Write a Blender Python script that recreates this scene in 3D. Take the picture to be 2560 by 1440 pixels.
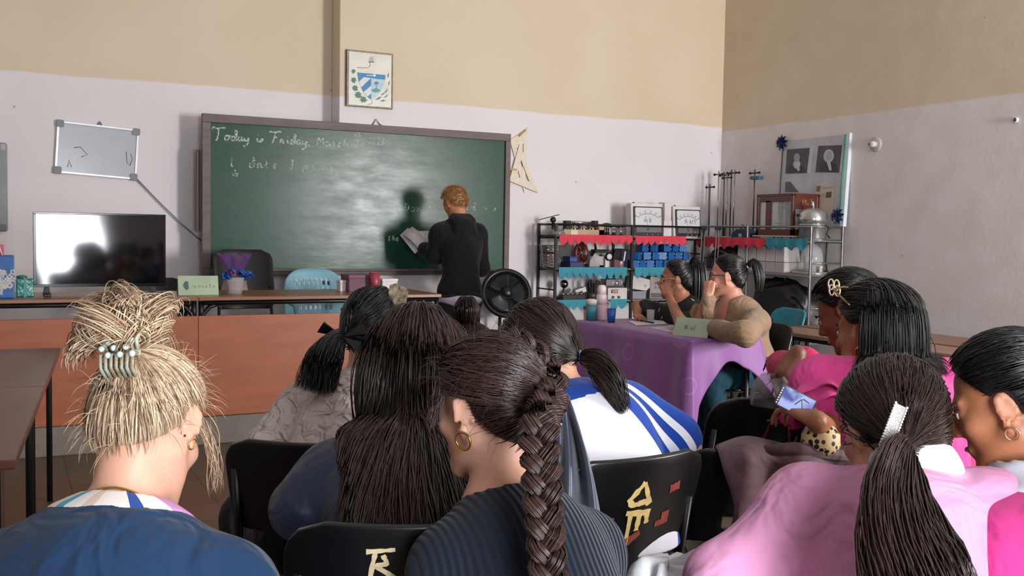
import bpy, bmesh, math, random
import numpy as np
from mathutils import Vector, Matrix

# ---------------------------------------------------------------- scene, camera, light
for o in list(bpy.data.objects):
    bpy.data.objects.remove(o, do_unlink=True)
scene = bpy.context.scene
COL = scene.collection
random.seed(7)
RNG = np.random.default_rng(7)

FPX = 2500.0                      # focal length in pixels of the 2560 px wide frame
CAM_H = 1.30
YAW, PITCH, ROLL = math.radians(27.1), math.radians(3.14), math.radians(0.99)
_r0 = Vector((math.cos(YAW), -math.sin(YAW), 0))
_f = Vector((math.sin(YAW) * math.cos(PITCH), math.cos(YAW) * math.cos(PITCH), -math.sin(PITCH)))
_u0 = _r0.cross(_f)
CR = math.cos(ROLL) * _r0 + math.sin(ROLL) * _u0
CU = -math.sin(ROLL) * _r0 + math.cos(ROLL) * _u0
CAM = Vector((0, 0, CAM_H))
cam_data = bpy.data.cameras.new('camera')
cam_data.sensor_width = 36.0
cam_data.lens = FPX / 2560 * 36.0
cam_data.clip_start = 0.05
cam = bpy.data.objects.new('camera', cam_data)
COL.objects.link(cam)
cam.matrix_world = Matrix((
    (CR.x, CU.x, -_f.x, CAM.x), (CR.y, CU.y, -_f.y, CAM.y), (CR.z, CU.z, -_f.z, CAM.z), (0, 0, 0, 1)))
scene.camera = cam

def ray(px, py):
    return _f + CR * ((px - 1280) / FPX) - CU * ((py - 720) / FPX)
def Pd(px, py, d):                # a point of the room at a known distance in front
    return CAM + ray(px, py) * d
def Py(px, py, y):                # on a wall-parallel plane
    r = ray(px, py); return CAM + r * ((y - CAM.y) / r.y)
def Px(px, py, x):
    r = ray(px, py); return CAM + r * ((x - CAM.x) / r.x)
def Pz(px, py, z):                # on a level surface
    r = ray(px, py); return CAM + r * ((z - CAM.z) / r.z)

def lin(c):
    if isinstance(c, str):
        c = c.lstrip('#'); c = [int(c[i:i + 2], 16) / 255 for i in (0, 2, 4)]
    return tuple((v / 12.92 if v <= 0.04045 else ((v + 0.055) / 1.055) ** 2.4) for v in c)

world = bpy.data.worlds.new('daylight')
scene.world = world
world.use_nodes = True
bg = world.node_tree.nodes['Background']
bg.inputs[0].default_value = (*lin('#dfe8f4'), 1)
bg.inputs[1].default_value = 1.0

def area(name, loc, aim, sx, sy, power, color):
    l = bpy.data.lights.new(name, 'AREA'); l.shape = 'RECTANGLE'; l.size = sx; l.size_y = sy
    l.energy = power; l.color = color
    o = bpy.data.objects.new(name, l); COL.objects.link(o); o.location = loc
    o.rotation_euler = (Vector(aim) - Vector(loc)).to_track_quat('-Z', 'Z').to_euler()
    return o
# daylight in the two openings of the back wall, behind the camera
area('window_back_right_offscreen', (5.6, -1.08, 1.75), (5.2, 5, 1.6), .95, 1.6, 345, (1.0, 0.975, 0.975))
area('door_back_offscreen', (.75, -1.08, 1.2), (2.2, 5, 1.3), .86, 2.2, 125, (0.93, 0.96, 1.0))

vs = scene.view_settings
vs.view_transform = 'Standard'; vs.look = 'None'; vs.exposure = 0.25; vs.gamma = 1.0
vs.use_curve_mapping = False

# ---------------------------------------------------------------- materials
def mat(name, color, rough=0.6, metal=0.0, var=0.08, scale=8.0, bump=0.0, bscale=60.0, spec=0.5,
        alpha=1.0, trans=0.0, emit=None, emit_s=0.0, sheen=0.0, coat=0.0, stretch=None, color2=None):
    m = bpy.data.materials.new(name); m.use_nodes = True
    nt = m.node_tree; N = nt.nodes; L = nt.links
    b = N['Principled BSDF']
    c1 = lin(color)
    c2 = lin(color2) if color2 else tuple(max(0, v * (1 - var * 2)) for v in c1)
    tc = N.new('ShaderNodeTexCoord')
    mp = N.new('ShaderNodeMapping'); L.new(tc.outputs['Object'], mp.inputs[0])
    if stretch: mp.inputs['Scale'].default_value = stretch
    n = N.new('ShaderNodeTexNoise'); n.inputs['Scale'].default_value = scale; n.inputs['Detail'].default_value = 4
    L.new(mp.outputs[0], n.inputs['Vector'])
    r = N.new('ShaderNodeValToRGB')
    r.color_ramp.elements[0].position = 0.3; r.color_ramp.elements[1].position = 0.7
    r.color_ramp.elements[0].color = (*c2, 1); r.color_ramp.elements[1].color = (*c1, 1)
    L.new(n.outputs['Fac'], r.inputs[0]); L.new(r.outputs[0], b.inputs['Base Color'])
    b.inputs['Roughness'].default_value = rough; b.inputs['Metallic'].default_value = metal
    b.inputs['Specular IOR Level'].default_value = spec
    if alpha < 1: b.inputs['Alpha'].default_value = alpha
    if trans: b.inputs['Transmission Weight'].default_value = trans
    if sheen: b.inputs['Sheen Weight'].default_value = sheen
    if coat: b.inputs['Coat Weight'].default_value = coat
    if emit: b.inputs['Emission Color'].default_value = (*lin(emit), 1); b.inputs['Emission Strength'].default_value = emit_s
    if bump:
        n2 = N.new('ShaderNodeTexNoise'); n2.inputs['Scale'].default_value = bscale; n2.inputs['Detail'].default_value = 3
        L.new(mp.outputs[0], n2.inputs['Vector'])
        bp = N.new('ShaderNodeBump'); bp.inputs['Strength'].default_value = bump; bp.inputs['Distance'].default_value = 0.01
        L.new(n2.outputs['Fac'], bp.inputs['Height']); L.new(bp.outputs[0], b.inputs['Normal'])
    return m

_cache = {}
def M(color, rough=0.6, metal=0.0, **k):      # one shared material per look
    key = (color, rough, metal, tuple(sorted(k.items())))
    if key not in _cache:
        _cache[key] = mat('m_' + color.lstrip('#') + '_%d' % len(_cache), color, rough, metal, **k)
    return _cache[key]

# ---------------------------------------------------------------- mesh helpers
class MB:
    """collects simple shapes; build() links them as one mesh object"""
    def __init__(s): s.v = []; s.f = []; s.sm = []
    def add(s, v, f, smooth=False):
        o = len(s.v); s.v += [tuple(p) for p in v]; s.f += [tuple(i + o for i in q) for q in f]
        s.sm += [smooth] * len(f); return s
    def box(s, x0, x1, y0, y1, z0, z1, M_=None):
        v = [(x, y, z) for x in (x0, x1) for y in (y0, y1) for z in (z0, z1)]
        if M_: v = [M_ @ Vector(p) for p in v]
        return s.add(v, [(0, 1, 3, 2), (4, 6, 7, 5), (0, 4, 5, 1), (2, 3, 7, 6), (0, 2, 6, 4), (1, 5, 7, 3)])
    def tube(s, pts, r, n=8, cap=True, r1=None, smooth=True, closed=False):
        pts = [Vector(p) for p in pts]; k = len(pts); v = []; f = []
        rs = [r + ((r1 - r) * i / max(1, k - 1) if r1 is not None else 0) for i in range(k)] if not isinstance(r, (list, tuple)) else r
        up = None
        for i, p in enumerate(pts):
            if closed: t = pts[(i + 1) % k] - pts[i - 1]
            else: t = pts[min(i + 1, k - 1)] - pts[max(i - 1, 0)]
            t = t.normalized() if t.length > 1e-9 else Vector((0, 0, 1))
            if up is None:
                up = Vector((0, 0, 1)) if abs(t.z) < 0.9 else Vector((1, 0, 0))
            a = (up - t * up.dot(t)); a = a.normalized() if a.length > 1e-6 else t.orthogonal().normalized()
            up = a; b = t.cross(a)
            for j in range(n):
                an = 2 * math.pi * j / n
                v.append(p + (a * math.cos(an) + b * math.sin(an)) * rs[i])
        kk = k if closed else k - 1
        for i in range(kk):
            for j in range(n):
                a0 = i * n + j; a1 = i * n + (j + 1) % n; b0 = ((i + 1) % k) * n + j; b1 = ((i + 1) % k) * n + (j + 1) % n
                f.append((a0, a1, b1, b0))
        s.add(v, f, smooth)
        if cap and not closed:
            o = len(s.v) - len(v)
            s.f.append(tuple(o + j for j in reversed(range(n)))); s.sm.append(False)
            s.f.append(tuple(o + (k - 1) * n + j for j in range(n))); s.sm.append(False)
        return s
    def cyl(s, a, b, r, n=16, r1=None): return s.tube([a, b], r, n, True, r1)
    def lathe(s, prof, n=24, c=(0, 0, 0), M_=None):       # prof: list of (radius, height)
        v = []; f = []; k = len(prof)
        for (r, z) in prof:
            for j in range(n):
                an = 2 * math.pi * j / n
                p = Vector((c[0] + r * math.cos(an), c[1] + r * math.sin(an), c[2] + z)); v.append(M_ @ p if M_ else p)
        for i in range(k - 1):
            for j in range(n):
                f.append((i * n + j, i * n + (j + 1) % n, (i + 1) * n + (j + 1) % n, (i + 1) * n + j))
        s.add(v, f, True)
        o = len(s.v) - len(v)
        if prof[0][0] > 1e-4: s.f.append(tuple(o + j for j in reversed(range(n)))); s.sm.append(False)
        if prof[-1][0] > 1e-4: s.f.append(tuple(o + (k - 1) * n + j for j in range(n))); s.sm.append(False)
        return s
    def ball(s, c, r, n=12, m=8, M_=None):
        rr = r if isinstance(r, (tuple, list)) else (r, r, r)
        v = []; f = []
        for i in range(m + 1):
            th = math.pi * i / m
            for j in range(n):
                an = 2 * math.pi * j / n
                p = Vector((rr[0] * math.sin(th) * math.cos(an), rr[1] * math.sin(th) * math.sin(an), rr[2] * math.cos(th)))
                v.append((M_ @ p if M_ else p) + Vector(c))
        for i in range(m):
            for j in range(n):
                f.append((i * n + j, (i + 1) * n + j, (i + 1) * n + (j + 1) % n, i * n + (j + 1) % n))
        return s.add(v, f, True)
    def prism(s, poly, t0, t1, fn=None):       # polygon in (u,w) extruded along v from t0 to t1 ; default u=x, w=z, v=y
        fn = fn or (lambda u, t, w: (u, t, w))
        k = len(poly)
        v = [fn(u, t0, w) for u, w in poly] + [fn(u, t1, w) for u, w in poly]
        f = [tuple(range(k)), tuple(reversed(range(k, 2 * k)))] + [(i, k + i, k + (i + 1) % k, (i + 1) % k) for i in range(k)]
        return s.add(v, f)
    def grid(s, fn, nu, nv, smooth=True, closed_u=False):
        v = [fn(i / (nu if closed_u else nu - 1), j / (nv - 1)) for j in range(nv) for i in range(nu)]
        f = []
        for j in range(nv - 1):
            for i in range(nu if closed_u else nu - 1):
                i2 = (i + 1) % nu
                f.append((j * nu + i, j * nu + i2, (j + 1) * nu + i2, (j + 1) * nu + i))
        return s.add(v, f, smooth)
    def build(s, name, m, parent=None, bevel=0.0, solid=0.0, loc=None, seg=2):
        me = bpy.data.meshes.new(name)
        me.from_pydata([tuple(p) for p in s.v], [], s.f)
        me.polygons.foreach_set('use_smooth', s.sm)
        bm = bmesh.new(); bm.from_mesh(me); bmesh.ops.recalc_face_normals(bm, faces=bm.faces); bm.to_mesh(me); bm.free()
        if m: me.materials.append(m)
        o = bpy.data.objects.new(name, me); COL.objects.link(o)
        if parent: o.parent = parent
        if loc is not None: o.location = loc
        if solid:
            md = o.modifiers.new('thickness', 'SOLIDIFY'); md.thickness = solid; md.offset = 0
        if bevel:
            md = o.modifiers.new('edge', 'BEVEL'); md.width = bevel; md.segments = seg; md.limit_method = 'ANGLE'
            md.angle_limit = math.radians(40)
        return o

def tag(o, label, cat, group=None):
    o['label'] = label; o['category'] = cat
    if group: o['group'] = group
    return o
def thing(name, label, cat, loc=(0, 0, 0), rotz=0.0, group=None, rot=None):
    o = bpy.data.objects.new(name, None); COL.objects.link(o)
    o.empty_display_size = 0.05
    o.location = loc; o.rotation_euler = rot if rot else (0, 0, rotz)
    return tag(o, label, cat, group)
def struct(name, mb, m, parent=None, **k):
    o = mb.build(name, m, parent, **k)
    if not parent: o['kind'] = 'structure'
    return o
def dup(root, loc, rotz, label=None, group=None):
    r = root.copy(); COL.objects.link(r); r.location = loc; r.rotation_euler = (0, 0, rotz)
    if label: r['label'] = label
    if group: r['group'] = group
    for ch in list(root.children):
        c = ch.copy(); COL.objects.link(c); c.parent = r
        for g in list(ch.children):
            d = g.copy(); COL.objects.link(d); d.parent = c
    return r
def arc(c, r, a0, a1, n, fn):
    return [fn(c[0] + r * math.cos(a0 + (a1 - a0) * i / n), c[1] + r * math.sin(a0 + (a1 - a0) * i / n)) for i in range(n + 1)]
def rrect(x0, x1, z0, z1, r, n=5):
    p = []
    for cx, cz, a in ((x1 - r, z1 - r, 0), (x0 + r, z1 - r, 90), (x0 + r, z0 + r, 180), (x1 - r, z0 + r, 270)):
        for i in range(n + 1):
            an = math.radians(a + 90 * i / n); p.append((cx + r * math.cos(an), cz + r * math.sin(an)))
    return p
# ---------------------------------------------------------------- the room
W = 7.67        # face of the front wall (right part); the left part is set back
WL = 7.88
XR = 6.15       # right wall
STEP = 2.375
XL, YB, CEIL = -3.5, -1.0, 4.3

def wall_material(name, split, stain=None, w1='#d8d3d6', w2='#e2dde0', o1='#cfbfa6', o2='#d8cab4'):
    """white below, ochre above a hand painted line; wear marks and faint damp stains"""
    m = bpy.data.materials.new(name); m.use_nodes = True
    nt = m.node_tree; N = nt.nodes; L = nt.links; b = N['Principled BSDF']
    geo = N.new('ShaderNodeNewGeometry'); sep = N.new('ShaderNodeSeparateXYZ'); L.new(geo.outputs['Position'], sep.inputs[0])
    n1 = N.new('ShaderNodeTexNoise'); n1.inputs['Scale'].default_value = 2.2; n1.inputs['Detail'].default_value = 6
    L.new(geo.outputs['Position'], n1.inputs['Vector'])
    ad = N.new('ShaderNodeMath'); ad.operation = 'MULTIPLY_ADD'; L.new(n1.outputs['Fac'], ad.inputs[0])
    ad.inputs[1].default_value = 0.05; L.new(sep.outputs['Z'], ad.inputs[2])
    gt = N.new('ShaderNodeMapRange'); L.new(ad.outputs[0], gt.inputs['Value'])
    gt.inputs['From Min'].default_value = split + 0.018; gt.inputs['From Max'].default_value = split + 0.032
    n2 = N.new('ShaderNodeTexNoise'); n2.inputs['Scale'].default_value = 1.1; n2.inputs['Detail'].default_value = 5
    L.new(geo.outputs['Position'], n2.inputs['Vector'])
    def ramp(c1, c2):
        r = N.new('ShaderNodeValToRGB'); r.color_ramp.elements[0].position = .3; r.color_ramp.elements[1].position = .75
        r.color_ramp.elements[0].color = (*lin(c1), 1); r.color_ramp.elements[1].color = (*lin(c2), 1)
        L.new(n2.outputs['Fac'], r.inputs[0]); return r
    wh = ramp(w1, w2); oc = ramp(o1, o2)
    mx = N.new('ShaderNodeMix'); mx.data_type = 'RGBA'
    L.new(gt.outputs[0], mx.inputs['Factor']); L.new(wh.outputs[0], mx.inputs['A']); L.new(oc.outputs[0], mx.inputs['B'])
    out = mx.outputs['Result']
    if stain:            # (x, y, z) centre of a damp stain low on the plaster
        vm = N.new('ShaderNodeVectorMath'); vm.operation = 'SUBTRACT'; L.new(geo.outputs['Position'], vm.inputs[0]); vm.inputs[1].default_value = stain
        vs_ = N.new('ShaderNodeVectorMath'); vs_.operation = 'MULTIPLY'; L.new(vm.outputs[0], vs_.inputs[0]); vs_.inputs[1].default_value = (1.0, 0.9, 1.8)
        ln = N.new('ShaderNodeVectorMath'); ln.operation = 'LENGTH'; L.new(vs_.outputs[0], ln.inputs[0])
        n4 = N.new('ShaderNodeTexNoise'); n4.inputs['Scale'].default_value = 5; n4.inputs['Detail'].default_value = 6
        L.new(geo.outputs['Position'], n4.inputs['Vector'])
        s2 = N.new('ShaderNodeMath'); s2.operation = 'MULTIPLY_ADD'; L.new(n4.outputs['Fac'], s2.inputs[0]); s2.inputs[1].default_value = 0.7; L.new(ln.outputs[0], s2.inputs[2])
        mr = N.new('ShaderNodeMapRange'); L.new(s2.outputs[0], mr.inputs['Value'])
        mr.inputs['From Min'].default_value = 1.15; mr.inputs['From Max'].default_value = 0.5; mr.inputs['To Max'].default_value = 0.5
        m3 = N.new('ShaderNodeMix'); m3.data_type = 'RGBA'; L.new(mr.outputs[0], m3.inputs['Factor']); L.new(out, m3.inputs['A'])
        m3.inputs['B'].default_value = (*lin('#b59f86'), 1); out = m3.outputs['Result']
    # specks and knocks
    vo = N.new('ShaderNodeTexVoronoi'); vo.inputs['Scale'].default_value = 2.6; L.new(geo.outputs['Position'], vo.inputs['Vector'])
    sp = N.new('ShaderNodeMapRange'); L.new(vo.outputs['Distance'], sp.inputs['Value'])
    sp.inputs['From Min'].default_value = 0.028; sp.inputs['From Max'].default_value = 0.02; sp.inputs['To Max'].default_value = 0.6
    m2 = N.new('ShaderNodeMix'); m2.data_type = 'RGBA'; L.new(sp.outputs[0], m2.inputs['Factor']); L.new(out, m2.inputs['A'])
    m2.inputs['B'].default_value = (*lin('#8d857c'), 1)
    L.new(m2.outputs['Result'], b.inputs['Base Color']); b.inputs['Roughness'].default_value = 0.62
    b.inputs['Specular IOR Level'].default_value = 0.25
    n3 = N.new('ShaderNodeTexNoise'); n3.inputs['Scale'].default_value = 35; n3.inputs['Detail'].default_value = 4
    L.new(geo.outputs['Position'], n3.inputs['Vector'])
    bp = N.new('ShaderNodeBump'); bp.inputs['Strength'].default_value = 0.12; bp.inputs['Distance'].default_value = 0.01
    L.new(n3.outputs['Fac'], bp.inputs['Height']); L.new(bp.outputs[0], b.inputs['Normal'])
    return m
wm_front = wall_material('plaster_front', 2.345)
wm_left = wall_material('plaster_front_recess', 2.37)
wm_right = wall_material('plaster_right', 2.305, stain=(6.15, 5.3, 0.75))
wm_plain = wall_material('plaster_rear', 2.35)

def floor_material():
    m = bpy.data.materials.new('worn_tile_floor'); m.use_nodes = True
    nt = m.node_tree; N = nt.nodes; L = nt.links; b = N['Principled BSDF']
    geo = N.new('ShaderNodeNewGeometry')
    br = N.new('ShaderNodeTexBrick'); br.offset = 0; br.inputs['Scale'].default_value = 1
    br.inputs['Brick Width'].default_value = .3; br.inputs['Row Height'].default_value = .3; br.inputs['Mortar Size'].default_value = .003
    br.inputs['Color1'].default_value = (*lin('#6b5c4c'), 1); br.inputs['Color2'].default_value = (*lin('#615343'), 1); br.inputs['Mortar'].default_value = (*lin('#41372e'), 1)
    L.new(geo.outputs['Position'], br.inputs['Vector'])
    n = N.new('ShaderNodeTexNoise'); n.inputs['Scale'].default_value = 3; n.inputs['Detail'].default_value = 8; L.new(geo.outputs['Position'], n.inputs['Vector'])
    n5 = N.new('ShaderNodeTexNoise'); n5.inputs['Scale'].default_value = 40; n5.inputs['Detail'].default_value = 5; L.new(geo.outputs['Position'], n5.inputs['Vector'])
    mr = N.new('ShaderNodeMapRange'); L.new(n5.outputs['Fac'], mr.inputs['Value']); mr.inputs['From Min'].default_value = .66; mr.inputs['From Max'].default_value = .72; mr.inputs['To Max'].default_value = .35
    mx = N.new('ShaderNodeMix'); mx.data_type = 'RGBA'; mx.blend_type = 'MULTIPLY'; mx.inputs['Factor'].default_value = .5
    L.new(br.outputs['Color'], mx.inputs['A']); L.new(n.outputs['Color'], mx.inputs['B'])
    m2 = N.new('ShaderNodeMix'); m2.data_type = 'RGBA'; L.new(mr.outputs[0], m2.inputs['Factor']); L.new(mx.outputs['Result'], m2.inputs['A']); m2.inputs['B'].default_value = (*lin('#a99f92'), 1)
    L.new(m2.outputs['Result'], b.inputs['Base Color']); b.inputs['Roughness'].default_value = .38
    return m
struct('floor', MB().box(XL - .2, XR + .2, YB - .2, WL + .2, -.1, 0), floor_material())
struct('ceiling', MB().box(XL - .2, XR + .2, YB - .2, WL + .2, CEIL, CEIL + .1), mat('ceiling_paint', '#e4e4e6', .8, var=.03))
wall_front = struct('wall_front', MB().box(STEP, XR + .2, W, WL + .2, 0, CEIL), wm_front, bevel=.008)
struct('wall_front_recess', MB().box(XL - .2, STEP - .001, WL, WL + .2, 0, CEIL), wm_left)
struct('wall_right', MB().box(XR, XR + .2, YB - .2, W, 0, CEIL), wm_right)
lw = MB(); lw.box(XL - .2, XL, YB - .2, WL, 0, CEIL)
struct('wall_left', lw, wm_plain)
bw = MB(); y0, y1 = YB - .2, YB
bw.box(XL - .2, .3, y0, y1, 0, CEIL); bw.box(.3, 1.2, y0, y1, 2.35, CEIL); bw.box(1.2, 5.1, y0, y1, 0, CEIL)
bw.box(5.1, 6.1, y0, y1, 0, .9); bw.box(5.1, 6.1, y0, y1, 2.6, CEIL); bw.box(6.1, XR + .2, y0, y1, 0, CEIL)
struct('wall_back', bw, wm_plain)
# white wainscot panels low on the front wall
for i in range(4):
    x = 2.72 + i * .42
    MB().box(x, x + .412, -.012, 0, .02, .60).build('panel', M('#d9d6d8', .4), wall_front, bevel=.003, loc=(0, W, 0))

# raised platform under the front tables
struct('podium', MB().box(-1.6, 2.62, 6.12, WL, 0, .168), mat('podium_concrete', '#7d766d', .7, var=.12, scale=5, bump=.2), bevel=.006)

# ---------------------------------------------------------------- chalkboard
WOOD_FRAME = mat('board_frame_wood', '#6f6260', .55, var=.15, scale=4, stretch=(1, 1, 6), bump=.15)
def board_material():
    m = bpy.data.materials.new('green_chalkboard'); m.use_nodes = True
    nt = m.node_tree; N = nt.nodes; L = nt.links; b = N['Principled BSDF']
    tc = N.new('ShaderNodeTexCoord'); mp = N.new('ShaderNodeMapping'); L.new(tc.outputs['Object'], mp.inputs[0])
    mp.inputs['Scale'].default_value = (1.3, 1, 4)
    n = N.new('ShaderNodeTexNoise'); n.inputs['Scale'].default_value = 2.6; n.inputs['Detail'].default_value = 7; n.inputs['Roughness'].default_value = .62
    L.new(mp.outputs[0], n.inputs['Vector'])
    r = N.new('ShaderNodeValToRGB'); e = r.color_ramp.elements
    e[0].position = .32; e[0].color = (*lin('#1a4034'), 1); e[1].position = .76; e[1].color = (*lin('#325849'), 1)
    L.new(n.outputs['Fac'], r.inputs[0]); L.new(r.outputs[0], b.inputs['Base Color'])
    rr = N.new('ShaderNodeMapRange'); L.new(n.outputs['Fac'], rr.inputs['Value']); rr.inputs['From Min'].default_value = .3; rr.inputs['From Max'].default_value = .7
    rr.inputs['To Min'].default_value = .33; rr.inputs['To Max'].default_value = .22
    L.new(rr.outputs[0], b.inputs['Roughness'])
    n2 = N.new('ShaderNodeTexNoise'); n2.inputs['Scale'].default_value = 9; n2.inputs['Detail'].default_value = 5; L.new(mp.outputs[0], n2.inputs['Vector'])
    bp = N.new('ShaderNodeBump'); bp.inputs['Strength'].default_value = .035; bp.inputs['Distance'].default_value = .01
    L.new(n2.outputs['Fac'], bp.inputs['Height']); L.new(bp.outputs[0], b.inputs['Normal'])
    b.inputs['Specular IOR Level'].default_value = .30
    return m
BX0, BX1, BZ0, BZ1 = 1.325, 3.868, .945, 2.14
board = thing('chalkboard', 'large green chalkboard in a brown wooden frame with chalk handwriting', 'chalkboard', (BX0, W - .002, BZ0))
bw_, bh_ = BX1 - BX0, BZ1 - BZ0
MB().box(.02, bw_ - .02, -.022, -.004, .02, bh_ - .02).build('panel', board_material(), board)
fr = .062
for nm, a in (('frame_rail', (0, bw_, bh_ - fr, bh_)), ('frame_rail', (0, bw_, 0, fr * .8)),
              ('frame_stile', (0, fr, fr * .8, bh_ - fr)), ('frame_stile', (bw_ - fr * .75, bw_, fr * .8, bh_ - fr))):
    MB().box(a[0], a[1], -.045, 0, a[2], a[3]).build(nm, WOOD_FRAME, board, bevel=.004)
MB().box(.1, bw_ - .1, -.085, -.045, .035, .05).build('chalk_tray', WOOD_FRAME, board, bevel=.003)
MB().box(-.035, -.004, .0, .02, .33, .93).build('side_bar', M('#5a4a45', .6), board, bevel=.003)
hk = MB(); hk.tube([(1.32, -.01, bh_), (1.35, -.012, bh_ + .05), (1.375, -.012, bh_ + .015), (1.40, -.01, bh_)], .004, 6)
hk.build('hanger', M('#6d6a68', .4, .6), board)

# chalk handwriting: little pen strokes per letter, in a unit box (x right, y up)
G = {
 'T': [[(-.25, .92), (-.35, 1.05), (-.15, 1.15), (.1, .98), (.5, 1.12), (.75, 1.12), (.7, 1.0)], [(.25, 1.05), (.22, .5), (.2, .02), (.05, .0)]],
 'F': [[(-.2, .92), (-.25, 1.05), (.1, .98), (.7, 1.1), (.8, 1.0)], [(.3, 1.02), (.2, .3), (.05, -.02)], [(.1, .5), (.5, .55)]],
 'o': [[(.4, .45), (.1, .45), (.05, .1), (.3, .0), (.45, .25), (.4, .45), (.6, .4)]],
 'd': [[(.4, .4), (.1, .4), (.08, .05), (.3, .02), (.42, .4)], [(.42, .4), (.3, .95), (.5, .9), (.45, .05), (.6, .1)]],
 'a': [[(.4, .4), (.1, .4), (.05, .08), (.3, .02), (.42, .4), (.42, .05), (.6, .12)]],
 'y': [[(0, .4), (.08, .08), (.3, .08), (.42, .4)], [(.42, .4), (.4, -.2), (.1, -.45), (.05, -.3)]],
 'i': [[(.1, .4), (.1, .05), (.3, .1)], [(.12, .62), (.14, .66)]],
 's': [[(.0, .1), (.25, .42), (.3, .15), (.1, .02), (0, .08)]],
 'r': [[(0, .05), (.08, .4), (.25, .38), (.25, .06), (.42, .1)]],
 'M': [[(0, 0), (.1, .9), (.3, .3), (.5, .92), (.6, 0)]],
 'c': [[(.35, .38), (.1, .38), (.05, .06), (.4, .05)]],
 'h': [[(.05, 0), (.1, .9), (.05, .2), (.25, .42), (.35, .3), (.35, 0)]],
 '2': [[(0, .7), (.2, .85), (.35, .65), (0, .05), (.4, .05)]],
 '1': [[(.1, .65), (.2, .85), (.2, .02)]],
 '0': [[(.2, .8), (.0, .4), (.2, .02), (.4, .4), (.2, .8)]],
 '5': [[(.4, .8), (.1, .8), (.05, .45), (.35, .45), (.3, .05), (0, .05)]],
 't': [[(.15, .8), (.12, .1), (.3, .02)], [(0, .5), (.32, .52)]],
 ',': [[(.1, .08), (.05, -.15)]], '.': [[(.08, .02), (.11, .05)]], '=': [[(0, .3), (.35, .32)], [(0, .12), (.35, .14)]],
 'L': [[(.1, .9), (.05, .05), (.4, .03)]], 'I': [[(.05, .8), (.35, .85)], [(.2, .82), (.18, 0)], [(0, .0), (.35, .02)]],
 'l': [[(.0, .1), (.25, .9), (.1, .85), (.12, .05), (.3, .05)]],
 'e': [[(.05, .2), (.35, .3), (.25, .45), (.05, .3), (.1, .04), (.4, .08)]],
 'p': [[(.08, .45), (.05, -.45)], [(.08, .4), (.35, .42), (.35, .1), (.08, .1)]],
 'f': [[(.4, .75), (.2, .8), (.12, -.45), (.3, -.3), (.05, .25), (.4, .28)]],
 'n': [[(.02, 0), (.05, .42), (.3, .4), (.32, 0), (.45, .08)]],
 'b': [[(.05, .9), (.05, .05), (.35, .05), (.35, .35), (.05, .35)]],
 'u': [[(.02, .4), (.05, .05), (.3, .05), (.35, .4), (.36, .05), (.48, .1)]],
 'D': [[(.1, .85), (.08, 0), (.5, .2), (.45, .75), (.02, .85)]], 'K': [[(.05, .85), (.05, 0)], [(.4, .8), (.05, .4), (.45, 0)]],
}
def chalk_mat(name, dens):
    m = bpy.data.materials.new(name); m.use_nodes = True
    nt = m.node_tree; N = nt.nodes; L = nt.links; b = N['Principled BSDF']
    b.inputs['Base Color'].default_value = (*lin('#b9c4bb'), 1); b.inputs['Roughness'].default_value = .9
    tc = N.new('ShaderNodeTexCoord'); n = N.new('ShaderNodeTexNoise'); n.inputs['Scale'].default_value = 95; n.inputs['Detail'].default_value = 2
    L.new(tc.outputs['Object'], n.inputs['Vector'])
    r = N.new('ShaderNodeMapRange'); L.new(n.outputs['Fac'], r.inputs['Value']); r.inputs['From Min'].default_value = .62 - dens * .3; r.inputs['From Max'].default_value = .72 - dens * .3
    r.inputs['To Max'].default_value = .9
    L.new(r.outputs[0], b.inputs['Alpha'])
    return m
chalkA, chalkB = chalk_mat('chalk_bold', .75), chalk_mat('chalk_faint', .42)
def write(text, x, z, h, m, adv=.62, slope=0.0, parent=board, y=-.0235, r=.006, name='chalk_writing'):
    mb = MB(); cx = x; cz = z
    for chh in text:
        if chh == ' ': cx += h * .5; continue
        sm = chh == '^'
        for st in G.get(chh, []):
            pts = []
            for i in range(len(st) - 1):
                for k in range(3):
                    t = k / 3; pts.append((st[i][0] * (1 - t) + st[i + 1][0] * t, st[i][1] * (1 - t) + st[i + 1][1] * t))
            pts.append(st[-1])
            q = []
            for i, p in enumerate(pts):                    # soften corners
                a = pts[max(0, i - 1)]; b2 = pts[min(len(pts) - 1, i + 1)]
                q.append(((a[0] + p[0] * 2 + b2[0]) / 4, (a[1] + p[1] * 2 + b2[1]) / 4))
            P3 = [(cx + (u + w * .12) * h, y, cz + w * h + slope * (cx - x + u * h)) for u, w in q]
            mb.tube(P3, r, 4, smooth=False)
        cx += h * adv * (1.35 if chh in 'TFM' else 0.55 if chh in 'il1,.' else 1)
    # flatten on the board
    mb.v = [(a, y + (b2 - y) * .15, c) for a, b2, c in mb.v]
    o = mb.build(name, m, parent); o['kind'] = 'stuff'; return o
def bl(px, py):
    p = Py(px, py, W - .025); return p.x - BX0, p.z - BZ0
a = bl(537, 350); write('Today is Friday, March 21', a[0], a[1] - .0, .084, chalkA, .575)
a = bl(886, 352); write('th', a[0], a[1] + .03, .045, chalkA, .6)
a = bl(905, 360); write(', 2025', a[0], a[1], .06, chalkB, .6)
a = bl(575, 410); write('L. date. I proof, but', a[0], a[1] - .02, .085, chalkB, .7)
a = bl(578, 440); write('de', a[0], a[1], .05, chalkB, .6)
a = bl(990, 528); write('i Don K', a[0], a[1], .075, chalkB, .75)
a = bl(1165, 525); write('cd  = s', a[0], a[1], .07, chalkB, .7)
a = bl(970, 602); write('the', a[0], a[1], .055, chalkA, .6)

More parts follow.
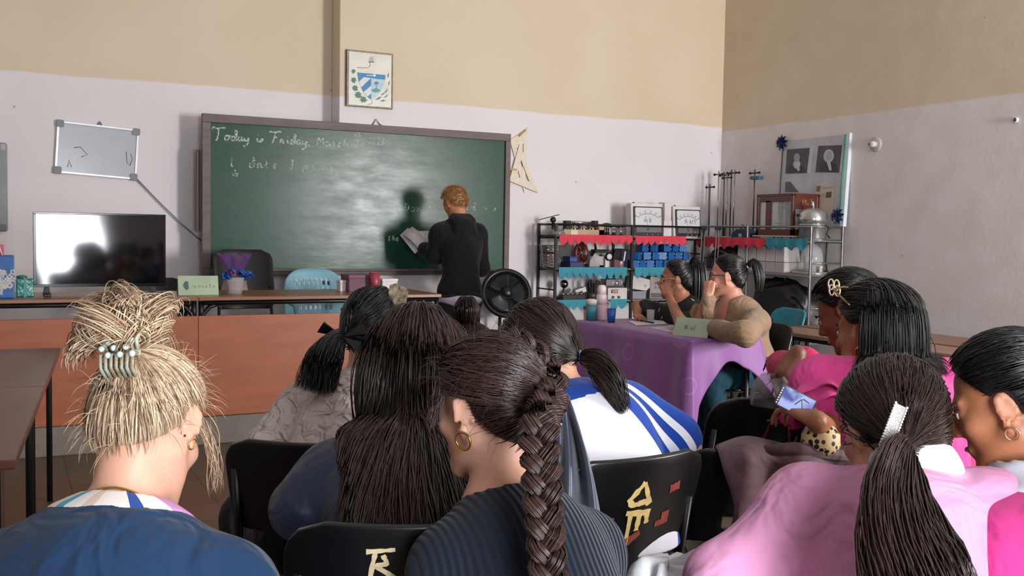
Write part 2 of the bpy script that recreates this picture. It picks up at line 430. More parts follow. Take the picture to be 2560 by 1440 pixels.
# ---------------------------------------------------------------- emblem picture
def flat(parent, name, poly, color, y0, y1, rough=.5):
    return MB().prism(poly, y0, y1).build(name, M(color, rough), parent)
em = thing('emblem_picture', 'framed white picture of a blue and white striped shield with green wreath', 'picture', (2.425, W - .002, 2.275))
EW, EH = .385, .44
MB().box(0, EW, -.018, -.002, 0, EH).build('backing', M('#dcdcd2', .35), em)
efm = M('#a5967a', .6, var=.2, scale=30)
for b_ in ((0, EW, EH - .012, EH), (0, EW, 0, .012), (0, .018, .012, EH - .012), (EW - .01, EW, .012, EH - .012)):
    MB().box(b_[0], b_[1], -.026, 0, b_[2], b_[3]).build('frame', efm, em, bevel=.002)
def EP(lst):        # crop pixels (from the photograph's emblem, 80..930 x 150..1260) to picture metres
    return [((x - 85) / 845 * EW, (1215 - y + (x - 500) * .1) / 1060 * EH) for x, y in lst]
sh_ = [(275, 545), (790, 600), (785, 690), (760, 800), (700, 920), (620, 1010), (530, 1065), (440, 990), (370, 880), (310, 730)]
flat(em, 'shield', EP(sh_), '#b9d6df', -.0195, -.018)
flat(em, 'shield_chief', EP([(275, 550), (790, 600), (787, 690), (640, 675), (525, 655), (390, 640), (305, 725)]), '#2f86bd', -.0205, -.0195)
flat(em, 'shield_stripe', EP([(305, 725), (400, 640), (525, 655), (350, 830)]), '#e6e6e2', -.0215, -.0205)
flat(em, 'shield_stripe', EP([(350, 830), (528, 660), (528, 800), (392, 920)]), '#2f86bd', -.0215, -.0205)
flat(em, 'shield_stripe', EP([(392, 920), (528, 800), (530, 950), (465, 1010)]), '#e6e6e2', -.0215, -.0205)
flat(em, 'shield_stripe', EP([(465, 1010), (530, 950), (535, 1065), (510, 1050)]), '#2f86bd', -.0215, -.0205)
flat(em, 'hill', EP([(540, 870), (620, 850), (700, 880), (690, 915), (610, 930), (545, 910)]), '#5d9ca0', -.0205, -.0195)
flat(em, 'palm', EP([(622, 860), (618, 770), (585, 780), (590, 735), (625, 720), (665, 740), (660, 780), (632, 770), (632, 860)]), '#5f8a8f', -.0205, -.0195)
flat(em, 'key', EP([(445, 600), (560, 600), (580, 585), (610, 590), (612, 625), (580, 630), (560, 615), (445, 612)]), '#dfe8ea', -.0215, -.0205)
flat(em, 'liberty_cap', EP([(485, 350), (490, 280), (520, 245), (560, 260), (580, 350)]), '#b8b9ae', -.0195, -.018)
flat(em, 'cap_band', EP([(482, 345), (582, 348), (582, 362), (482, 360)]), '#4a4d48', -.0205, -.0195)
MB().tube([(p[0], -.019, p[1]) for p in EP([(505, 360), (510, 430), (470, 460), (380, 465), (270, 455)])], .0022, 5).build('scroll', M('#77796f'), em)
MB().tube([(p[0], -.019, p[1]) for p in EP([(545, 1070), (550, 1120), (540, 1150), (460, 1155)])], .0018, 5).build('ribbon', M('#8a8d84'), em)
def leaf(cx, cy, s, a, lobes):
    pts = []
    for i in range(lobes * 2):
        r = s * (1 if i % 2 == 0 else .66) * (1.15 if i < 2 else .9); an = a + math.pi * 2 * i / (lobes * 2)
        pts.append((cx + r * math.cos(an), cy + r * math.sin(an)))
    return EP(pts)
for (x, y, s, a) in ((215, 690, 62, 1.2), (240, 840, 68, .8), (295, 970, 78, .5), (390, 1060, 74, .2), (210, 525, 48, 1.6)):
    flat(em, 'wreath_leaf', leaf(x, y, s, a, 7), '#4d7d6c', -.0195, -.018)
for (x, y, s, a) in ((800, 900, 70, -.9), (740, 960, 48, -.5), (665, 1040, 72, -.4), (745, 1090, 55, 0), (855, 750, 52, -1.3), (835, 610, 52, -1.5), (805, 1000, 55, -.6)):
    pts = EP([(x - s * math.cos(a), y - s * math.sin(a)), (x - s * .3 * math.sin(a), y + s * .35), (x + s * math.cos(a), y + s * math.sin(a)), (x + s * .3, y - s * .35)])
    flat(em, 'wreath_leaf', pts, '#5c8672', -.0195, -.018)

# ---------------------------------------------------------------- small whiteboard, cable, grey panel on the recessed wall
wb = thing('whiteboard', 'small tilted whiteboard with aluminium frame hung above the television', 'whiteboard', (.345, WL - .004, 1.675), rot=(0, math.radians(3.3), 0))
ww, wh_ = .552, .372
MB().box(.012, ww - .012, -.012, -.002, .012, wh_ - .012).build('panel', M('#b4bac4', .22, var=.03), wb)
for b_ in ((.03, ww - .03, wh_ - .016, wh_), (.03, ww - .03, 0, .016), (0, .016, .03, wh_ - .03), (ww - .016, ww, .03, wh_ - .03)):
    MB().box(b_[0], b_[1], -.02, 0, b_[2], b_[3]).build('frame', M('#d5d6da', .3, .5), wb, bevel=.002)
for cx_, cz_ in ((.02, .02), (.02, wh_ - .02), (ww - .02, .02), (ww - .02, wh_ - .02)):
    MB().prism(rrect(cx_ - .026, cx_ + .026, cz_ - .026, cz_ + .026, .012), -.023, .001).build('corner_cap', M('#85878c', .5), wb, bevel=.002)
MB().tube([(.27, -.008, wh_), (.282, -.01, wh_ + .024), (.295, -.008, wh_)], .006, 6).build('hanger', M('#77787c', .5), wb)
for pts in ([(.085, .05), (.09, .1), (.11, .05)], [(.12, .19), (.16, .2), (.21, .15), (.17, .13)], [(.47, .2), (.48, .12), (.5, .1), (.515, .15), (.5, .19)]):
    MB().tube([(x, -.0125, z) for x, z in pts], .003, 4).build('ink_mark', M('#8d939d'), wb)
p0, p1 = Py(335, 440, WL - .02), Py(503, 602, WL - .03)
cb = MB().tube([p0, p0.lerp(p1, .35) + Vector((0, 0, -.012)), p0.lerp(p1, .7) + Vector((0, 0, -.015)), p1], .005, 6)
tag(cb.build('cable', M('#8b8c8f', .6)), 'thin grey cable running from the small whiteboard down to the chalkboard', 'cable')
gp = thing('wall_panel', 'grey metal panel with rounded corners mounted on the wall beside the whiteboard', 'panel', (-.50, WL - .004, 1.25))
MB().prism(rrect(0, .547, 0, .617, .02), -.03, 0).build('panel', M('#7d7f83', .4, .2), gp, bevel=.004)
MB().box(.01, .537, -.036, -.03, .004, .05).build('lower_lip', M('#66686c', .45), gp, bevel=.004)
MB().prism(rrect(.505, .537, .565, .607, .008), -.034, -.03).build('corner_cap', M('#a8aaac', .4), gp)

# ---------------------------------------------------------------- wooden set squares hanging right of the board
def tri_frame(name, label, pts, wdt, y):
    """flat triangle with a triangular hole, thickness 6 mm"""
    c = np.mean(pts, axis=0); inner = [tuple(np.array(p) + (c - np.array(p)) * wdt) for p in pts]
    o = np.array(pts[0]); root = thing(name, label, 'set square', (o[0], y, o[1]))
    mb = MB()
    for i in range(3):
        j = (i + 1) % 3
        q = [pts[i], pts[j], inner[j], inner[i]]
        mb.prism([(a[0] - o[0], a[1] - o[1]) for a in q], -.007, 0)
    mb.build('triangle', M('#e0d3bd', .5, var=.06, scale=20), root, bevel=.001)
    return root, o
def wxz(px, py, y): p = Py(px, py, y); return (p.x, p.z)
t1, o1 = tri_frame('set_square', 'pale wooden set square standing point up beside the chalkboard', [wxz(1322, 318, W - .02), wxz(1312, 482, W - .02), wxz(1276, 350, W - .02)], .62, W - .006)
q1, q2 = wxz(1298, 340, W - .03), wxz(1316, 325, W - .03)
MB().tube([(q1[0] - o1[0], -.012, q1[1] - o1[1]), (q2[0] - o1[0], -.012, q2[1] - o1[1])], .008, 6).build('handle', M('#b99a63', .5), t1)
t2, o2 = tri_frame('set_square', 'pale wooden set square with splayed lower corner beside the chalkboard', [wxz(1274, 452, W - .03), wxz(1347, 482, W - .03), wxz(1300, 360, W - .03)], .56, W - .0165)
MB().box(-.01, .07, -.016, -.007, .09, .106).build('handle', M('#c29f66', .5), t2, bevel=.002)

# ---------------------------------------------------------------- front tables
DESK_TOP = mat('desk_laminate', '#8a5f43', .32, var=.12, scale=3, stretch=(1, 8, 8), bump=.03)
DESK_PANEL = mat('desk_panel_laminate', '#a15b3a', .42, var=.1, scale=2.5, stretch=(1.2, 1, 7), bump=.04)
BLACK_TUBE = M('#141316', .38, .2)
def front_table(x0, x1, label):
    t = thing('front_table', label, 'table', (x0, 6.1, .168)); w = x1 - x0; H = .889 - .168
    MB().box(0, w, 0, .66, H - .022, H).build('tabletop', DESK_TOP, t, bevel=.004)
    MB().box(.0, w, .012, .03, .005, H - .112).build('modesty_panel', DESK_PANEL, t, bevel=.002)
    fr_ = MB()
    fr_.tube([(.0 + .03, .02, H - .036), (w - .03, .02, H - .036)], .013, 8); fr_.tube([(.03, .62, H - .036), (w - .03, .62, H - .036)], .013, 8)
    fr_.build('frame_rail', BLACK_TUBE, t)
    for sx in (0, 1):
        xx = .02 if sx == 0 else w - .02; dx = 1 if sx == 0 else -1
        for yy in (.04, .62):
            lg = MB(); lg.tube([(xx, yy, 0), (xx, yy, H - .16), (xx + dx * .015, yy, H - .10), (xx + dx * .05, yy, H - .06), (xx + dx * .11, yy, H - .038)], .014, 8)
            lg.tube([(xx, yy, H - .15), (xx, yy, H - .026)], .016, 8)
            lg.build('leg', BLACK_TUBE, t)
    return t
front_table(-.52, 1.039, 'brown laminate table with the television on it')
front_table(1.041, 2.6, 'brown laminate table holding the ribboned cup and a purple box')

# television
tv = thing('television', 'flat black television reflecting the bright room on the front table', 'television', (.168, 6.43, .889))
MB().box(0, .732, 0, .05, .05, .487).build('casing', M('#0c0c0d', .25), tv, bevel=.004)
MB().box(.014, .718, -.002, .0, .066, .475).build('screen', mat('tv_glass', '#050506', .06, spec=1.0, var=0.0), tv)
for b_ in ((0, .732, .475, .487), (0, .732, .05, .066), (0, .014, .066, .475), (.718, .732, .066, .475)):
    MB().box(b_[0], b_[1], -.006, 0, b_[2], b_[3]).build('bezel', M('#0a0a0b', .15), tv, bevel=.002)
for sx in (.07, .66):
    mb = MB(); mb.prism([(sx - .012, .055), (sx + .012, .055), (sx + .02, .012), (sx - .02, .012)], .01, .04)
    mb.box(sx - .02, sx + .02, -.1, .12, .0, .014); mb.build('foot', M('#101011', .4), tv, bevel=.003)
# remote-like box, papers beside the television
rb = thing('remote_control', 'black remote control lying beside the television foot', 'remote', (.80, 6.30, .889), .2)
MB().prism(rrect(-.09, .09, -.022, .022, .01), 0, .02, lambda u, t, w: (u, w, t)).build('body', M('#111113', .5), rb, bevel=.002)
MB().box(.03, .05, -.008, .008, .02, .023).build('button', M('#77777b'), rb)
# ---------------------------------------------------------------- things on the front tables
TT = .889
def tent_card(name, label, cat, loc, rotz, w, h, d, color, words, wcol):
    t = thing(name, label, cat, loc, rotz)
    MB().add([(0, 0, 0), (w, 0, 0), (w, d / 2, h), (0, d / 2, h), (0, d, 0), (w, d, 0)], [(0, 1, 2, 3), (3, 2, 5, 4)]).build('folded_card', M(color, .7), t, solid=.002)
    if words:
        mb = MB(); cx = w * .3; hh = h * .26
        for ch in words:
            for st in G.get(ch, []):
                mb.tube([(cx + u * hh, (h * .38 + v * hh) / h * d / 2 - .002, h * .38 + v * hh) for u, v in st], .0016, 4)
            cx += hh * .75
        o = mb.build('lettering', M(wcol, .7), t); o['kind'] = 'stuff'
    return t
ca, cb_ = Pz(446, 738, TT), Pz(547, 737, TT)
an = math.atan2(cb_.y - ca.y, cb_.x - ca.x)
tc_ = tent_card('name_card', 'pale green folded name card on the front table', 'name card', ca, an, (cb_ - ca).length, .115, .08, '#a9bda0', 'Proeste', '#97a46f')
MB().prism([(.03, .06), (.045, .085), (.06, .08), (.062, .04), (.05, .03), (.036, .045)], -.004, -.002, lambda u, t, w: (u, w / .115 * .04 + t, w)).build('emblem_print', M('#4f6066'), tc_)
# ribboned cup
gc = thing('gift_cup', 'clear plastic cup topped with blue ribbon and purple cellophane', 'cup', (Pz(588, 735, TT)))
CLEAR = mat('clear_plastic', '#e6e2ea', .15, alpha=.35, var=.02)
CELLO = mat('purple_cellophane', '#6a3d86', .2, alpha=.45, var=.1)
MB().lathe([(.042, 0), (.055, .10), (.057, .105)], 20).build('cup', CLEAR, gc)
rbn = MB()
for i in range(14):
    a = i * 2.399; r = .03 + .02 * (i % 3); z = .10 + .012 * (i % 4)
    c = Vector((r * math.cos(a), r * math.sin(a), z))
    rbn.tube([c, c + Vector((.03 * math.cos(a), .03 * math.sin(a), .03)), c + Vector((.045 * math.cos(a + .5), .045 * math.sin(a + .5), .0)), c], .009, 5)
rbn.build('ribbon_bow', M('#2457a8', .35), gc)
MB().ball((-.02, -.05, .135), .02, 10, 6).build('pink_bow', M('#c9627f', .5), gc)
def cello(u, v):
    a = u * 2 * math.pi; r = .03 + .07 * v + .015 * math.sin(a * 7) * v; return (r * math.cos(a), r * .5 * math.sin(a), .12 + .12 * v + .02 * math.sin(a * 5) * v)
MB().grid(cello, 40, 5, closed_u=True).build('cellophane', CELLO, gc)
MB().grid(lambda u, v: (.07 * math.cos(u * 6.28) * (1 + .25 * v * math.sin(u * 30)), .06 * math.sin(u * 6.28), .085 - .06 * v), 40, 4, closed_u=True).build('tulle', mat('tulle', '#b6a5a0', .6, alpha=.35), gc)
def on_table(px, y, z=TT): return Py(px, 700, y).x, y, z
# purple box, red cup, white boxes at the far end
def crate(name, label, cat, x0, x1, y0, y1, z0, h, color, rough=.6, lid=None, extra=None):
    t = thing(name, label, cat, ((x0 + x1) / 2, (y0 + y1) / 2, z0)); w, d = (x1 - x0) / 2, (y1 - y0) / 2
    MB().box(-w, w, -d, d, 0, h * (.8 if lid else 1)).build('box', M(color, rough), t, bevel=.004)
    if lid: MB().box(-w - .003, w + .003, -d - .003, d + .003, h * .78, h).build('lid', M(lid, rough), t, bevel=.004)
    return t
xa, xb = Py(869, 715, 6.45).x, Py(926, 715, 6.45).x
crate('storage_box', 'dull purple cardboard box at the end of the front table', 'box', xa, xb, 6.42, 6.6, TT, .115, '#6b4055', .6, '#744a5e')
rc = thing('drinking_cup', 'red plastic cup beside the purple box', 'cup', on_table(937, 6.38))
MB().lathe([(.028, 0), (.036, .13), (.034, .13), (.027, .006), (0, .006)], 18).build('cup', M('#a03a4a', .35), rc)
MB().tube(arc((0, 0), .037, 0, 6.28, 20, lambda a, b: (a, b, .13)), .003, 6).build('rim', M('#b24b5a', .3), rc)
xa, xb = Py(848, 715, 6.5).x, Py(865, 715, 6.5).x - .006
crate('small_carton', 'small white carton left of the purple box', 'box', xa, xb, 6.48, 6.56, TT, .075, '#d9d5d8', .6, '#dfdbde')
xa, xb = Py(951, 715, 6.5).x, Py(989, 715, 6.5).x
crate('paper_carton', 'larger white carton right of the red cup', 'box', xa, xb, 6.46, 6.6, TT, .085, '#dad6da', .6, '#e0dce0')
# blue gift bag and green basket at the far left of the table
bx = Py(36, 700, 6.25).x
bag = thing('gift_bag', 'blue gift bag with pale flowers standing on the front table', 'bag', (bx - .11, 6.25, TT))
MB().box(-.11, .11, -.05, .05, 0, .24).build('bag_body', M('#1f5da0', .45, var=.12, scale=6), bag, bevel=.006)
fl = MB()
for i in range(46):
    u = random.uniform(-.06, .105); w = .09 + random.gauss(0, .03) + (u < 0) * .02
    for k in range(5):
        a = k * 1.2566 + i
        fl.ball((u + .011 * math.cos(a), -.053, w + .011 * math.sin(a)), (.008, .003, .008), 6, 4)
o = fl.build('flower_print', M('#cdb9ae', .6, color2='#8fb4c6', scale=30), bag); o['kind'] = 'stuff'
MB().box(-.11, .06, -.045, -.035, .23, .30).build('pink_paper', M('#c4596d', .6), bag, bevel=.002)
MB().tube([(-.06, -.05, .24), (-.05, -.05, .31), (.03, -.05, .31), (.05, -.05, .24)], .004, 6).build('handle', M('#d8d3d6', .5), bag)
x0, x1 = Py(40, 715, 6.35).x, Py(84, 715, 6.35).x
bk = thing('wrapped_box', 'green cellophane wrapped box between the blue bag and the television', 'box', ((x0 + x1) / 2, 6.36, TT))
hw = (x1 - x0) / 2
MB().box(-hw, hw, -.05, .05, 0, .105).build('box', mat('green_wrap', '#2f8f80', .18, var=.25, scale=18, bump=.5, bscale=25), bk, bevel=.008)
MB().box(-.008, .008, -.053, .053, 0, .108).build('ribbon', M('#2a7f73', .3), bk)
MB().ball((-hw + .03, 0, .112), (.03, .02, .012)).build('bow', M('#2b6f66', .35), bk)

# ---------------------------------------------------------------- chairs
CH_PLASTIC = mat('black_chair_plastic', '#0d0d10', .33, var=.25, scale=9, bump=.05, bscale=30)
CH_TUBE = M('#17161a', .4, .3)
def make_chair(label, loc, rotz, plastic=CH_PLASTIC, group=None, bw=.41, bh=.33, slot=True, tube=CH_TUBE, name='classroom_chair'):
    t = thing(name, label, 'chair', loc, rotz, group)
    MB().grid(lambda u, v: ((u - .5) * .41 * (1 - .1 * v), .2 - .40 * v, .445 + .02 * ((u - .5) * 2) ** 2 - .012 * math.sin(v * 3.14) + (.03 * max(0, v - .85) / .15)), 11, 11).build('seat', plastic, t, solid=.012)
    # backrest: curved panel with rounded corners and a hand slot, leaning back
    mb = MB(); nu, nv = 17, 15
    def bp(u, v):
        x = (u - .5) * bw; z = .56 + v * bh
        r = .075
        # round the upper corners by narrowing the panel
        k = max(0, (v - (1 - r / bh)) / (r / bh)); half = bw / 2 - r * (1 - math.sqrt(max(0, 1 - k * k)))
        k2 = max(0, (.12 - v) / .12); half -= .03 * k2
        x = (u - .5) * 2 * half
        y = -.205 - .10 * v * bh / .33 - .035 + .05 * (2 * x / bw) ** 2
        return (x, y, z)
    V = [bp(i / (nu - 1), j / (nv - 1)) for j in range(nv) for i in range(nu)]; F = []
    for j in range(nv - 1):
        for i in range(nu - 1):
            if slot and 2 <= j <= 3 and 5 <= i <= 10: continue
            F.append((j * nu + i, j * nu + i + 1, (j + 1) * nu + i + 1, (j + 1) * nu + i))
    mb.add(V, F, True); mb.build('backrest', plastic, t, solid=.014, bevel=.004)
    for sx in (-1, 1):
        MB().tube([(sx * .19, .19, 0), (sx * .18, .17, .40), (sx * .18, .14, .432)], .011, 8).build('leg', tube, t)
        MB().tube([(sx * .20, -.24, 0), (sx * .19, -.19, .42), (sx * .185, -.215, .55), (sx * .18, -.25, .72)], .011, 8).build('leg', tube, t)
        MB().tube([(sx * .18, .15, .432), (sx * .188, -.19, .432)], .010, 8).build('seat_rail', tube, t)
    MB().tube([(-.188, .18, .2), (.188, .18, .2)], .009, 8).build('stretcher', tube, t)
    MB().tube([(-.195, -.215, .2), (.195, -.215, .2)], .009, 8).build('stretcher', tube, t)
    return t
pc = Py(620, 700, 7.12)
make_chair('black chair with slotted back behind the ribboned cup', (pc.x, 6.98, .168), math.pi, bh=.42, bw=.42)
pc = Py(430, 770, 7.12)
make_chair('black chair tucked behind the table with the television', (pc.x - .1, 7.0, .168), math.pi, bh=.22, bw=.42)
# pale blue plastic chair behind the table
pcb = thing('plastic_chair', 'pale blue moulded plastic chair with perforated back behind the front table', 'chair', (Py(795, 740, 7.2).x, 7.05, .168), math.pi)
BLUE_PL = M('#7fb2c4', .4)
def bpl(u, v):
    w = .24 * (1 - .25 * max(0, v - .5) ** 2 * 2); x = (u - .5) * 2 * w
    top = .42 + .42 * v * (1 - .18 * ((u - .5) * 2) ** 4); return (x, -.2 - .12 * v + .05 * ((u - .5) * 2) ** 2, top)
nu, nv = 27, 15
V = [bpl(i / (nu - 1), j / (nv - 1)) for j in range(nv) for i in range(nu)]
F = [(j * nu + i, j * nu + i + 1, (j + 1) * nu + i + 1, (j + 1) * nu + i) for j in range(nv - 1) for i in range(nu - 1) if not (j in (4, 6, 8, 10) and i % 2 == 0 and 6 <= i <= 20)]
MB().add(V, F, True).build('backrest', BLUE_PL, pcb, solid=.008)
MB().grid(lambda u, v: ((u - .5) * .46, .22 - .43 * v, .42 + .015 * ((u - .5) * 2) ** 2), 7, 7).build('seat', BLUE_PL, pcb, solid=.01)
for sx in (-1, 1):
    for yy in (.2, -.2): MB().tube([(sx * .23, yy, 0), (sx * .2, yy * .9, .42)], .022, 8, r1=.028).build('leg', BLUE_PL, pcb)
    MB().tube([(sx * .24, -.24, .62), (sx * .27, -.05, .63), (sx * .25, .15, .6), (sx * .22, .18, .42)], .018, 8).build('armrest', BLUE_PL, pcb)

# ---------------------------------------------------------------- tables along the sides
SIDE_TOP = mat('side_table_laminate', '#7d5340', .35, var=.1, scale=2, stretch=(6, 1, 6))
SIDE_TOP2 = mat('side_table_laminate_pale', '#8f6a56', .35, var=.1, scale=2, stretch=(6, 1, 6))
def side_table(label, x0, x1, y0, y1, z, m, panel=None, rz=0.0):
    t = thing('side_table', label, 'table', (x0, y0, 0), rz); w, d = x1 - x0, y1 - y0
    MB().box(0, w, 0, d, z - .025, z).build('tabletop', m, t, bevel=.004)
    mb = MB(); k = .05
    mb.tube([(k, k, z - .04), (w - k, k, z - .04), (w - k, d - k, z - .04), (k, d - k, z - .04)], .013, 8, closed=True)
    mb.build('frame_rail', BLACK_TUBE, t)
    for a in (k, w - k):
        for b_ in (k, d - k):
            MB().tube([(a, b_, 0), (a, b_, z - .07), (a, b_, z - .03)], [.013, .013, .013], 8).build('leg', BLACK_TUBE, t)
    if panel: MB().box(w - .03, w - .012, .06, d - .06, .3, z - .06).build('modesty_panel', m, t)
    return t
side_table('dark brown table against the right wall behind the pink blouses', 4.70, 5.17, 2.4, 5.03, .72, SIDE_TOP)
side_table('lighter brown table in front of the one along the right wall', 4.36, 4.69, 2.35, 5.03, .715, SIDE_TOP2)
LT = mat('left_table_laminate', '#7a4f3f', .4, var=.14, scale=2, stretch=(6, 1, 6))
side_table('brown table end standing on the left beyond the blonde woman', -.715, .03, 2.80, 4.02, .72, LT, rz=math.radians(-5.2))
side_table('brown table nearer the front desks on the left', -.604, .141, 4.02, 5.25, .72, LT, rz=math.radians(-5.2))

# ---------------------------------------------------------------- purple draped table
PT_X0, PT_X1, PT_Y0, PT_Y1, PTZ = 3.215, 3.675, 4.22, 5.46, .75
pt = thing('examiners_table', 'narrow dark metal table under the purple cloth', 'table', (PT_X0, PT_Y0, 0))
w_, d_ = PT_X1 - PT_X0, PT_Y1 - PT_Y0
MB().box(.01, w_ - .01, .01, d_ - .01, PTZ - .03, PTZ - .006).build('tabletop', SIDE_TOP, pt, bevel=.003)
for a in (.04, w_ - .04):
    for b_ in (.04, d_ - .04): MB().tube([(a, b_, 0), (a, b_, PTZ - .03)], .014, 8).build('leg', M('#3a3133', .4, .5), pt)
def cloth_mat():
    m = mat('purple_damask', '#8a5499', .55, var=.06, sheen=.3, bump=.05, bscale=300)
    nt = m.node_tree; N = nt.nodes; L = nt.links; b = N['Principled BSDF']
    tc = N.new('ShaderNodeTexCoord'); n = N.new('ShaderNodeTexNoise'); n.inputs['Scale'].default_value = 3.2; n.inputs['Detail'].default_value = 0; L.new(tc.outputs['Object'], n.inputs['Vector'])
    v = N.new('ShaderNodeTexVoronoi'); v.inputs['Scale'].default_value = 4.5; L.new(tc.outputs['Object'], v.inputs['Vector'])
    w = N.new('ShaderNodeMath'); w.operation = 'MULTIPLY_ADD'; L.new(v.outputs['Distance'], w.inputs[0]); w.inputs[1].default_value = 28; 
    at = N.new('ShaderNodeMath'); at.operation = 'MULTIPLY'; L.new(n.outputs['Fac'], at.inputs[0]); at.inputs[1].default_value = 14; L.new(at.outputs[0], w.inputs[2])
    s = N.new('ShaderNodeMath'); s.operation = 'SINE'; L.new(w.outputs[0], s.inputs[0])
    r = N.new('ShaderNodeMapRange'); L.new(s.outputs[0], r.inputs['Value']); r.inputs['From Min'].default_value = .8; r.inputs['From Max'].default_value = .95; r.inputs['To Max'].default_value = .3
    v2 = N.new('ShaderNodeMapRange'); L.new(v.outputs['Distance'], v2.inputs['Value']); v2.inputs['From Min'].default_value = .42; v2.inputs['From Max'].default_value = .34
    mu = N.new('ShaderNodeMath'); mu.operation = 'MULTIPLY'; L.new(r.outputs[0], mu.inputs[0]); L.new(v2.outputs[0], mu.inputs[1])
    src = b.inputs['Base Color'].links[0].from_socket
    mx = N.new('ShaderNodeMix'); mx.data_type = 'RGBA'; L.new(mu.outputs[0], mx.inputs['Factor']); L.new(src, mx.inputs['A']); mx.inputs['B'].default_value = (*lin('#b98cc4'), 1)
    L.new(mx.outputs['Result'], b.inputs['Base Color'])
    return m
cl_loc = Vector(((PT_X0 + PT_X1) / 2, (PT_Y0 + PT_Y1) / 2, PTZ))
cmb = MB(); hw, hd = w_ / 2 + .006, d_ / 2 + .006; rc_ = .03
loop = []
def seg(ax, ay, bx_, by_, n):
    for i in range(n): loop.append((ax + (bx_ - ax) * i / n, ay + (by_ - ay) * i / n))
NL = {}
seg(-hw, hd, -hw, -hd, 50); NL['nl'] = len(loop); seg(-hw, -hd, hw, -hd, 26); NL['nr'] = len(loop); seg(hw, -hd, hw, hd, 50); NL['fr'] = len(loop); seg(hw, hd, -hw, hd, 26)
nL = len(loop)
def drop(i):
    a, b_, c = NL['nl'], NL['nr'], NL['fr']
    if i < a: return .68                                    # long side towards the class
    if i < b_:                                              # end: swept up in an arch
        t = (i - a) / (b_ - a)
        if t < .10: return .68 - 3.2 * t
        return .36 - .24 * math.sin(min(1, (t - .1) / .45) * math.pi / 2) if t < .6 else .12 + .20 * ((t - .6) / .4) ** 1.6
    if i < c:
        t = (i - b_) / (c - b_)
        return .34 if t < .05 else .34 - .17 * min(1, (t - .05) / .06)
    return .45
nz = 14; V = []; F = []
for j in range(nz + 1):
    for i in range(nL):
        x, y = loop[i]; d = drop(i) * j / nz
        nx = (-1 if i < NL['nl'] else 1 if NL['nr'] <= i < NL['fr'] else 0); ny = (-1 if NL['nl'] <= i < NL['nr'] else 1 if i >= NL['fr'] else 0)
        rp = .012 * math.sin(i * .55) + .008 * math.sin(i * .23 + 1)
        cdist = min(abs(i - NL['nr']), abs(i - NL['nl']))
        fl_ = d * (.06 + (.22 * max(0, 1 - abs(i - NL['nr']) / 9) if NL['nr'] - 9 < i < NL['nr'] + 9 else 0))
        off = fl_ + rp * min(1, d / .2) + (.004 if j else 0)
        ox = nx * off; oy = ny * off
        if abs(i - NL['nr']) <= 6: ox = off * .8; oy = -off * .8 * (1 if i <= NL['nr'] else .5)
        V.append((x + ox, y + oy, .004 - d))
for j in range(nz):
    for i in range(nL): F.append((j * nL + i, j * nL + (i + 1) % nL, (j + 1) * nL + (i + 1) % nL, (j + 1) * nL + i))
V.append((0, 0, .004)); ci = len(V) - 1
for i in range(nL): F.append((i, (i + 1) % nL, ci))
cmb.add(V, F, True)
cloth = cmb.build('tablecloth', cloth_mat(), None, solid=.003, loc=cl_loc)
tag(cloth, 'purple damask cloth draped over the narrow examiners table', 'tablecloth')
PTT = PTZ + .0065
# things on the purple table
th = thing('thermos', 'pale pink cylindrical thermos flask on the purple cloth', 'thermos', Pz(1503, 800, PTT))
MB().lathe([(.034, 0), (.036, .008), (.036, .10)], 24).build('body', M('#c7a4b0', .35), th)
MB().lathe([(.036, .10), (.034, .155), (.03, .165)], 24).build('shoulder', M('#dfc9ce', .35), th)
MB().lathe([(.029, .163), (.029, .205), (.02, .222), (0, .225)], 24).build('cap', M('#e5d2d6', .35), th)
MB().tube([(.036, 0, .12), (.06, 0, .11), (.058, 0, .06), (.036, 0, .05)], .006, 6).build('handle', M('#dccad0', .4), th)
bc = thing('drinking_cup', 'bright blue plastic cup on the purple cloth beside the thermos', 'cup', Pz(1528, 806, PTT))
MB().lathe([(.023, 0), (.029, .085), (.0275, .085), (.0215, .004), (0, .004)], 22).build('cup', M('#1f62b5', .35), bc)
MB().tube(arc((0, 0), .029, 0, 6.28, 22, lambda a, b: (a, b, .085)), .002, 6).build('rim', M('#2a70c4', .3), bc)
rbx = crate('snack_box', 'small red and white patterned box behind the pink thermos', 'box', *(lambda p: (p.x - .035, p.x + .035, p.y - .025, p.y + .025))(Pz(1475, 799, PTT)), PTT, .085, '#c9a9a6', .6, '#b8354a')
for i in range(4): MB().box(-.036, .036, -.026, -.0252, .008 + i * .016, .014 + i * .016).build('stripe', M('#9c4550'), rbx)
tb = thing('lidded_tub', 'white lidded tub standing behind the red and white box', 'tub', (3.33, 5.40, PTT))
MB().lathe([(.03, 0), (.033, .1)], 20).build('tub', M('#3f95a4', .5), tb); MB().lathe([(.035, .1), (.035, .13), (.02, .136), (0, .136)], 20).build('lid', M('#d9d6d2', .5), tb)
gl = thing('drinking_glass', 'small clear glass between the two examiners hands', 'glass', (3.625, 5.17, PTT))
MB().lathe([(.022, 0), (.026, .08), (.0245, .08), (.021, .006), (0, .006)], 18).build('glass', mat('thin_glass', '#dfe6e6', .05, alpha=.25, var=.0), gl)
MB().lathe([(.021, .006), (.022, .03), (0, .03)], 18).build('water', mat('water', '#cfd8d8', .05, alpha=.3, var=0), gl)
def sheet(label, pts, z, col='#d9d3dc', name='paper_sheet'):
    c = sum((Vector(p) for p in pts), Vector()) / len(pts)
    mb = MB(); mb.add([(p[0] - c.x, p[1] - c.y, .0015 * (k % 2)) for k, p in enumerate(pts)], [tuple(range(len(pts)))])
    return tag(mb.build(name, M(col, .7), None, solid=.0015, loc=(c.x, c.y, z)), label, 'paper')
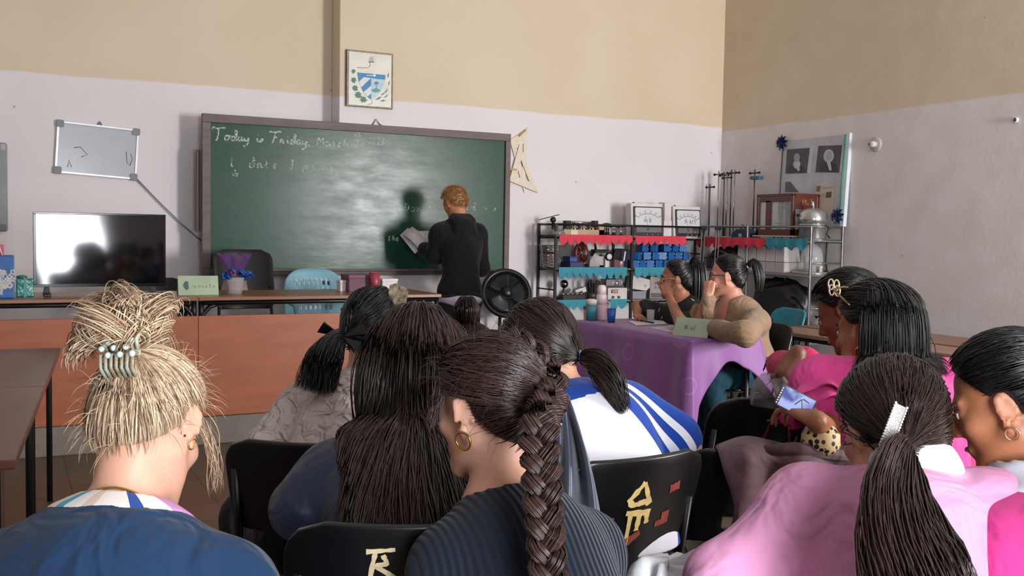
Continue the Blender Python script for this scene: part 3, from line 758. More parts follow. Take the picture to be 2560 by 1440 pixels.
sheet('white paper sheet under the black pen on the purple cloth', [Pz(x, y, PTT) for x, y in ((1571, 803), (1650, 798), (1668, 810), (1590, 815))], PTT + .001)
sheet('second white paper sheet half under the green name card', [Pz(x, y, PTT) for x, y in ((1624, 820), (1700, 812), (1690, 834))], PTT + .001)
pn = tag(MB().tube([Pz(1600, 801, PTT + .008) - Pz(1615, 804, PTT), Pz(1634, 807, PTT + .008) - Pz(1615, 804, PTT)], .0045, 8).build('pen', M('#1a1a1e', .4), None, loc=Pz(1615, 804, PTT)), 'black pen lying on the paper on the purple table', 'pen')
ca, cb_ = Pz(1681, 838, PTT), Pz(1768, 846, PTT); an = math.atan2(cb_.y - ca.y, cb_.x - ca.x)
tent_card('name_card', 'pale green folded name card on the purple cloth', 'name card', ca, an, (cb_ - ca).length, .098, .09, '#a9b9a3', 'Mmol', '#8d9c8c')

# ---------------------------------------------------------------- pedestal fan
fan = thing('pedestal_fan', 'round black pedestal fan standing below the right end of the chalkboard', 'fan', (3.714, 7.36, 0))
FM = M('#0e0e10', .35)
FR = Matrix.Translation((0, 0, .805)) @ Matrix.Rotation(math.radians(-18), 4, 'Z') @ Matrix.Rotation(math.radians(72), 4, 'X')   # local +Z points out of the grille
MB().lathe([(.17, -.03), (.208, -.02), (.212, .0), (.205, .016), (.178, .02), (.172, .0), (.17, -.03)], 48, M_=FR).build('outer_ring', FM, fan)
g_ = MB()
for r in (.06, .085, .105, .125, .145, .165): g_.tube([FR @ Vector((r * math.cos(a), r * math.sin(a), .045 - .12 * r)) for a in np.linspace(0, 6.283, 37)[:-1]], .0013, 4, closed=True)
for i in range(60):
    a = i * 2 * math.pi / 60; g_.tube([FR @ Vector((r * math.cos(a + r * 2), r * math.sin(a + r * 2), .046 - .12 * r)) for r in (.04, .08, .12, .178)], .0012, 4, cap=False)
o = g_.build('front_grille', FM, fan); o['kind'] = 'stuff'
MB().lathe([(0, .055), (.035, .054), (.044, .04), (.044, .0)], 24, M_=FR).build('hub_cap', FM, fan)
for k in range(3):
    def blade(u, v, k=k):
        a0 = k * 2.094 + (u - .5) * 1.75 * (1 - .15 * v); r = .04 + v * .122; return FR @ Vector((r * math.cos(a0), r * math.sin(a0), .004 - .028 * (u - .5)))
    MB().grid(blade, 9, 6).build('blade', M('#1b1b1e', .3), fan, solid=.002)
g2 = MB()
for i in range(32):
    a = i * 2 * math.pi / 32; g2.tube([FR @ Vector((r * math.cos(a), r * math.sin(a), -.05 + .12 * (r - .05))) for r in (.05, .12, .19)], .0013, 4, cap=False)
o = g2.build('rear_grille', FM, fan); o['kind'] = 'stuff'
MB().lathe([(.05, -.04), (.055, -.1), (.04, -.14), (0, -.145)], 20, M_=FR).build('motor_housing', FM, fan)
MB().tube([(0, .11, 0), (0, .11, .42), (0, .115, .76)], [.017, .017, .011], 12).build('pole', FM, fan)
MB().tube([(0, .115, .74), (0, .1, .8)], .02, 10).build('neck', FM, fan)
MB().lathe([(.16, 0), (.16, .012), (.05, .03), (.02, .05), (0, .05)], 28, c=(0, .11, 0)).build('base', FM, fan)
# ---------------------------------------------------------------- two equipment racks
TIERS = (1.285, 1.01, .735, .46)
RACK_BLACK = M('#201c1e', .45, .4); RACK_CHROME = M('#8e8b8a', .3, .8); SHELF_BOARD = M('#8b8484', .6)
RED_PAPER, TEAL_PAPER = M('#cf3348', .7, var=.05), M('#2f8b9e', .7, var=.05)
def scallop(rack, x0, x1, z, h, m, y, label, pitch=.07, axis='x'):
    n = max(2, round((x1 - x0) / pitch)); p = []
    for i in range(n):
        a, b_ = x0 + (x1 - x0) * i / n, x0 + (x1 - x0) * (i + 1) / n; hh = h * random.uniform(.85, 1.1)
        p += [(a, z - hh * .45)] + [(a + (b_ - a) * t, z - hh * (.45 + .55 * math.sin(math.pi * t))) for t in (.15, .35, .5, .65, .85)]
    p += [(x1, z - h * .45), (x1, z + .012), (x0, z + .012)]
    fn = (lambda u, t, w: (u, t, w)) if axis == 'x' else (lambda u, t, w: (t, u, w))
    mb = MB(); k = len(p); top = z + .012
    # strip of quads down to the scalloped edge, gently waved
    lower = p[:-2]; V = []; F = []
    for i, (u, w) in enumerate(lower):
        wv = .006 * math.sin(i * .9); V += [fn(u, y, top), fn(u, y - .004 + wv, w)]
    for i in range(len(lower) - 1): F.append((2 * i, 2 * i + 1, 2 * i + 3, 2 * i + 2))
    mb.add(V, F)
    o = mb.build('paper_edging', m, rack, solid=.0015); o['label'] = label
    return o
def make_rack(name, label, loc, rotz, L_, D_, post_m, top):
    t = thing(name, label, 'rack', loc, rotz)
    for x in (0, L_ / 2, L_):
        for y in (0, D_): MB().box(x - .011, x + .011, y - .011, y + .011, 0, top).build('post', post_m, t, bevel=.002)
    for z in TIERS:
        MB().box(.011, L_ - .011, -.008, D_ + .008, z - .012, z).build('shelf', SHELF_BOARD, t)
        for y in (-.009, D_ + .009): MB().tube([(0, y, z - .016), (L_, y, z - .016)], .008, 6).build('rail', post_m, t)
    for y in (0, D_): MB().tube([(0, y, top - .008), (L_, y, top - .008)], .008, 6).build('rail', post_m, t)
    for x in (0, L_):
        for z in (top - .008, 1.285, 1.14, 1.01, .83, .735, .46): MB().tube([(x, 0, z), (x, D_, z)], .0065, 6).build('rung', post_m, t)
    return t
R1X, R1Y, R1L = 4.135, 7.29, 1.525
rack1 = make_rack('equipment_rack', 'black metal rack of laboratory equipment against the front wall', (R1X, R1Y, 0), 0, R1L, .30, RACK_BLACK, 1.39)
for a, b_, z, m, l in ((.02, .75, 1.285, RED_PAPER, 'red scalloped paper edging'), (.78, 1.32, 1.285, RED_PAPER, 'red scalloped paper edging'),
                    (.02, .70, 1.01, TEAL_PAPER, 'teal scalloped paper edging'), (.78, 1.51, 1.01, TEAL_PAPER, 'teal scalloped paper edging'),
                    (.0, .42, .735, TEAL_PAPER, 'teal scalloped paper edging'), (.53, .70, .735, TEAL_PAPER, 'teal scalloped paper edging')):
    scallop(rack1, a, b_, z, .075 if m is RED_PAPER else .085, m, -.022, l)
def r1(px, y=7.42): return Py(px, 620, y).x           # along rack 1
# second rack against the right wall: local x runs towards the corner
R2X, R2Y, R2L = 5.76, 6.03, 1.5
rack2 = thing('equipment_rack', 'grey metal rack of laboratory equipment against the right wall', 'rack', (R2X, R2Y, 0))
for yy in (0, .765, R2L):
    for xx in (0, .34): MB().box(xx - .009, xx + .009, yy - .009, yy + .009, 0, 1.40).build('post', RACK_CHROME if yy < 1 else RACK_BLACK, rack2, bevel=.002)
for z in (TIERS[0], TIERS[1], TIERS[3]):
    MB().box(0, .34, .0, R2L, z - .012, z).build('shelf', SHELF_BOARD, rack2)
    for xx in (-.008, .348): MB().tube([(xx, 0, z - .016), (xx, R2L, z - .016)], .008, 6).build('rail', RACK_CHROME, rack2)
for xx in (0, .34): MB().tube([(xx, 0, 1.392), (xx, R2L, 1.392)], .008, 6).build('rail', RACK_CHROME, rack2)
for z in (1.392, 1.285, 1.10, 1.01, .735, .46):
    for yy in (0, R2L): MB().tube([(0, yy, z), (.34, yy, z)], .0065, 6).build('rung', RACK_CHROME, rack2)
scallop(rack2, .52, 1.45, 1.285, .09, RED_PAPER, -.022, 'red scalloped paper edging', .12, 'y')
scallop(rack2, .02, .50, 1.285, .10, TEAL_PAPER, -.022, 'teal scalloped paper edging', .12, 'y')
def r2(px, x=5.93): return Px(px, 640, x).y

STEEL, DARKM, BRASS = M('#b6b4b2', .25, .9), M('#232124', .45, .4), M('#8b7f6a', .35, .8)
GLASSY = mat('clear_glass', '#e8eeee', .04, alpha=.22, var=0)
T1, T2, T3, T4 = TIERS
# ---- rack 1, top shelf
def meter(label, pxa, pxb, h, word, ticks, y, tilt):
    xa, xb = r1(pxa, y), r1(pxb, y); w = xb - xa
    t = thing('demonstration_meter', label, 'meter', (xa, y, T1), rot=(math.radians(-tilt), 0, math.radians(-2)))
    MB().box(0, w, 0, .09, 0, h).build('case', M('#d8d2d4', .5), t, bevel=.006)
    MB().box(w * .06, w * .97, -.012, 0, .012, h - .03).build('black_front', M('#252224', .4), t, bevel=.004)
    MB().prism(rrect(w * .10, w * .93, h * .33, h - .040, .012), -.016, -.012).build('dial', M('#d4d6d8', .3), t)
    MB().box(w * .13, w * .92, -.0145, -.012, h * .14, h * .32).build('lower_panel', M('#6e6669', .5), t)
    cx, cz, r = w * .5, h * .38, w * .37
    mb = MB(); mb.tube([(cx + r * math.cos(a), -.0165, cz + .06 * h + r * .62 * math.sin(a)) for a in np.linspace(.55, 2.6, 14)], .0016, 4)
    for a in np.linspace(.6, 2.55, ticks):
        mb.tube([(cx + r * k * math.cos(a), -.0165, cz + .06 * h + r * .62 * k * math.sin(a)) for k in (1.04, 1.14)], .0016, 4)
        mb.tube([(cx + r * k * math.cos(a), -.0165, cz + .06 * h + r * .62 * k * math.sin(a)) for k in (1.2, 1.32)], .003, 4)
    o = mb.build('scale_marks', M('#33312f'), t); o['kind'] = 'stuff'
    mb = MB(); x = w * .37
    for ch in word:
        for st in {'A': [[(0, 0), (.3, 1), (.6, 0)], [(.12, .4), (.48, .4)]], '-': [[(.05, .45), (.4, .45)]], 'O': [[(.1, 0), (.3, 0), (.1, .4), (.2, .9), (.5, .9), (.6, .4), (.4, 0), (.6, 0)]],
                   'V': [[(0, 1), (.25, 0), (.5, 1)]], '0': [[(.1, .1), (.1, .9), (.45, .9), (.45, .1), (.1, .1)]], 'Y': [[(0, 1), (.25, .5), (.5, 1)], [(.25, .5), (.25, 0)]], '/': [[(0, 0), (.35, 1)]]}[ch]:
            mb.tube([(x + u * .032, -.0165, h * .44 + v * .036) for u, v in st], .002, 4)
        x += .026
    o = mb.build('dial_lettering', M('#2c2a29'), t); o['kind'] = 'stuff'
    MB().tube([(w * .5, -.016, h * .30), (w * .42, -.018, h * .62)], .0012, 4).build('needle', M('#4a4644'), t)
    MB().cyl((w * .5, -.019, h * .235), (w * .5, -.012, h * .235), .012, 12).build('adjuster', M('#4f494c'), t)
    for k in range(3): MB().cyl((w * (.45 + .17 * k), -.026, h * .075), (w * (.45 + .17 * k), -.012, h * .075), .005, 8).build('terminal', M('#c9867f', .5), t)
    MB().cyl((w * .15, .04, h), (w * .15, .04, h + .012), .008, 8).build('screw', DARKM, t)
    return t
meter('white demonstration meter with an ampere and ohm dial', 1578, 1655, .30, 'A-O', 6, 7.36, 4)
meter('white demonstration meter with a volt dial', 1684, 1750, .285, 'V-0/Y', 7, 7.36, 5)
xa, xb = r1(1656), r1(1673)
bb = crate('upright_carton', 'tall white carton standing between the two meters', 'box', xa, xb, 7.40, 7.5, T1, .315, '#d8d1d3')
MB().box(-.05, .035, -.062, -.05, .0, .15).build('front_flap', M('#ddd6d8', .6), bb, bevel=.002)
# open carton with metal parts
xa, xb = r1(1396), r1(1497)
ob = thing('open_carton', 'open brown cardboard tray of metal parts on the top shelf', 'box', (xa, 7.34, T1)); w = xb - xa
mb = MB(); mb.box(0, w, 0, .004, 0, .055); mb.box(0, w, .2, .204, 0, .055); mb.box(0, .004, 0, .2, 0, .055); mb.box(w - .05, w, 0, .2, 0, .085); mb.box(0, w, 0, .2, 0, .004)
mb.build('tray', M('#b79a80', .7), ob)
MB().box(.07, .14, -.003, .0, .0, .05).build('label_sticker', M('#d8cdb8'), ob)
for i in range(12):
    x = .05 + i * .03; MB().tube([(x, .05, .05), (x + .02, .08, .085), (x + .05, .06, .06)], .01, 6).build('metal_part', (STEEL, DARKM, BRASS)[i % 3], ob)
MB().tube([(.12, .06, .115), (.31, .06, .115)], .012, 8).build('steel_rod', STEEL, ob); MB().box(.05, .1, .04, .1, .055, .13).build('clamp_block', DARKM, ob, bevel=.003); MB().box(.33, .37, .04, .1, .085, .135).build('end_block', DARKM, ob, bevel=.003)
# little propeller instrument clamped to the left end
pr = thing('propeller_model', 'small black propeller instrument standing on the rack corner', 'instrument', (R1X + .06, 7.45, T1))
MB().tube([(0, 0, 0), (0, 0, .12)], .014, 8).build('stand', DARKM, pr); MB().ball((0, 0, .135), (.028, .022, .025)).build('motor', DARKM, pr)
MB().box(-.1, .1, -.008, .008, .158, .164, Matrix.Rotation(math.radians(-14), 4, 'Y')).build('blade', DARKM, pr); MB().lathe([(.035, 0), (.03, .015)], 14).build('base', DARKM, pr)
MB().ball((.012, -.02, .14), .008, 8, 6).build('steel_cap', STEEL, pr)
# grey glass heap and black lens holders
gh = thing('glass_dish', 'grey glass dish with a knob at the left end of the top shelf', 'dish', (R1X + .03, 7.33, T1))
MB().lathe([(.06, 0), (.075, .02), (.05, .05), (.0, .06)], 20).build('dish', mat('grey_glass', '#8d8a88', .1, alpha=.7), gh); MB().ball((0, 0, .068), .012, 8, 6).build('knob', M('#8d8a88', .2), gh)
for i, (px, lab) in enumerate(((1508, 'chrome clamp cluster under the black lens holder'), (1524, 'chrome clamp cluster in the middle of the top shelf'), (1542, 'chrome clamp cluster beside the red edging seam'))):
    c = thing('clamp', lab, 'clamp', (r1(px), 7.36, T1), .4 * i)
    MB().box(-.02, .02, -.02, .02, 0, .02).build('foot', DARKM, c, bevel=.003)
    for k in range(3):
        MB().tube([(-.02 + .02 * k, 0, .02), (-.022 + .02 * k, 0, .07)], .005, 6).build('pin', STEEL, c); MB().ball((-.022 + .02 * k, 0, .075), .008, 8, 6).build('pin_head', STEEL, c)
lh = thing('lens_holder', 'round black lens holder lying across the chrome clamps', 'instrument', (r1(1520), 7.45, T1))
MB().lathe([(.02, 0), (.022, .07), (.05, .085), (.055, .1), (.03, .115), (0, .12)], 18).build('holder', DARKM, lh); MB().box(-.01, .13, -.01, .01, .08, .09).build('arm', DARKM, lh)
MB().ball((.14, 0, .085), (.03, .02, .012)).build('tip', DARKM, lh)
# ---- rack 1, second shelf
pb = thing('wire_basket', 'grey perforated metal basket at the left end of the second shelf', 'basket', (r1(1377, 7.48), 7.48, T2))
def bask(u, v): a = u * 6.2832; r = .07 + .028 * v; return (r * math.cos(a), r * math.sin(a), .005 + .185 * v)
nu, nv = 28, 15; V = [bask(i / nu, j / (nv - 1)) for j in range(nv) for i in range(nu)]
F = [(j * nu + i, j * nu + (i + 1) % nu, (j + 1) * nu + (i + 1) % nu, (j + 1) * nu + i) for j in range(nv - 1) for i in range(nu) if not (j % 2 and i % 2)]
MB().add(V, F).build('mesh_wall', M('#8a827e', .35, .6), pb, solid=.002); MB().lathe([(.07, 0), (.07, .006)], 28).build('bottom', M('#8a827e', .4, .5), pb)
MB().tube(arc((0, 0), .099, 0, 6.2832, 28, lambda a, b: (a, b, .19)), .004, 6).build('rim', M('#98908c', .3, .7), pb)
xa, xb = r1(1413), r1(1446)
nt_ = crate('equipment_tray', 'dark navy flat equipment tray on the second shelf', 'tray', xa, xb, 7.33, 7.5, T2, .055, '#232a4e', .5)
xa, xb = r1(1415), r1(1434)
crate('blue_case', 'small royal blue case lying on the navy tray', 'case', xa, xb, 7.35, 7.47, T2 + .055, .045, '#23429a', .5, '#2a4aa6')
cw = thing('coil_wheel', 'copper red spoked coil wheel on the second shelf', 'instrument', (r1(1462), 7.48, T2))
ROT = Matrix.Translation((0, 0, .13)) @ Matrix.Rotation(math.radians(90), 4, 'X') @ Matrix.Rotation(math.radians(25), 4, 'Y')
MB().lathe([(.075, -.012), (.095, -.012), (.095, .012), (.075, .012), (.075, -.012)], 24, M_=ROT).build('ring', M('#7a3f38', .4, .3), cw)
for k in range(4): a = k * 1.57 + .5; MB().tube([ROT @ Vector((.0, 0, 0)), ROT @ Vector((.08 * math.cos(a), .08 * math.sin(a), 0))], .009, 6).build('spoke', M('#6e352f', .4), cw)
MB().lathe([(.02, -.025), (.02, .025)], 12, M_=ROT).build('hub', STEEL, cw); MB().box(-.05, .05, -.04, .04, 0, .035).build('base', DARKM, cw, bevel=.004)
gf = thing('glass_plate', 'pale glass plate leaning against the copper coil wheel', 'plate', (r1(1480), 7.38, T2))
MB().prism([(-.05, 0), (.05, 0), (.06, .1), (.0, .13), (-.045, .06)], -.006, 0).build('plate', mat('pale_glass', '#c9bfbd', .15, alpha=.6), gf); MB().box(-.05, .05, -.012, .012, 0, .012).build('foot', DARKM, gf)
mo = thing('small_motor', 'black electric motor bracket with steel plate on the second shelf', 'instrument', (r1(1512), 7.5, T2))
MB().box(-.07, .07, -.04, .04, .10, .16).build('motor', DARKM, mo, bevel=.006); MB().box(-.07, .08, -.045, -.04, .105, .13).build('plate', STEEL, mo)
MB().tube([(-.06, 0, 0), (-.06, 0, .12)], .012, 6).build('post', DARKM, mo); MB().tube([(.06, 0, 0), (.06, 0, .12)], .012, 6).build('post', DARKM, mo); MB().tube([(-.09, 0, .24), (-.05, 0, .2), (-.04, 0, .15)], .012, 6).build('arm', DARKM, mo); MB().box(-.08, .08, -.05, .05, 0, .02).build('base', DARKM, mo)
dg = thing('dial_gauge', 'white stand with a round black rimmed dial gauge', 'gauge', (r1(1519, 7.39), 7.39, T2))
MB().box(-.03, .03, -.015, .015, .0, .09).build('stand', M('#d5d3d6', .4), dg, bevel=.003)
MB().lathe([(0, -.012), (.034, -.012), (.036, .012), (0, .012)], 20, M_=Matrix.Translation((0, -.02, .10)) @ Matrix.Rotation(math.radians(90), 4, 'X')).build('rim', DARKM, dg)
MB().lathe([(.026, .0), (.026, .003), (0, .003)], 20, M_=Matrix.Translation((0, -.032, .10)) @ Matrix.Rotation(math.radians(90), 4, 'X')).build('face', M('#e3e3e6', .3), dg)
nb = thing('portable_projector', 'dark navy box instrument with a bright slot beside the dial gauge', 'instrument', (r1(1551, 7.50), 7.50, T2), rot=(0, math.radians(10), 0))
MB().box(-.05, .075, -.06, .06, .0, .165).build('case', M('#1a1f38', .3), nb, bevel=.006); MB().box(-.02, -.006, -.064, -.06, .06, .145).build('slot', M('#e4e6ea', .3), nb)
tn = thing('tin_can', 'dull pink tin beside the navy instrument', 'tin', (r1(1551, 7.33), 7.325, T2))
MB().lathe([(.028, 0), (.028, .06), (.026, .065), (0, .065)], 18).build('can', M('#b08d8d', .35, .3), tn); MB().box(-.075, -.03, -.02, .03, 0, .075).build('holder', M('#6d3a40', .5), tn, bevel=.004)
# blue plastic boxes, stacked loosely
BLUEB = M('#1d63a8', .45); ZS = (0, .073, .146)
spots = [(1586, 0, 0), (1603, 0, 6), (1623, 0, -3), (1643, 0, 4), (1663, 0, 6), (1683, 0, 0), (1703, 0, -4), (1593, 1, 14), (1615, 1, -4), (1635, 1, 3), (1655, 1, -8), (1674, 1, 6), (1693, 1, 0), (1608, 2, 5), (1636, 2, 20), (1664, 2, 0), (1684, 2, 8), (1704, 2, -4), (1712, 1, 4)]
row = ('bottom row', 'middle row', 'top row')
for px, lv, rz in spots:
    c = thing('connector_box', 'bright blue plastic box with white studs in the %s of the heap' % row[lv], 'box', (r1(px, 7.40 + .02 * lv), 7.40 + .02 * lv, T2 + ZS[lv]), math.radians(rz * 2.2), 'blue plastic boxes on the second shelf, ' + row[lv])
    MB().box(-.036, .036, -.03, .03, 0, .07).build('box', BLUEB, c, bevel=.004)
    MB().cyl((.040, -.022, .02), (.040, -.022, .026), .005, 8).build('stud', M('#dfe6ee', .4), c)
    MB().cyl((.03, -.034, .055), (.03, -.03, .055), .0045, 8).build('stud', M('#dfe6ee', .4), c)
nvb = crate('navy_block', 'dark navy carton behind the heap of blue boxes', 'box', r1(1600, 7.53), r1(1700, 7.53), 7.50, 7.56, T2, .21, '#17305e', .5)
# ---- rack 1, third shelf
sb = thing('steel_sphere', 'polished steel ball on a stem on the third shelf', 'instrument', (r1(1412, 7.47), 7.47, T3))
MB().ball((0, 0, .135), .037, 20, 14).build('sphere', M('#9c9894', .08, 1.0), sb); MB().tube([(-.03, 0, .02), (0, 0, .1)], .008, 8).build('stem', DARKM, sb); MB().box(-.07, .03, -.03, .03, 0, .03).build('base', DARKM, sb, bevel=.004)
bt = crate('parts_tray', 'black tray with silver fittings below the steel ball', 'tray', r1(1397), r1(1452), 7.33, 7.41, T3, .05, '#141315', .5)
for k in range(5): MB().ball((-.09 + .045 * k, 0, .055), (.018, .02, .012)).build('fitting', STEEL, bt)
wbx = thing('tilted_carton', 'little white carton tilted on the third shelf', 'box', (r1(1449), 7.47, T3 + .0), rot=(0, math.radians(-16), 0))
MB().box(0, .11, -.03, .03, .04, .085).build('box', M('#d8d2d2', .6), wbx, bevel=.003); MB().box(.02, .07, -.031, -.03, .042, .06).build('window', M('#3d3838'), wbx); MB().box(.02, .09, -.02, .02, .0, .04).build('foot', DARKM, wbx)
br_ = thing('brush_jar', 'dark jar of upright brushes behind the thermos', 'jar', (r1(1487), 7.45, T3))
MB().lathe([(.045, 0), (.05, .06), (.04, .06), (.038, .01), (0, .01)], 18).build('jar', M('#40383a', .4), br_)
for k in range(9): a = k * .7; MB().tube([(.02 * math.cos(a), .02 * math.sin(a), .02), (.045 * math.cos(a), .03 * math.sin(a), .11 + .03 * (k % 3))], .005, 6, r1=.009).build('brush', M('#2c2527', .7), br_)
rd = thing('radio_set', 'silver radio instrument with a round knob on top of the power supply', 'instrument', (r1(1531, 7.4), 7.40, T3 + .105))
MB().box(-.085, .085, -.05, .05, 0, .075).build('case', M('#8f8c8e', .35, .6), rd, bevel=.005); MB().lathe([(.024, 0), (.022, .012), (0, .014)], 18, M_=Matrix.Translation((.02, -.05, .04)) @ Matrix.Rotation(math.radians(90), 4, 'X')).build('knob', M('#c4c2c4', .25, .7), rd)
for k in (-1, 1): MB().lathe([(.012, 0), (.01, .01), (0, .01)], 12, M_=Matrix.Translation((.02 + .05 * k, -.05, .045)) @ Matrix.Rotation(math.radians(90), 4, 'X')).build('small_knob', M('#d0ced0', .3, .5), rd)
MB().box(-.08, .08, -.052, -.05, .005, .02).build('trim_strip', M('#333033'), rd); MB().tube([(-.085, 0, .075), (-.085, 0, .085), (.085, 0, .085), (.085, 0, .075)], .004, 6).build('handle', STEEL, rd)
ps = thing('power_supply', 'white power supply with a red display on the third shelf', 'instrument', (r1(1531), 7.38, T3))
MB().box(-.1, .1, -.06, .06, 0, .105).build('case', M('#d2cbcb', .5), ps, bevel=.004); MB().box(-.065, .0, -.064, -.06, .06, .09).build('display_frame', M('#2a1d1e', .4), ps)
MB().box(-.058, -.006, -.066, -.064, .064, .086).build('red_display', M('#a82833', .3, color2='#e2a49c', scale=40), ps)
for k in range(2): MB().cyl((-.05 + .06 * k, -.072, .025), (-.05 + .06 * k, -.06, .025), .012, 12).build('knob', M('#58494b', .5), ps)
sp_ = crate('speaker_cabinet', 'grey loudspeaker box with a dark round hole on the third shelf', 'speaker', r1(1546, 7.5), r1(1572, 7.5), 7.49, 7.57, T3, .20, '#7c7470', .6)
MB().cyl((0, -.043, .13), (0, -.04, .13), .018, 16).build('cone', M('#2a2628'), sp_)
wc = thing('white_case', 'white angular case beside the rack centre post', 'case', (r1(1597, 7.42), 7.42, T3 + .082), rot=(0, math.radians(6), 0))
MB().prism([(-.1, 0), (.06, -.005), (.095, .03), (.085, .10), (-.095, .12)], -.05, .05).build('case', M('#d6d0cb', .5), wc, bevel=.005); MB().box(.03, .05, -.053, -.05, .03, .05).build('latch', M('#a9a4a0'), wc)
gb = crate('grey_carton', 'grey blue box under the white angular case', 'box', r1(1578, 7.42), r1(1612, 7.42), 7.38, 7.48, T3, .07, '#8f8f9c', .6, '#9a9aa6')
st_ = thing('grey_console', 'grey console with two knobs behind the woman in black', 'instrument', (r1(1645, 7.45), 7.45, T3))
MB().box(-.11, .13, -.05, .05, 0, .2).build('case', M('#a39f9b', .5), st_, bevel=.005); MB().box(-.06, .05, -.053, -.05, .13, .15).build('slot', M('#6e6a67'), st_)
for k in range(2): MB().cyl((-.05 + .04 * k, -.06, .1), (-.05 + .04 * k, -.05, .1), .01, 10).build('knob', M('#8b8783'), st_)
MB().box(-.1, .1, -.054, -.05, .01, .05).build('chrome_strip', STEEL, st_)
# ---- rack 1, lowest shelf
for i in range(6):
    z = T4 + .012 + .03 * (i // 2); y = 7.34 + .1 * (i % 2)
    tag(MB().tube([(-.2, 0, 0), (.2, 0, 0)], .012, 8).build('metal_rod', (STEEL, DARKM)[i % 2], None, loc=(r1(1428), y, z)), 'long metal rod lying in the bundle on the lowest shelf', 'rod', 'metal rods on the lowest shelf')
for i, px in enumerate((1362, 1378)):
    v_ = thing('white_vase', ('rounded white jar with a turned rim left of the rods', 'faceted white jar right of the rounded one')[i], 'jar', (r1(px, 7.42), 7.40 + .1 * i, T4))
    MB().lathe([(.03, 0), (.045, .03), (.042, .075), (.03, .1), (.033, .105)], 8 if i else 16).build('jar', M('#cfc8c4', .5), v_); MB().lathe([(.034, .104), (.03, .115), (0, .115)], 12).build('stopper', M('#b9b2ae', .5), v_)
# slim chrome stands at the right end of rack 1
for i, (px, lab) in enumerate(((1748, 'slim chrome stand leaning at the right end of the black rack'), (1760, 'slim chrome stand with a hooked top at the rack corner'))):
    s_ = thing('chrome_stand', lab, 'stand', (r1(px, 7.2) + .03 * i, 7.22 - .1 * i, 0), rot=(0, math.radians(2.5), 0))
    for dx in (-.016, .016): MB().tube([(dx, 0, 0), (dx, 0, 1.36)], .005, 6).build('rod', STEEL, s_)
    MB().box(-.028, .028, -.012, .012, 1.36, 1.385).build('head', DARKM, s_, bevel=.003); MB().box(-.05, .05, -.05, .05, 0, .015).build('foot', DARKM, s_)

# ---- rack 2, top shelf
heights = ((1775, 460, 5.98), (1797, 428, 6.0), (1811, 430, 5.93), (1818, 436, 5.86), (1829, 424, 6.0), (1837, 424, 5.9), (1887, 424, 6.0))
labs = ('short retort stand nearest the room corner', 'tall retort stand with a wide cross clamp beside the short one', 'tall retort stand with chrome rod between the cross clamps', 'slightly lower retort stand with a single clamp', 'retort stand with a high double clamp', 'front retort stand of the high double clamp pair', 'retort stand with a blue clamp behind the wooden balance case')
for i, (px, py, x) in enumerate(heights):
    p = Px(px, py, x); t = thing('retort_stand', labs[i], 'stand', (x, p.y, T1)); h = p.z - T1
    MB().box(-.03, .03, -.025, .025, 0, .02).build('base', M('#c9c2be', .5), t, bevel=.003)
    MB().tube([(0, 0, .02), (0, 0, h)], .0065, 8).build('rod', STEEL if i % 2 else M('#6f6c6c', .3, .8), t)
    MB().tube([(0, -.06, h - .03), (0, .06, h - .03)], .006, 6).build('cross_bar', DARKM, t)
    for k in (-1, 1): MB().ball((0, .06 * k, h - .03), .012, 8, 6).build('clamp_screw', DARKM, t)
    if i == 6: MB().box(-.03, .03, -.09, .03, h - .09, h - .06).build('blue_clamp', M('#2b5f8a', .5), t, bevel=.004)
bd = thing('blue_apparatus', 'dark blue rounded apparatus beside the wooden balance case', 'instrument', (5.88, r2(1860, 5.88), T1))
MB().prism([(-.13, 0), (.13, 0), (.12, .05), (.06, .085), (-.04, .09), (-.12, .05)], -.05, .05, lambda u, t, w: (t, u, w)).build('body', M('#23445e', .4), bd, bevel=.006)
MB().box(-.053, -.05, -.02, .02, .015, .045).build('label_plate', M('#b9c4cc'), bd); MB().tube([(0, -.05, .088), (0, -.03, .12), (0, .0, .09), (0, .03, .125), (0, .06, .08)], .006, 6).build('tubing', M('#5d5a5c'), bd)
# wooden balance case
WOODC = mat('balance_wood', '#5e2f20', .35, var=.2, scale=5, stretch=(1, 1, 6))
bc_ = thing('balance_case', 'red brown wooden case with glass panes holding a laboratory balance', 'balance', (5.82, 6.31, T1 + .035))
bw2, bd2, bh2 = .26, .42, .34    # x, y, z
for (x, y) in ((0, 0), (0, bd2), (bw2, 0), (bw2, bd2)): MB().box(x - .014, x + .014, y - .014, y + .014, 0, bh2).build('corner_post', WOODC, bc_, bevel=.002)
MB().box(-.014, bw2 + .014, -.014, bd2 + .014, bh2 - .012, bh2 + .008).build('roof', WOODC, bc_, bevel=.002); MB().box(-.014, bw2 + .014, -.014, bd2 + .014, 0, .05).build('drawer_base', WOODC, bc_, bevel=.002)
MB().box(-.012, .012, -.0, bd2, bh2 - .06, bh2 - .01).build('front_rail', WOODC, bc_); MB().box(-.012, .012, bd2 * .62, bd2 * .76, .05, bh2 - .05).build('mullion', WOODC, bc_)
MB().box(0, bw2, -.012, .012, bh2 - .12, bh2 - .01).build('side_rail', WOODC, bc_)
MB().box(-.002, .002, .014, bd2 - .014, .05, bh2 - .06).build('front_pane', GLASSY, bc_); MB().box(.014, bw2 - .014, -.002, .002, .05, bh2 - .12).build('side_pane', GLASSY, bc_)
MB().box(bw2 - .004, bw2, .014, bd2 - .014, .05, bh2).build('back_pane', M('#c9c4bf', .5), bc_)
mb = MB(); mb.box(.1, .125, .165, .20, .05, .25); mb.tube([(.11, .06, .245), (.11, .18, .225), (.11, .3, .245)], .009, 6); mb.ball((.11, .18, .255), (.02, .03, .02)); mb.build('balance_beam', DARKM, bc_)
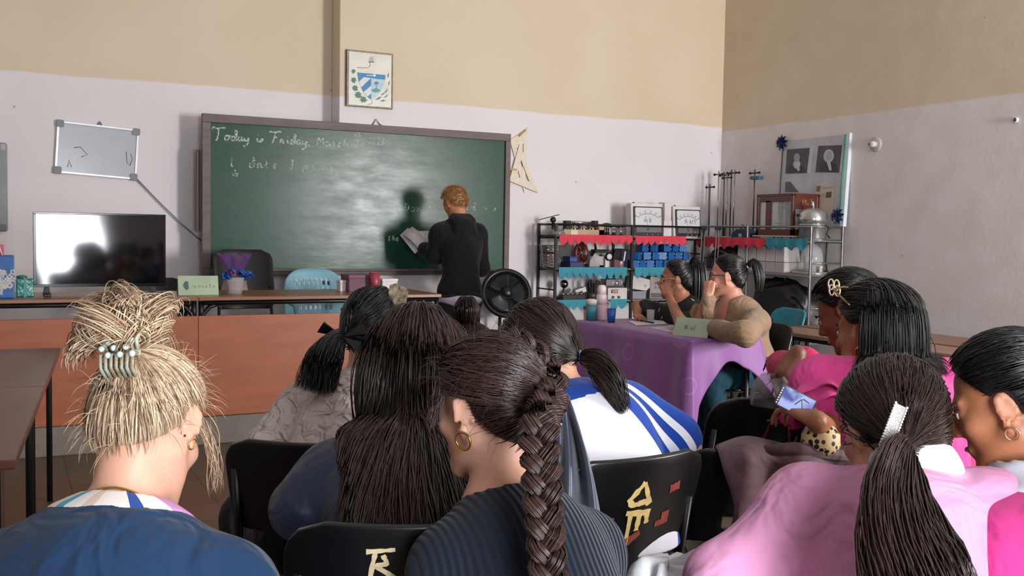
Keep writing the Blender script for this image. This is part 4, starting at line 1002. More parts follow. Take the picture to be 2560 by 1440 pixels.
for yy in (.07, .29): mb = MB(); mb.tube([(.11, yy, .24), (.11, yy, .12)], .002, 4); mb.lathe([(.035, .1), (.04, .11)], 14, c=(.11, yy, 0)); mb.build('pan', STEEL, bc_)
mb = MB()
for st in ([(0, 0), (0, 1), (.35, .4), (.7, 1), (.7, 0)], [(1, .1), (1.2, .5), (1.4, .1), (1.1, 0)], [(1.8, 1), (2.2, 1), (1.9, .55), (2.2, .5), (2.1, 0), (1.8, 0)]): mb.tube([(.09 + u * .045, -.0135, bh2 - .085 + v * .045) for u, v in st], .003, 4)
o = mb.build('lettering', M('#c98a70'), bc_); o['kind'] = 'stuff'
bs = thing('levelling_board', 'white levelling board with screw feet under the balance case', 'board', (5.80, 6.28, T1))
MB().box(-.01, .3, -.01, .49, .021, .034).build('board', M('#b8b2ae', .5), bs, bevel=.002)
for (x, y) in ((.02, .05), (.02, .25), (.02, .43), (.27, .05), (.27, .43)): MB().lathe([(.012, 0), (.018, .008), (.006, .014), (.006, .022)], 10, c=(x, y, 0)).build('screw_foot', DARKM, bs)
# silver cooker
ck = thing('pressure_vessel', 'domed silver metal vessel with a riveted band on the right wall rack', 'vessel', (5.90, r2(2030, 5.90), T1))
SIL = M('#b9bab9', .28, .85)
MB().lathe([(.11, 0), (.112, .005), (.112, .115), (.118, .12), (.118, .128), (.112, .13)], 36).build('pot', SIL, ck)
MB().lathe([(.113, .13), (.113, .175), (.108, .215), (.09, .245), (.05, .26), (.0, .262)], 36).build('dome_lid', SIL, ck)
for k in range(16): a = k * .3927; MB().ball((.114 * math.cos(a), .114 * math.sin(a), .15), .005, 6, 4).build('rivet', M('#77797a', .3, .7), ck)
MB().tube([(0, 0, .26), (-.012, 0, .315)], .009, 8).build('valve', M('#dcdde0', .25, .6), ck)
MB().tube([(.02, -.118, .12), (.03, -.15, .10), (.02, -.13, .05), (.05, -.14, .02)], .006, 6).build('cord', DARKM, ck); MB().box(-.118, -.11, .04, .07, .19, .21).build('vent_slot', DARKM, ck)
# ---- rack 2, second shelf
for i in range(5):
    y = r2(1876 + i * 24, 5.88); t = thing('file_box', ('white slanted file box at the corner end of the row', 'white slanted file box second in the row from the corner', 'white slanted file box in the middle of the row', 'white slanted file box second from the bell jar', 'white slanted file box nearest the bell jar')[i], 'box', (5.84, y, T2))
    MB().prism([(-.055, .0), (.055, 0), (.055, .085), (-.055, .085)], -.06, .16, lambda u, t_, w: (t_, u, w)).build('lower_box', M('#c3bebc', .5), t, bevel=.004)
    MB().add([(-.06, -.055, .088), (-.06, .055, .088), (.12, .055, .088), (.12, -.055, .088), (-.02, -.01, .215), (-.02, .10, .215), (.14, .10, .215), (.14, -.01, .215)] if True else [], [(0, 1, 2, 3), (4, 7, 6, 5), (0, 4, 5, 1), (1, 5, 6, 2), (2, 6, 7, 3), (3, 7, 4, 0)]).build('slanted_lid', M('#cbc6c3', .5), t, bevel=.004)
bj = thing('bell_jar', 'clear glass bell jar on a round metal plate', 'jar', (5.92, r2(2030, 5.92) - .0, T2))
MB().lathe([(.15, 0), (.15, .012), (.145, .016), (.08, .02), (.08, .04), (.0, .04)], 32).build('plate', M('#b5b1ae', .3, .7), bj)
MB().lathe([(.09, .02), (.09, .14), (.075, .2), (.04, .235), (.015, .245), (.015, .262), (.022, .27), (0, .275)], 32).build('glass_dome', mat('bell_glass', '#dfe4e6', .03, alpha=.3, var=0), bj)
MB().tube([(0, 0, .04), (0, 0, .15)], .008, 8).build('inner_rod', STEEL, bj); MB().lathe([(.012, .012), (.012, .05), (.018, .055), (.018, .065), (0, .065)], 12, c=(-.02, -.12, 0)).build('valve', M('#d7d4d1', .4), bj)
pw = thing('hanging_cord', 'black cord hanging behind the bell jar from the silver vessel', 'cord', (6.085, r2(2066, 6.085), T1))
MB().tube([(0, 0, 0), (.01, .01, -.08), (-.005, 0, -.16), (.0, -.01, -.26)], .006, 6).build('cable', DARKM, pw); MB().box(-.012, .012, -.015, .015, -.275, -.25).build('plug', DARKM, pw)
# crumpled dark sheets on the second shelf near the corner, black covered apparatus on the third
def lump(name, label, cat, loc, rx, ry, rz, m, seed, n=34, mm=20, part='cover'):
    rs = np.random.default_rng(seed); ph = rs.uniform(0, 6.28, (6,)); k = rs.uniform(2, 7, (6, 2)); t = thing(name, label, cat, loc)
    def fn(u, v):
        a = u * 2 * math.pi; th_ = v * math.pi / 2
        s = 1 + sum(.05 * math.sin(k[i][0] * a + ph[i]) * math.sin(k[i][1] * th_ + ph[i]) for i in range(6))
        sq = lambda q: math.copysign(abs(q) ** .6, q)
        return (rx * s * sq(math.cos(a)) * max(.0001, math.cos(th_)) ** .45, ry * s * sq(math.sin(a)) * max(.0001, math.cos(th_)) ** .45, rz * s * math.sin(th_) ** .8)
    MB().grid(fn, n, mm, closed_u=True).build(part, m, t)
    return t
DARKPL = mat('dark_plastic_sheet', '#3a393b', .35, var=.3, scale=7, bump=.6, bscale=14)
l1 = lump('plastic_bundle', 'crumpled dark grey plastic bundle on the second shelf near the corner', 'bundle', (5.93, 7.2, T2), .14, .26, .19, DARKPL, 3)
MB().tube([(-.14, -.15, .12), (-.15, 0, .17), (-.14, .15, .1)], .01, 6).build('tie', M('#59575a'), l1)
BLKC = mat('black_cover', '#0b0b0d', .4, var=.3, scale=5, bump=.4, bscale=8)
l2 = lump('covered_apparatus', 'large apparatus under a black cover on the third shelf', 'cover', (5.93, 6.50, .46), .135, .36, .455, BLKC, 5)
MB().tube([(-.17, -.25, .1), (-.175, 0, .12), (-.17, .25, .1)], .012, 6).build('strap', M('#3c3a3c', .3), l2)
crate('flat_case', 'flat black case with a silver edge below the bell jar', 'case', 5.8, 6.05, 6.045, 6.07, T4, .12, '#1a191b', .3)

# ---------------------------------------------------------------- notice board, bows and fittings on the right wall
nb_ = thing('notice_board', 'white foam notice board with portraits leaning on the right wall', 'notice board', (XR - .055, 6.04, 1.40), rot=(0, math.radians(3), 0))
NW, NH = .76, .75
MB().box(0, .03, 0, NW, 0, NH).build('foam_sheet', M('#b9b9c2', .6), nb_, bevel=.003)
MB().box(-.006, .03, -.02, .022, .0, NH + .01).build('foam_edge', M('#cdd8e0', .5), nb_, bevel=.003)
MB().tube([(-.008, .026, .06), (-.01, .024, .4), (-.008, .026, NH)], .006, 6).build('green_tinsel', M('#1f8f72', .4), nb_)
MB().tube([(-.006, NW - .01, .1), (-.006, NW - .004, .7)], .0035, 6).build('dark_cord', DARKM, nb_)
def nb_pt(px, py):
    p = Px(px, py, XR - .05); return p.y - 6.04, p.z - 1.40
def pane(name, quad, col, t=.002, m=None, parent=nb_, x=-.002):
    q = [nb_pt(*p) for p in quad]
    return MB().prism(q, x - t, x, lambda u, tt, w: (tt, u, w)).build(name, m or M(col, .6), parent)
PHOTO = '#4d4d56'
for quad, kind in (([(1962, 373), (2019, 369), (2014, 432), (1960, 434)], 0), ([(2040, 364), (2100, 362), (2095, 431), (2035, 430)], 1)):
    pane('portrait_print', quad, PHOTO, m=M('#4b4b54', .5, var=.15, scale=14))
    (x0_, y0_), (x1_, y1_) = quad[0], quad[2]; cx, cy = (x0_ + x1_) / 2, (y0_ + y1_) / 2; h = y1_ - y0_
    def oval(cx, cy, rx, ry, n=14, a0=0, a1=6.2832): return [(cx + rx * math.cos(a0 + (a1 - a0) * i / n), cy + ry * math.sin(a0 + (a1 - a0) * i / n)) for i in range(n)]
    pane('portrait_shoulders', [(cx - 22, y1_ - 2), (cx - 17, cy + 12), (cx, cy + 6), (cx + 17, cy + 12), (cx + 21, y1_ - 2)], '#38383f', x=-.0042)
    pane('portrait_hair' if kind else 'portrait_beard', oval(cx, cy - 8 + (0 if kind else 16), 13 if kind else 9, 17 if kind else 11), '#b5b5bb', x=-.0055)
    pane('portrait_face', oval(cx + (2 if kind else 0), cy - 9, 7.5, 11), '#a3a3a9' if kind else '#93939b', x=-.007)
    pane('portrait_collar', [(cx - 4, cy + 6), (cx + 5, cy + 6), (cx + 9, y1_ - 6), (cx + 4, y1_ - 4)], '#b9b9c0', x=-.0085)
pane('caption_strip', [(2019, 369), (2026, 368), (2021, 433), (2014, 432)], '#c3c3ca'); pane('caption_strip', [(2100, 362), (2107, 361), (2102, 431), (2095, 431)], '#c3c3ca')
pane('caption_strip', [(2036, 462), (2083, 459), (2085, 540), (2034, 540)], '#c4b6a6'); pane('clipping_photo', [(2041, 465), (2050, 464), (2049, 479), (2040, 479)], '#6d6560', x=-.0045); pane('clipping_photo', [(2065, 480), (2078, 479), (2077, 494), (2064, 494)], '#5d5048', x=-.0045)
pane('printed_text', [(2040, 484), (2062, 483), (2061, 491), (2039, 492)], '#ab9f93', x=-.0045); pane('printed_text', [(2053, 467), (2081, 466), (2081, 470), (2053, 471)], '#ab9f93', x=-.0045)
pane('torn_poster', [(1961, 455), (1973, 454), (1995, 480), (1961, 480)], '#5f5a58')
def gift_bow(label, px, py, x, r):
    p = Px(px, py, x); t = thing('gift_bow', label, 'bow', p, rot=(0, math.radians(-90), 0)); bm = M('#1d2b55', .3)
    for ring, (n, rr, zz) in enumerate(((9, 1.0, .0), (7, .75, .25), (5, .45, .45))):
        for k in range(n):
            a = k * 2 * math.pi / n + ring * .4; c, s = math.cos(a), math.sin(a); wd = r * .22
            mb = MB(); mb.add([(0, 0, zz * r), (c * r * rr * .55 - s * wd, s * r * rr * .55 + c * wd, r * (zz + .28)), (c * r * rr, s * r * rr, r * (zz * .8 + .12)), (c * r * rr * .55 + s * wd, s * r * rr * .55 - c * wd, r * (zz + .28))], [(0, 1, 2), (0, 2, 3)])
            mb.build('loop', bm, t, solid=.002)
    return t
gift_bow('dark blue gift bow on the upper corner of the notice board', 1957, 357, XR - .022, .075)
gift_bow('dark blue gift bow on the lower corner of the notice board', 2096, 540, XR - .05, .075)
jb = thing('junction_box', 'round white electrical box with a cable hole on the right wall', 'junction box', Px(2190, 361, XR), rot=(0, math.radians(-90), 0))
MB().lathe([(.06, 0), (.058, .008), (.05, .012), (.0, .012)], 28).build('plate', M('#b6b3b3', .5), jb); MB().lathe([(.026, .012), (.024, .05), (.02, .055), (.0, .055)], 20).build('boss', M('#cfcccc', .45), jb)
MB().ball((0, .02, .05), (.010, .010, .008), 10, 6).build('cable_hole', M('#1c1a1a'), jb)
ws = thing('wall_screw', 'dark screw plug with a white collar high on the right wall', 'screw', Px(2541, 300, XR), rot=(0, math.radians(-90), 0))
MB().lathe([(.02, 0), (.018, .02), (.014, .024), (0, .024)], 16).build('collar', M('#d4d4d8', .5), ws); MB().ball((0, -.008, .024), (.014, .010, .01)).build('screw_head', M('#1e1e20', .4), ws)
# ---------------------------------------------------------------- people: smooth implicit bodies, meshed once per body and per garment
def V3(*a): return np.array(a, dtype=np.float64)
def nrm(v): return v / max(1e-9, np.linalg.norm(v))
def rotz(a): c, s = math.cos(a), math.sin(a); return np.array([[c, -s, 0], [s, c, 0], [0, 0, 1]])
def rotx(a): c, s = math.cos(a), math.sin(a); return np.array([[1, 0, 0], [0, c, -s], [0, s, c]])
def roty(a): c, s = math.cos(a), math.sin(a); return np.array([[c, 0, s], [0, 1, 0], [-s, 0, c]])

class Cone:                       # tapered capsule
    def __init__(s, a, b, ra, rb): s.a, s.b, s.ra, s.rb = V3(*a), V3(*b), ra, rb
    def __call__(s, P, g=0):
        ab = s.b - s.a; t = np.clip(((P - s.a) @ ab) / max(1e-9, ab @ ab), 0, 1)
        q = P - s.a - t[:, None] * ab
        return np.sqrt(np.einsum('ij,ij->i', q, q)) - (s.ra + (s.rb - s.ra) * t) - g
    def box(s): r = max(s.ra, s.rb); return np.minimum(s.a, s.b) - r, np.maximum(s.a, s.b) + r
class Ell:                        # ellipsoid with rotation
    def __init__(s, c, r, R=None): s.c, s.r, s.R = V3(*c), V3(*r), (np.eye(3) if R is None else R)
    def __call__(s, P, g=0):
        q = (P - s.c) @ s.R; r = s.r + g
        k0 = np.sqrt(np.einsum('ij,ij->i', q / r, q / r)) + 1e-9; k1 = np.sqrt(np.einsum('ij,ij->i', q / (r * r), q / (r * r))) + 1e-9
        return k0 * (k0 - 1) / k1
    def box(s): m = s.r.max(); return s.c - m, s.c + m
def smin(a, b, k):
    h = np.clip(.5 + .5 * (b - a) / k, 0, 1); return b + (a - b) * h - k * h * (1 - h)
def smax(a, b, k): return -smin(-a, -b, k)
class Blob:
    """smooth union of primitives: list of (prim, k); optional carve list of callables (P -> distance to keep outside)"""
    def __init__(s, prims, carve=(), grow=0.0, warp=None): s.p, s.c, s.g, s.w = prims, list(carve), grow, warp
    def __call__(s, P):
        d = None
        for pr, k in s.p:
            e = pr(P, s.g); d = e if d is None else smin(d, e, k)
        if s.w is not None: d = d + s.w(P)
        for c in s.c: d = smax(d, c(P), .004)
        return d
    def cells(s, Pc, hd):
        """Pc (cells, points, 3): evaluates only the primitives that matter in each cell"""
        c = Pc.mean(axis=1); E = np.stack([pr(c, s.g) for pr, _ in s.p], 1); rel = E - E.min(axis=1)[:, None] < 2.2 * hd + .07
        n, m = Pc.shape[:2]; d = np.full((n, m), 9.0)
        for j, (pr, k) in enumerate(s.p):
            i = np.flatnonzero(rel[:, j])
            if len(i) == 0: continue
            e = pr(Pc[i].reshape(-1, 3), s.g).reshape(-1, m); d[i] = smin(d[i], e, k)
        d = d.reshape(-1); P = Pc.reshape(-1, 3)
        if s.w is not None: d = d + s.w(P)
        for q in s.c: d = smax(d, q(P), .004)
        return d
    def box(s):
        lo = np.min([p.box()[0] for p, _ in s.p], axis=0); hi = np.max([p.box()[1] for p, _ in s.p], axis=0); m = .03 + s.g
        return lo - m, hi + m
def folds(amp, freq, seed, axis=None):
    rs = np.random.default_rng(seed); D = rs.normal(size=(5, 3)); D /= np.linalg.norm(D, axis=1)[:, None]
    if axis is not None: D = D * .35 + np.array(axis)[None] ; D /= np.linalg.norm(D, axis=1)[:, None]
    f = freq * rs.uniform(.7, 1.5, 5); ph = rs.uniform(0, 6.28, 5); D2 = rs.normal(size=(5, 3)) * freq * .35
    def w(P):
        o = 0
        for i in range(5): o = o + np.sin(P @ (D[i] * f[i]) + ph[i] + 1.5 * np.sin(P @ D2[i]))
        return amp * o / 2.5
    return w

def mesh_sdf(F, vox, lo=None, hi=None):
    """surface nets over a grid refined only near the surface -> verts, quads"""
    if lo is None: lo, hi = F.box()
    n = np.maximum(2, np.ceil((hi - lo) / (vox * 9)).astype(int)) * 9
    def pts(idx, st): return lo + (idx + 0.0) * vox
    # level 0: every 9 voxels (cell centres), level 1: every 3, level 2: every voxel
    nc = n // 9
    I = np.stack(np.meshgrid(*[np.arange(m) for m in nc], indexing='ij'), -1).reshape(-1, 3)
    d0 = F(lo + (I * 9 + 4) * vox)
    D = np.repeat(np.repeat(np.repeat(d0.reshape(nc), 9, 0), 9, 1), 9, 2).astype(np.float32)
    near = I[np.abs(d0) < vox * 9 * 1.25]
    if len(near) == 0: return np.zeros((0, 3)), np.zeros((0, 4), int)
    o3 = np.stack(np.meshgrid(*[np.arange(3)] * 3, indexing='ij'), -1).reshape(-1, 3)
    J = near[:, None] * 3 + o3[None]
    d1 = F.cells(lo + (J * 3 + 1) * vox, vox * 8); J = J.reshape(-1, 3)
    for o in o3: D[J[:, 0] * 3 + o[0], J[:, 1] * 3 + o[1], J[:, 2] * 3 + o[2]] = d1
    K = J[np.abs(d1) < vox * 3 * 1.5]
    K = K[:, None] * 3 + o3[None]; dk = F.cells(lo + K * vox, vox * 2.7); K = K.reshape(-1, 3)
    D[K[:, 0], K[:, 1], K[:, 2]] = dk
    S = D < 0
    # cells whose corners differ
    c = [S[a:S.shape[0] - 1 + a, b:S.shape[1] - 1 + b, e:S.shape[2] - 1 + e] for a in (0, 1) for b in (0, 1) for e in (0, 1)]
    cnt = sum(x.astype(np.int8) for x in c); cells = np.argwhere((cnt > 0) & (cnt < 8))
    idm = -np.ones(cnt.shape, np.int32); idm[tuple(cells.T)] = np.arange(len(cells))
    acc = np.zeros((len(cells), 3)); w = np.zeros(len(cells))
    corners = [(a, b, e) for a in (0, 1) for b in (0, 1) for e in (0, 1)]
    for i in range(8):
        for j in range(i + 1, 8):
            p, q = corners[i], corners[j]
            if sum(abs(p[t] - q[t]) for t in range(3)) != 1: continue
            dp = D[cells[:, 0] + p[0], cells[:, 1] + p[1], cells[:, 2] + p[2]]; dq = D[cells[:, 0] + q[0], cells[:, 1] + q[1], cells[:, 2] + q[2]]
            m = (dp < 0) != (dq < 0); t = np.where(m, dp / np.where(m, dp - dq, 1), 0)
            pt = np.array(p)[None] + t[:, None] * (np.array(q) - np.array(p))[None]
            acc += np.where(m[:, None], pt, 0); w += m
    V = lo + (cells + acc / w[:, None]) * vox
    Q = []
    for ax in range(3):
        sl0 = [slice(1, -1)] * 3; sl0[ax] = slice(0, -1); sl1 = list(sl0); sl1[ax] = slice(1, None)
        A = S[tuple(sl0)]; B = S[tuple(sl1)]; e = np.argwhere(A != B)
        if len(e) == 0: continue
        off = np.array([1, 1, 1]); off[ax] = 0; g = e + off; flip = A[tuple(e.T)]
        u, v = [(1, 2), (2, 0), (0, 1)][ax]
        def at(du, dv):
            h = g.copy(); h[:, u] -= du; h[:, v] -= dv
            ok = np.all(h >= 0, axis=1) & np.all(h < np.array(idm.shape), axis=1)
            r = -np.ones(len(h), int); r[ok] = idm[tuple(h[ok].T)]; return r
        a, b, c_, d = at(0, 0), at(1, 0), at(1, 1), at(0, 1)
        q = np.stack([a, b, c_, d], 1); q[~flip] = q[~flip][:, ::-1]; q = q[np.all(q >= 0, axis=1)]; Q.append(q)
    return V, np.concatenate(Q)
def relax(V, Q, it=1):
    for _ in range(it):
        s = np.zeros_like(V); c = np.zeros(len(V))
        for a, b in ((0, 1), (1, 2), (2, 3), (3, 0)):
            np.add.at(s, Q[:, a], V[Q[:, b]]); np.add.at(c, Q[:, a], 1); np.add.at(s, Q[:, b], V[Q[:, a]]); np.add.at(c, Q[:, b], 1)
        V = V * .5 + .5 * s / np.maximum(c, 1)[:, None]
    return V
def np_mesh(name, V, Q, m, parent=None, loc=(0, 0, 0), attrs=None, smooth=True):
    me = bpy.data.meshes.new(name); V = np.asarray(V) - np.array(loc); k = Q.shape[1]
    me.vertices.add(len(V)); me.vertices.foreach_set('co', V.astype(np.float32).ravel())
    me.loops.add(Q.size); me.loops.foreach_set('vertex_index', Q.astype(np.int32).ravel())
    me.polygons.add(len(Q)); me.polygons.foreach_set('loop_start', np.arange(0, Q.size, k, dtype=np.int32))
    me.polygons.foreach_set('use_smooth', np.full(len(Q), smooth))
    for nm, arr in (attrs or {}).items():
        at = me.attributes.new(nm, 'FLOAT', 'POINT'); at.data.foreach_set('value', np.asarray(arr, np.float32))
    me.update(calc_edges=True); me.validate()
    if m: me.materials.append(m)
    o = bpy.data.objects.new(name, me); COL.objects.link(o)
    if parent: o.parent = parent; o.location = Vector(loc) - parent.location if parent.parent is None else Vector((0, 0, 0))
    else: o.location = loc
    return o

# ---- materials for people
def skin_mat(name, c):
    m = mat(name, c, .5, var=.06, scale=14, bump=.04, bscale=220); b = m.node_tree.nodes['Principled BSDF']
    b.inputs['Subsurface Weight'].default_value = .12; b.inputs['Subsurface Radius'].default_value = (.012, .005, .003); b.inputs['Subsurface Scale'].default_value = 1.0
    return m
def hair_mat(name, dark, light, rough=.38):
    m = bpy.data.materials.new(name); m.use_nodes = True; nt = m.node_tree; N = nt.nodes; L = nt.links; b = N['Principled BSDF']
    a = N.new('ShaderNodeAttribute'); a.attribute_name = 'tint'
    r = N.new('ShaderNodeValToRGB'); r.color_ramp.elements[0].color = (*lin(dark), 1); r.color_ramp.elements[1].color = (*lin(light), 1)
    L.new(a.outputs['Fac'], r.inputs[0]); L.new(r.outputs[0], b.inputs['Base Color'])
    b.inputs['Roughness'].default_value = rough; b.inputs['Specular IOR Level'].default_value = .5
    return m
def cloth(name, c, rough=.85, crease=.5, cscale=7.0, **k):
    """fabric: fine weave plus broad soft creases"""
    k.setdefault('var', .05); k.setdefault('scale', 6); k.setdefault('bump', .08); k.setdefault('bscale', 380); k.setdefault('sheen', .1)
    m = mat(name, c, rough, spec=.2, **k); nt = m.node_tree; N = nt.nodes; L = nt.links; b = N['Principled BSDF']
    tc = N.new('ShaderNodeTexCoord'); n = N.new('ShaderNodeTexNoise'); n.inputs['Scale'].default_value = cscale; n.inputs['Detail'].default_value = 2; n.inputs['Distortion'].default_value = 1.6
    L.new(tc.outputs['Object'], n.inputs['Vector']); bp = N.new('ShaderNodeBump'); bp.inputs['Strength'].default_value = crease; bp.inputs['Distance'].default_value = .05
    L.new(n.outputs['Fac'], bp.inputs['Height'])
    if b.inputs['Normal'].links: L.new(b.inputs['Normal'].links[0].from_socket, bp.inputs['Normal'])
    L.new(bp.outputs[0], b.inputs['Normal'])
    return m

# ---- a head in its own frame: x right, y forward, z up, origin between the ears
def head_prims(H, R, s=1.0):
    """list of (prim,k) for a head placed at H with rotation R (columns = right, forward, up)"""
    def p(x, y, z): return H + R @ (V3(x, y, z) * s)
    L_ = []
    def E(c, r, k, Rl=None): L_.append((Ell(p(*c), V3(*r) * s, R if Rl is None else R @ Rl), k * s))
    def Cn(a, b, ra, rb, k): L_.append((Cone(p(*a), p(*b), ra * s, rb * s), k * s))
    E((0, -.012, .035), (.074, .094, .084), .01)                    # skull
    E((0, .028, -.035), (.058, .062, .072), .03)                    # face
    for x in (-1, 1):
        Cn((x * .05, -.005, -.045), (x * .018, .07, -.096), .022, .018, .02)   # jaw
        E((x * .036, .062, -.018), (.022, .02, .018), .02)           # cheek bone
        Cn((x * .012, .083, .025), (x * .042, .070, .026), .009, .008, .012)   # brow
        E((x * .031, .074, .006), (.014, .012, .010), .006)          # lid
    Cn((0, .072, -.1), (0, .066, -.1), .019, .019, .015)              # chin
    Cn((0, .087, .012), (0, .107, -.026), .008, .011, .010)           # nose
    for x in (-1, 1): E((x * .011, .096, -.030), (.009, .009, .007), .006)
    Cn((-.017, .086, -.058), (.017, .086, -.058), .007, .007, .008)   # lips
    Cn((-.013, .085, -.069), (.013, .085, -.069), .008, .008, .007)
    for x in (-1, 1):                                                # ear: rim, lobe, tragus
        Re = rotz(x * -.35) @ rotx(-.18)
        for t0, t1 in ((-.2, .9), (.9, 1.9), (1.9, 2.9), (2.9, 3.7)):
            q0 = V3(0, .016 * math.cos(t0) - .004, .030 * math.sin(t0)); q1 = V3(0, .016 * math.cos(t1) - .004, .030 * math.sin(t1))
            a = V3(x * .078, -.004, -.002) + Re @ q0; b = V3(x * .078, -.004, -.002) + Re @ q1
            Cn(tuple(a), tuple(b), .0052, .0052, .004)
        E((x * .074, -.006, 0), (.006, .016, .026), .004, Re)
        E((x * .075, .003, -.030), (.006, .009, .011), .004)
    return L_
def scalp_ell(H, R, s=1.0, g=.0):
    return H + R @ (V3(0, -.012, .035) * s), V3(.074, .094, .084) * s + g
def hand_prims(wr, R, s=1.0, curl=(.3, .3, .3, .3), spread=.06, thumb=(.5, .4), flat=0.0, side=1):
    """R columns: x across the palm (towards the thumb = +x*side), y along the fingers, z back of the hand"""
    L_ = []
    def p(v): return wr + R @ (V3(*v) * s)
    L_.append((Cone(p((-.022 * side, .02, 0)), p((-.026 * side, .082, 0)), .013 * s, .012 * s), .008)); L_.append((Cone(p((.018 * side, .02, 0)), p((.024 * side, .085, 0)), .014 * s, .012 * s), .012))
    L_.append((Cone(p((0, .0, 0)), p((0, .085, .002)), .016 * s, .013 * s), .014))
    ln = ((.040, .025, .020), (.045, .029, .021), (.042, .027, .020), (.033, .020, .017))
    for i in range(4):
        x = (.027 - .018 * i) * side; a = curl[i]; q = V3(x, .083 - .006 * abs(i - 1.2), .001); sp = spread * (1.5 - i) * side; ang = 0; r = .0088 - .0006 * i
        for j, l in enumerate(ln[i]):
            ang += a * (1.0 if j else .8); d = V3(math.sin(sp) * math.cos(ang), math.cos(sp) * math.cos(ang), -math.sin(ang))
            q2 = q + d * l; L_.append((Cone(p(q), p(q2), r * s, (r - .0008) * s), .0035)); q = q2; r -= .0008
    q = V3(.024 * side, .022, -.004); ang = thumb[0]; tw = thumb[1]
    for j, (l, r) in enumerate(((.038, .0125), (.030, .0098), (.024, .0088))):
        d = V3(math.sin(ang) * side, math.cos(ang), -tw * .6); d = nrm(d); q2 = q + d * l; L_.append((Cone(p(q), p(q2), r * s, (r - .001) * s), .006 if j == 0 else .003)); q = q2; ang -= .25
    return L_
def frame(fwd, up):
    y = nrm(np.array(fwd, float)); z = np.array(up, float); z = nrm(z - y * (z @ y)); x = np.cross(y, z); return np.stack([x, y, z], 1)

# ---- hair strands as fine tapered tubes, all in one mesh
def strands_mesh(name, paths, rad, m, parent, loc, tint=None, sides=3, taper=.35, seed=1):
    """paths: (n, k, 3)"""
    n, k, _ = paths.shape; T = np.gradient(paths, axis=1); T /= np.linalg.norm(T, axis=2)[..., None] + 1e-9
    up = np.where(np.abs(T[..., 2:3]) > .9, np.array([1., 0, 0]), np.array([0, 0, 1.])); A = np.cross(T, up); A /= np.linalg.norm(A, axis=2)[..., None] + 1e-9; B = np.cross(T, A)
    rs = np.random.default_rng(seed); rad = np.broadcast_to(np.asarray(rad, float), (n,)) * rs.uniform(.7, 1.2, n)
    t = np.linspace(0, 1, k); prof = np.minimum(1, .1 + t * 5) * (1 - (1 - taper) * t ** 2)
    prof[-1] *= .25
    R_ = rad[:, None] * prof[None]; V = np.empty((n, k, sides, 3))
    for j in range(sides):
        a = 2 * math.pi * j / sides; V[:, :, j] = paths + R_[..., None] * (A * math.cos(a) + B * math.sin(a))
    base = (np.arange(n) * k * sides)[:, None, None]; i = np.arange(k - 1)[None, :, None] * sides; j = np.arange(sides)[None, None]; j2 = (j + 1) % sides
    Q = np.stack([base + i + j, base + i + j2, base + i + sides + j2, base + i + sides + j], -1).reshape(-1, 4)
    ti = rs.uniform(0, 1, n) if tint is None else tint
    tv = np.repeat(np.clip(ti[:, None] + 0 * t[None], 0, 1), sides, axis=1).reshape(-1) if True else None
    tv = np.repeat(ti, k * sides)
    return np_mesh(name, V.reshape(-1, 3), Q, m, parent, loc, {'tint': tv})
def scalp_roots(n, C, r, R, keep, seed):
    """points on the scalp ellipsoid; keep(unit_local) -> bool mask (local x right, y fwd, z up)"""
    rs = np.random.default_rng(seed); U = rs.normal(size=(n * 6, 3)); U /= np.linalg.norm(U, axis=1)[:, None]; U = U[keep(U)][:n]
    return C + (U * r) @ R.T, U
def over_scalp(P0, C, r, R, target, k, lift=0.0, jit=.0, seed=1, sag=0.0, via=None):
    """walk each root over the (inflated) scalp towards the tie point"""
    rs = np.random.default_rng(seed); n = len(P0); out = np.empty((n, k, 3)); tl = (np.asarray(target) - C) @ R
    q0 = (P0 - C) @ R; lj = rs.normal(0, jit, (n, 3)); up = rs.uniform(0, 1, n)
    tdir = nrm(tl / r); u0 = q0 / r; u0 /= np.linalg.norm(u0, axis=1)[:, None]
    om = np.arccos(np.clip(u0 @ tdir, -1, 1))
    rt = np.linalg.norm(tl / r)
    for i in range(k):
        t = i / (k - 1); tt = t
        s0 = np.sin((1 - tt) * om) / np.maximum(np.sin(om), 1e-4); s1 = np.sin(tt * om) / np.maximum(np.sin(om), 1e-4)
        u = s0[:, None] * u0 + s1[:, None] * tdir[None]
        rr = 1 + (rt - 1) * t ** 3 + (lift * (.4 + .6 * up) * math.sin(math.pi * min(1, t * 1.05)))
        pos = u * rr[:, None] * r
        pos = pos + lj * r * math.sin(math.pi * t)
        w = C + pos @ R.T; w[:, 2] -= sag * math.sin(math.pi * t)
        out[:, i] = w
    return out
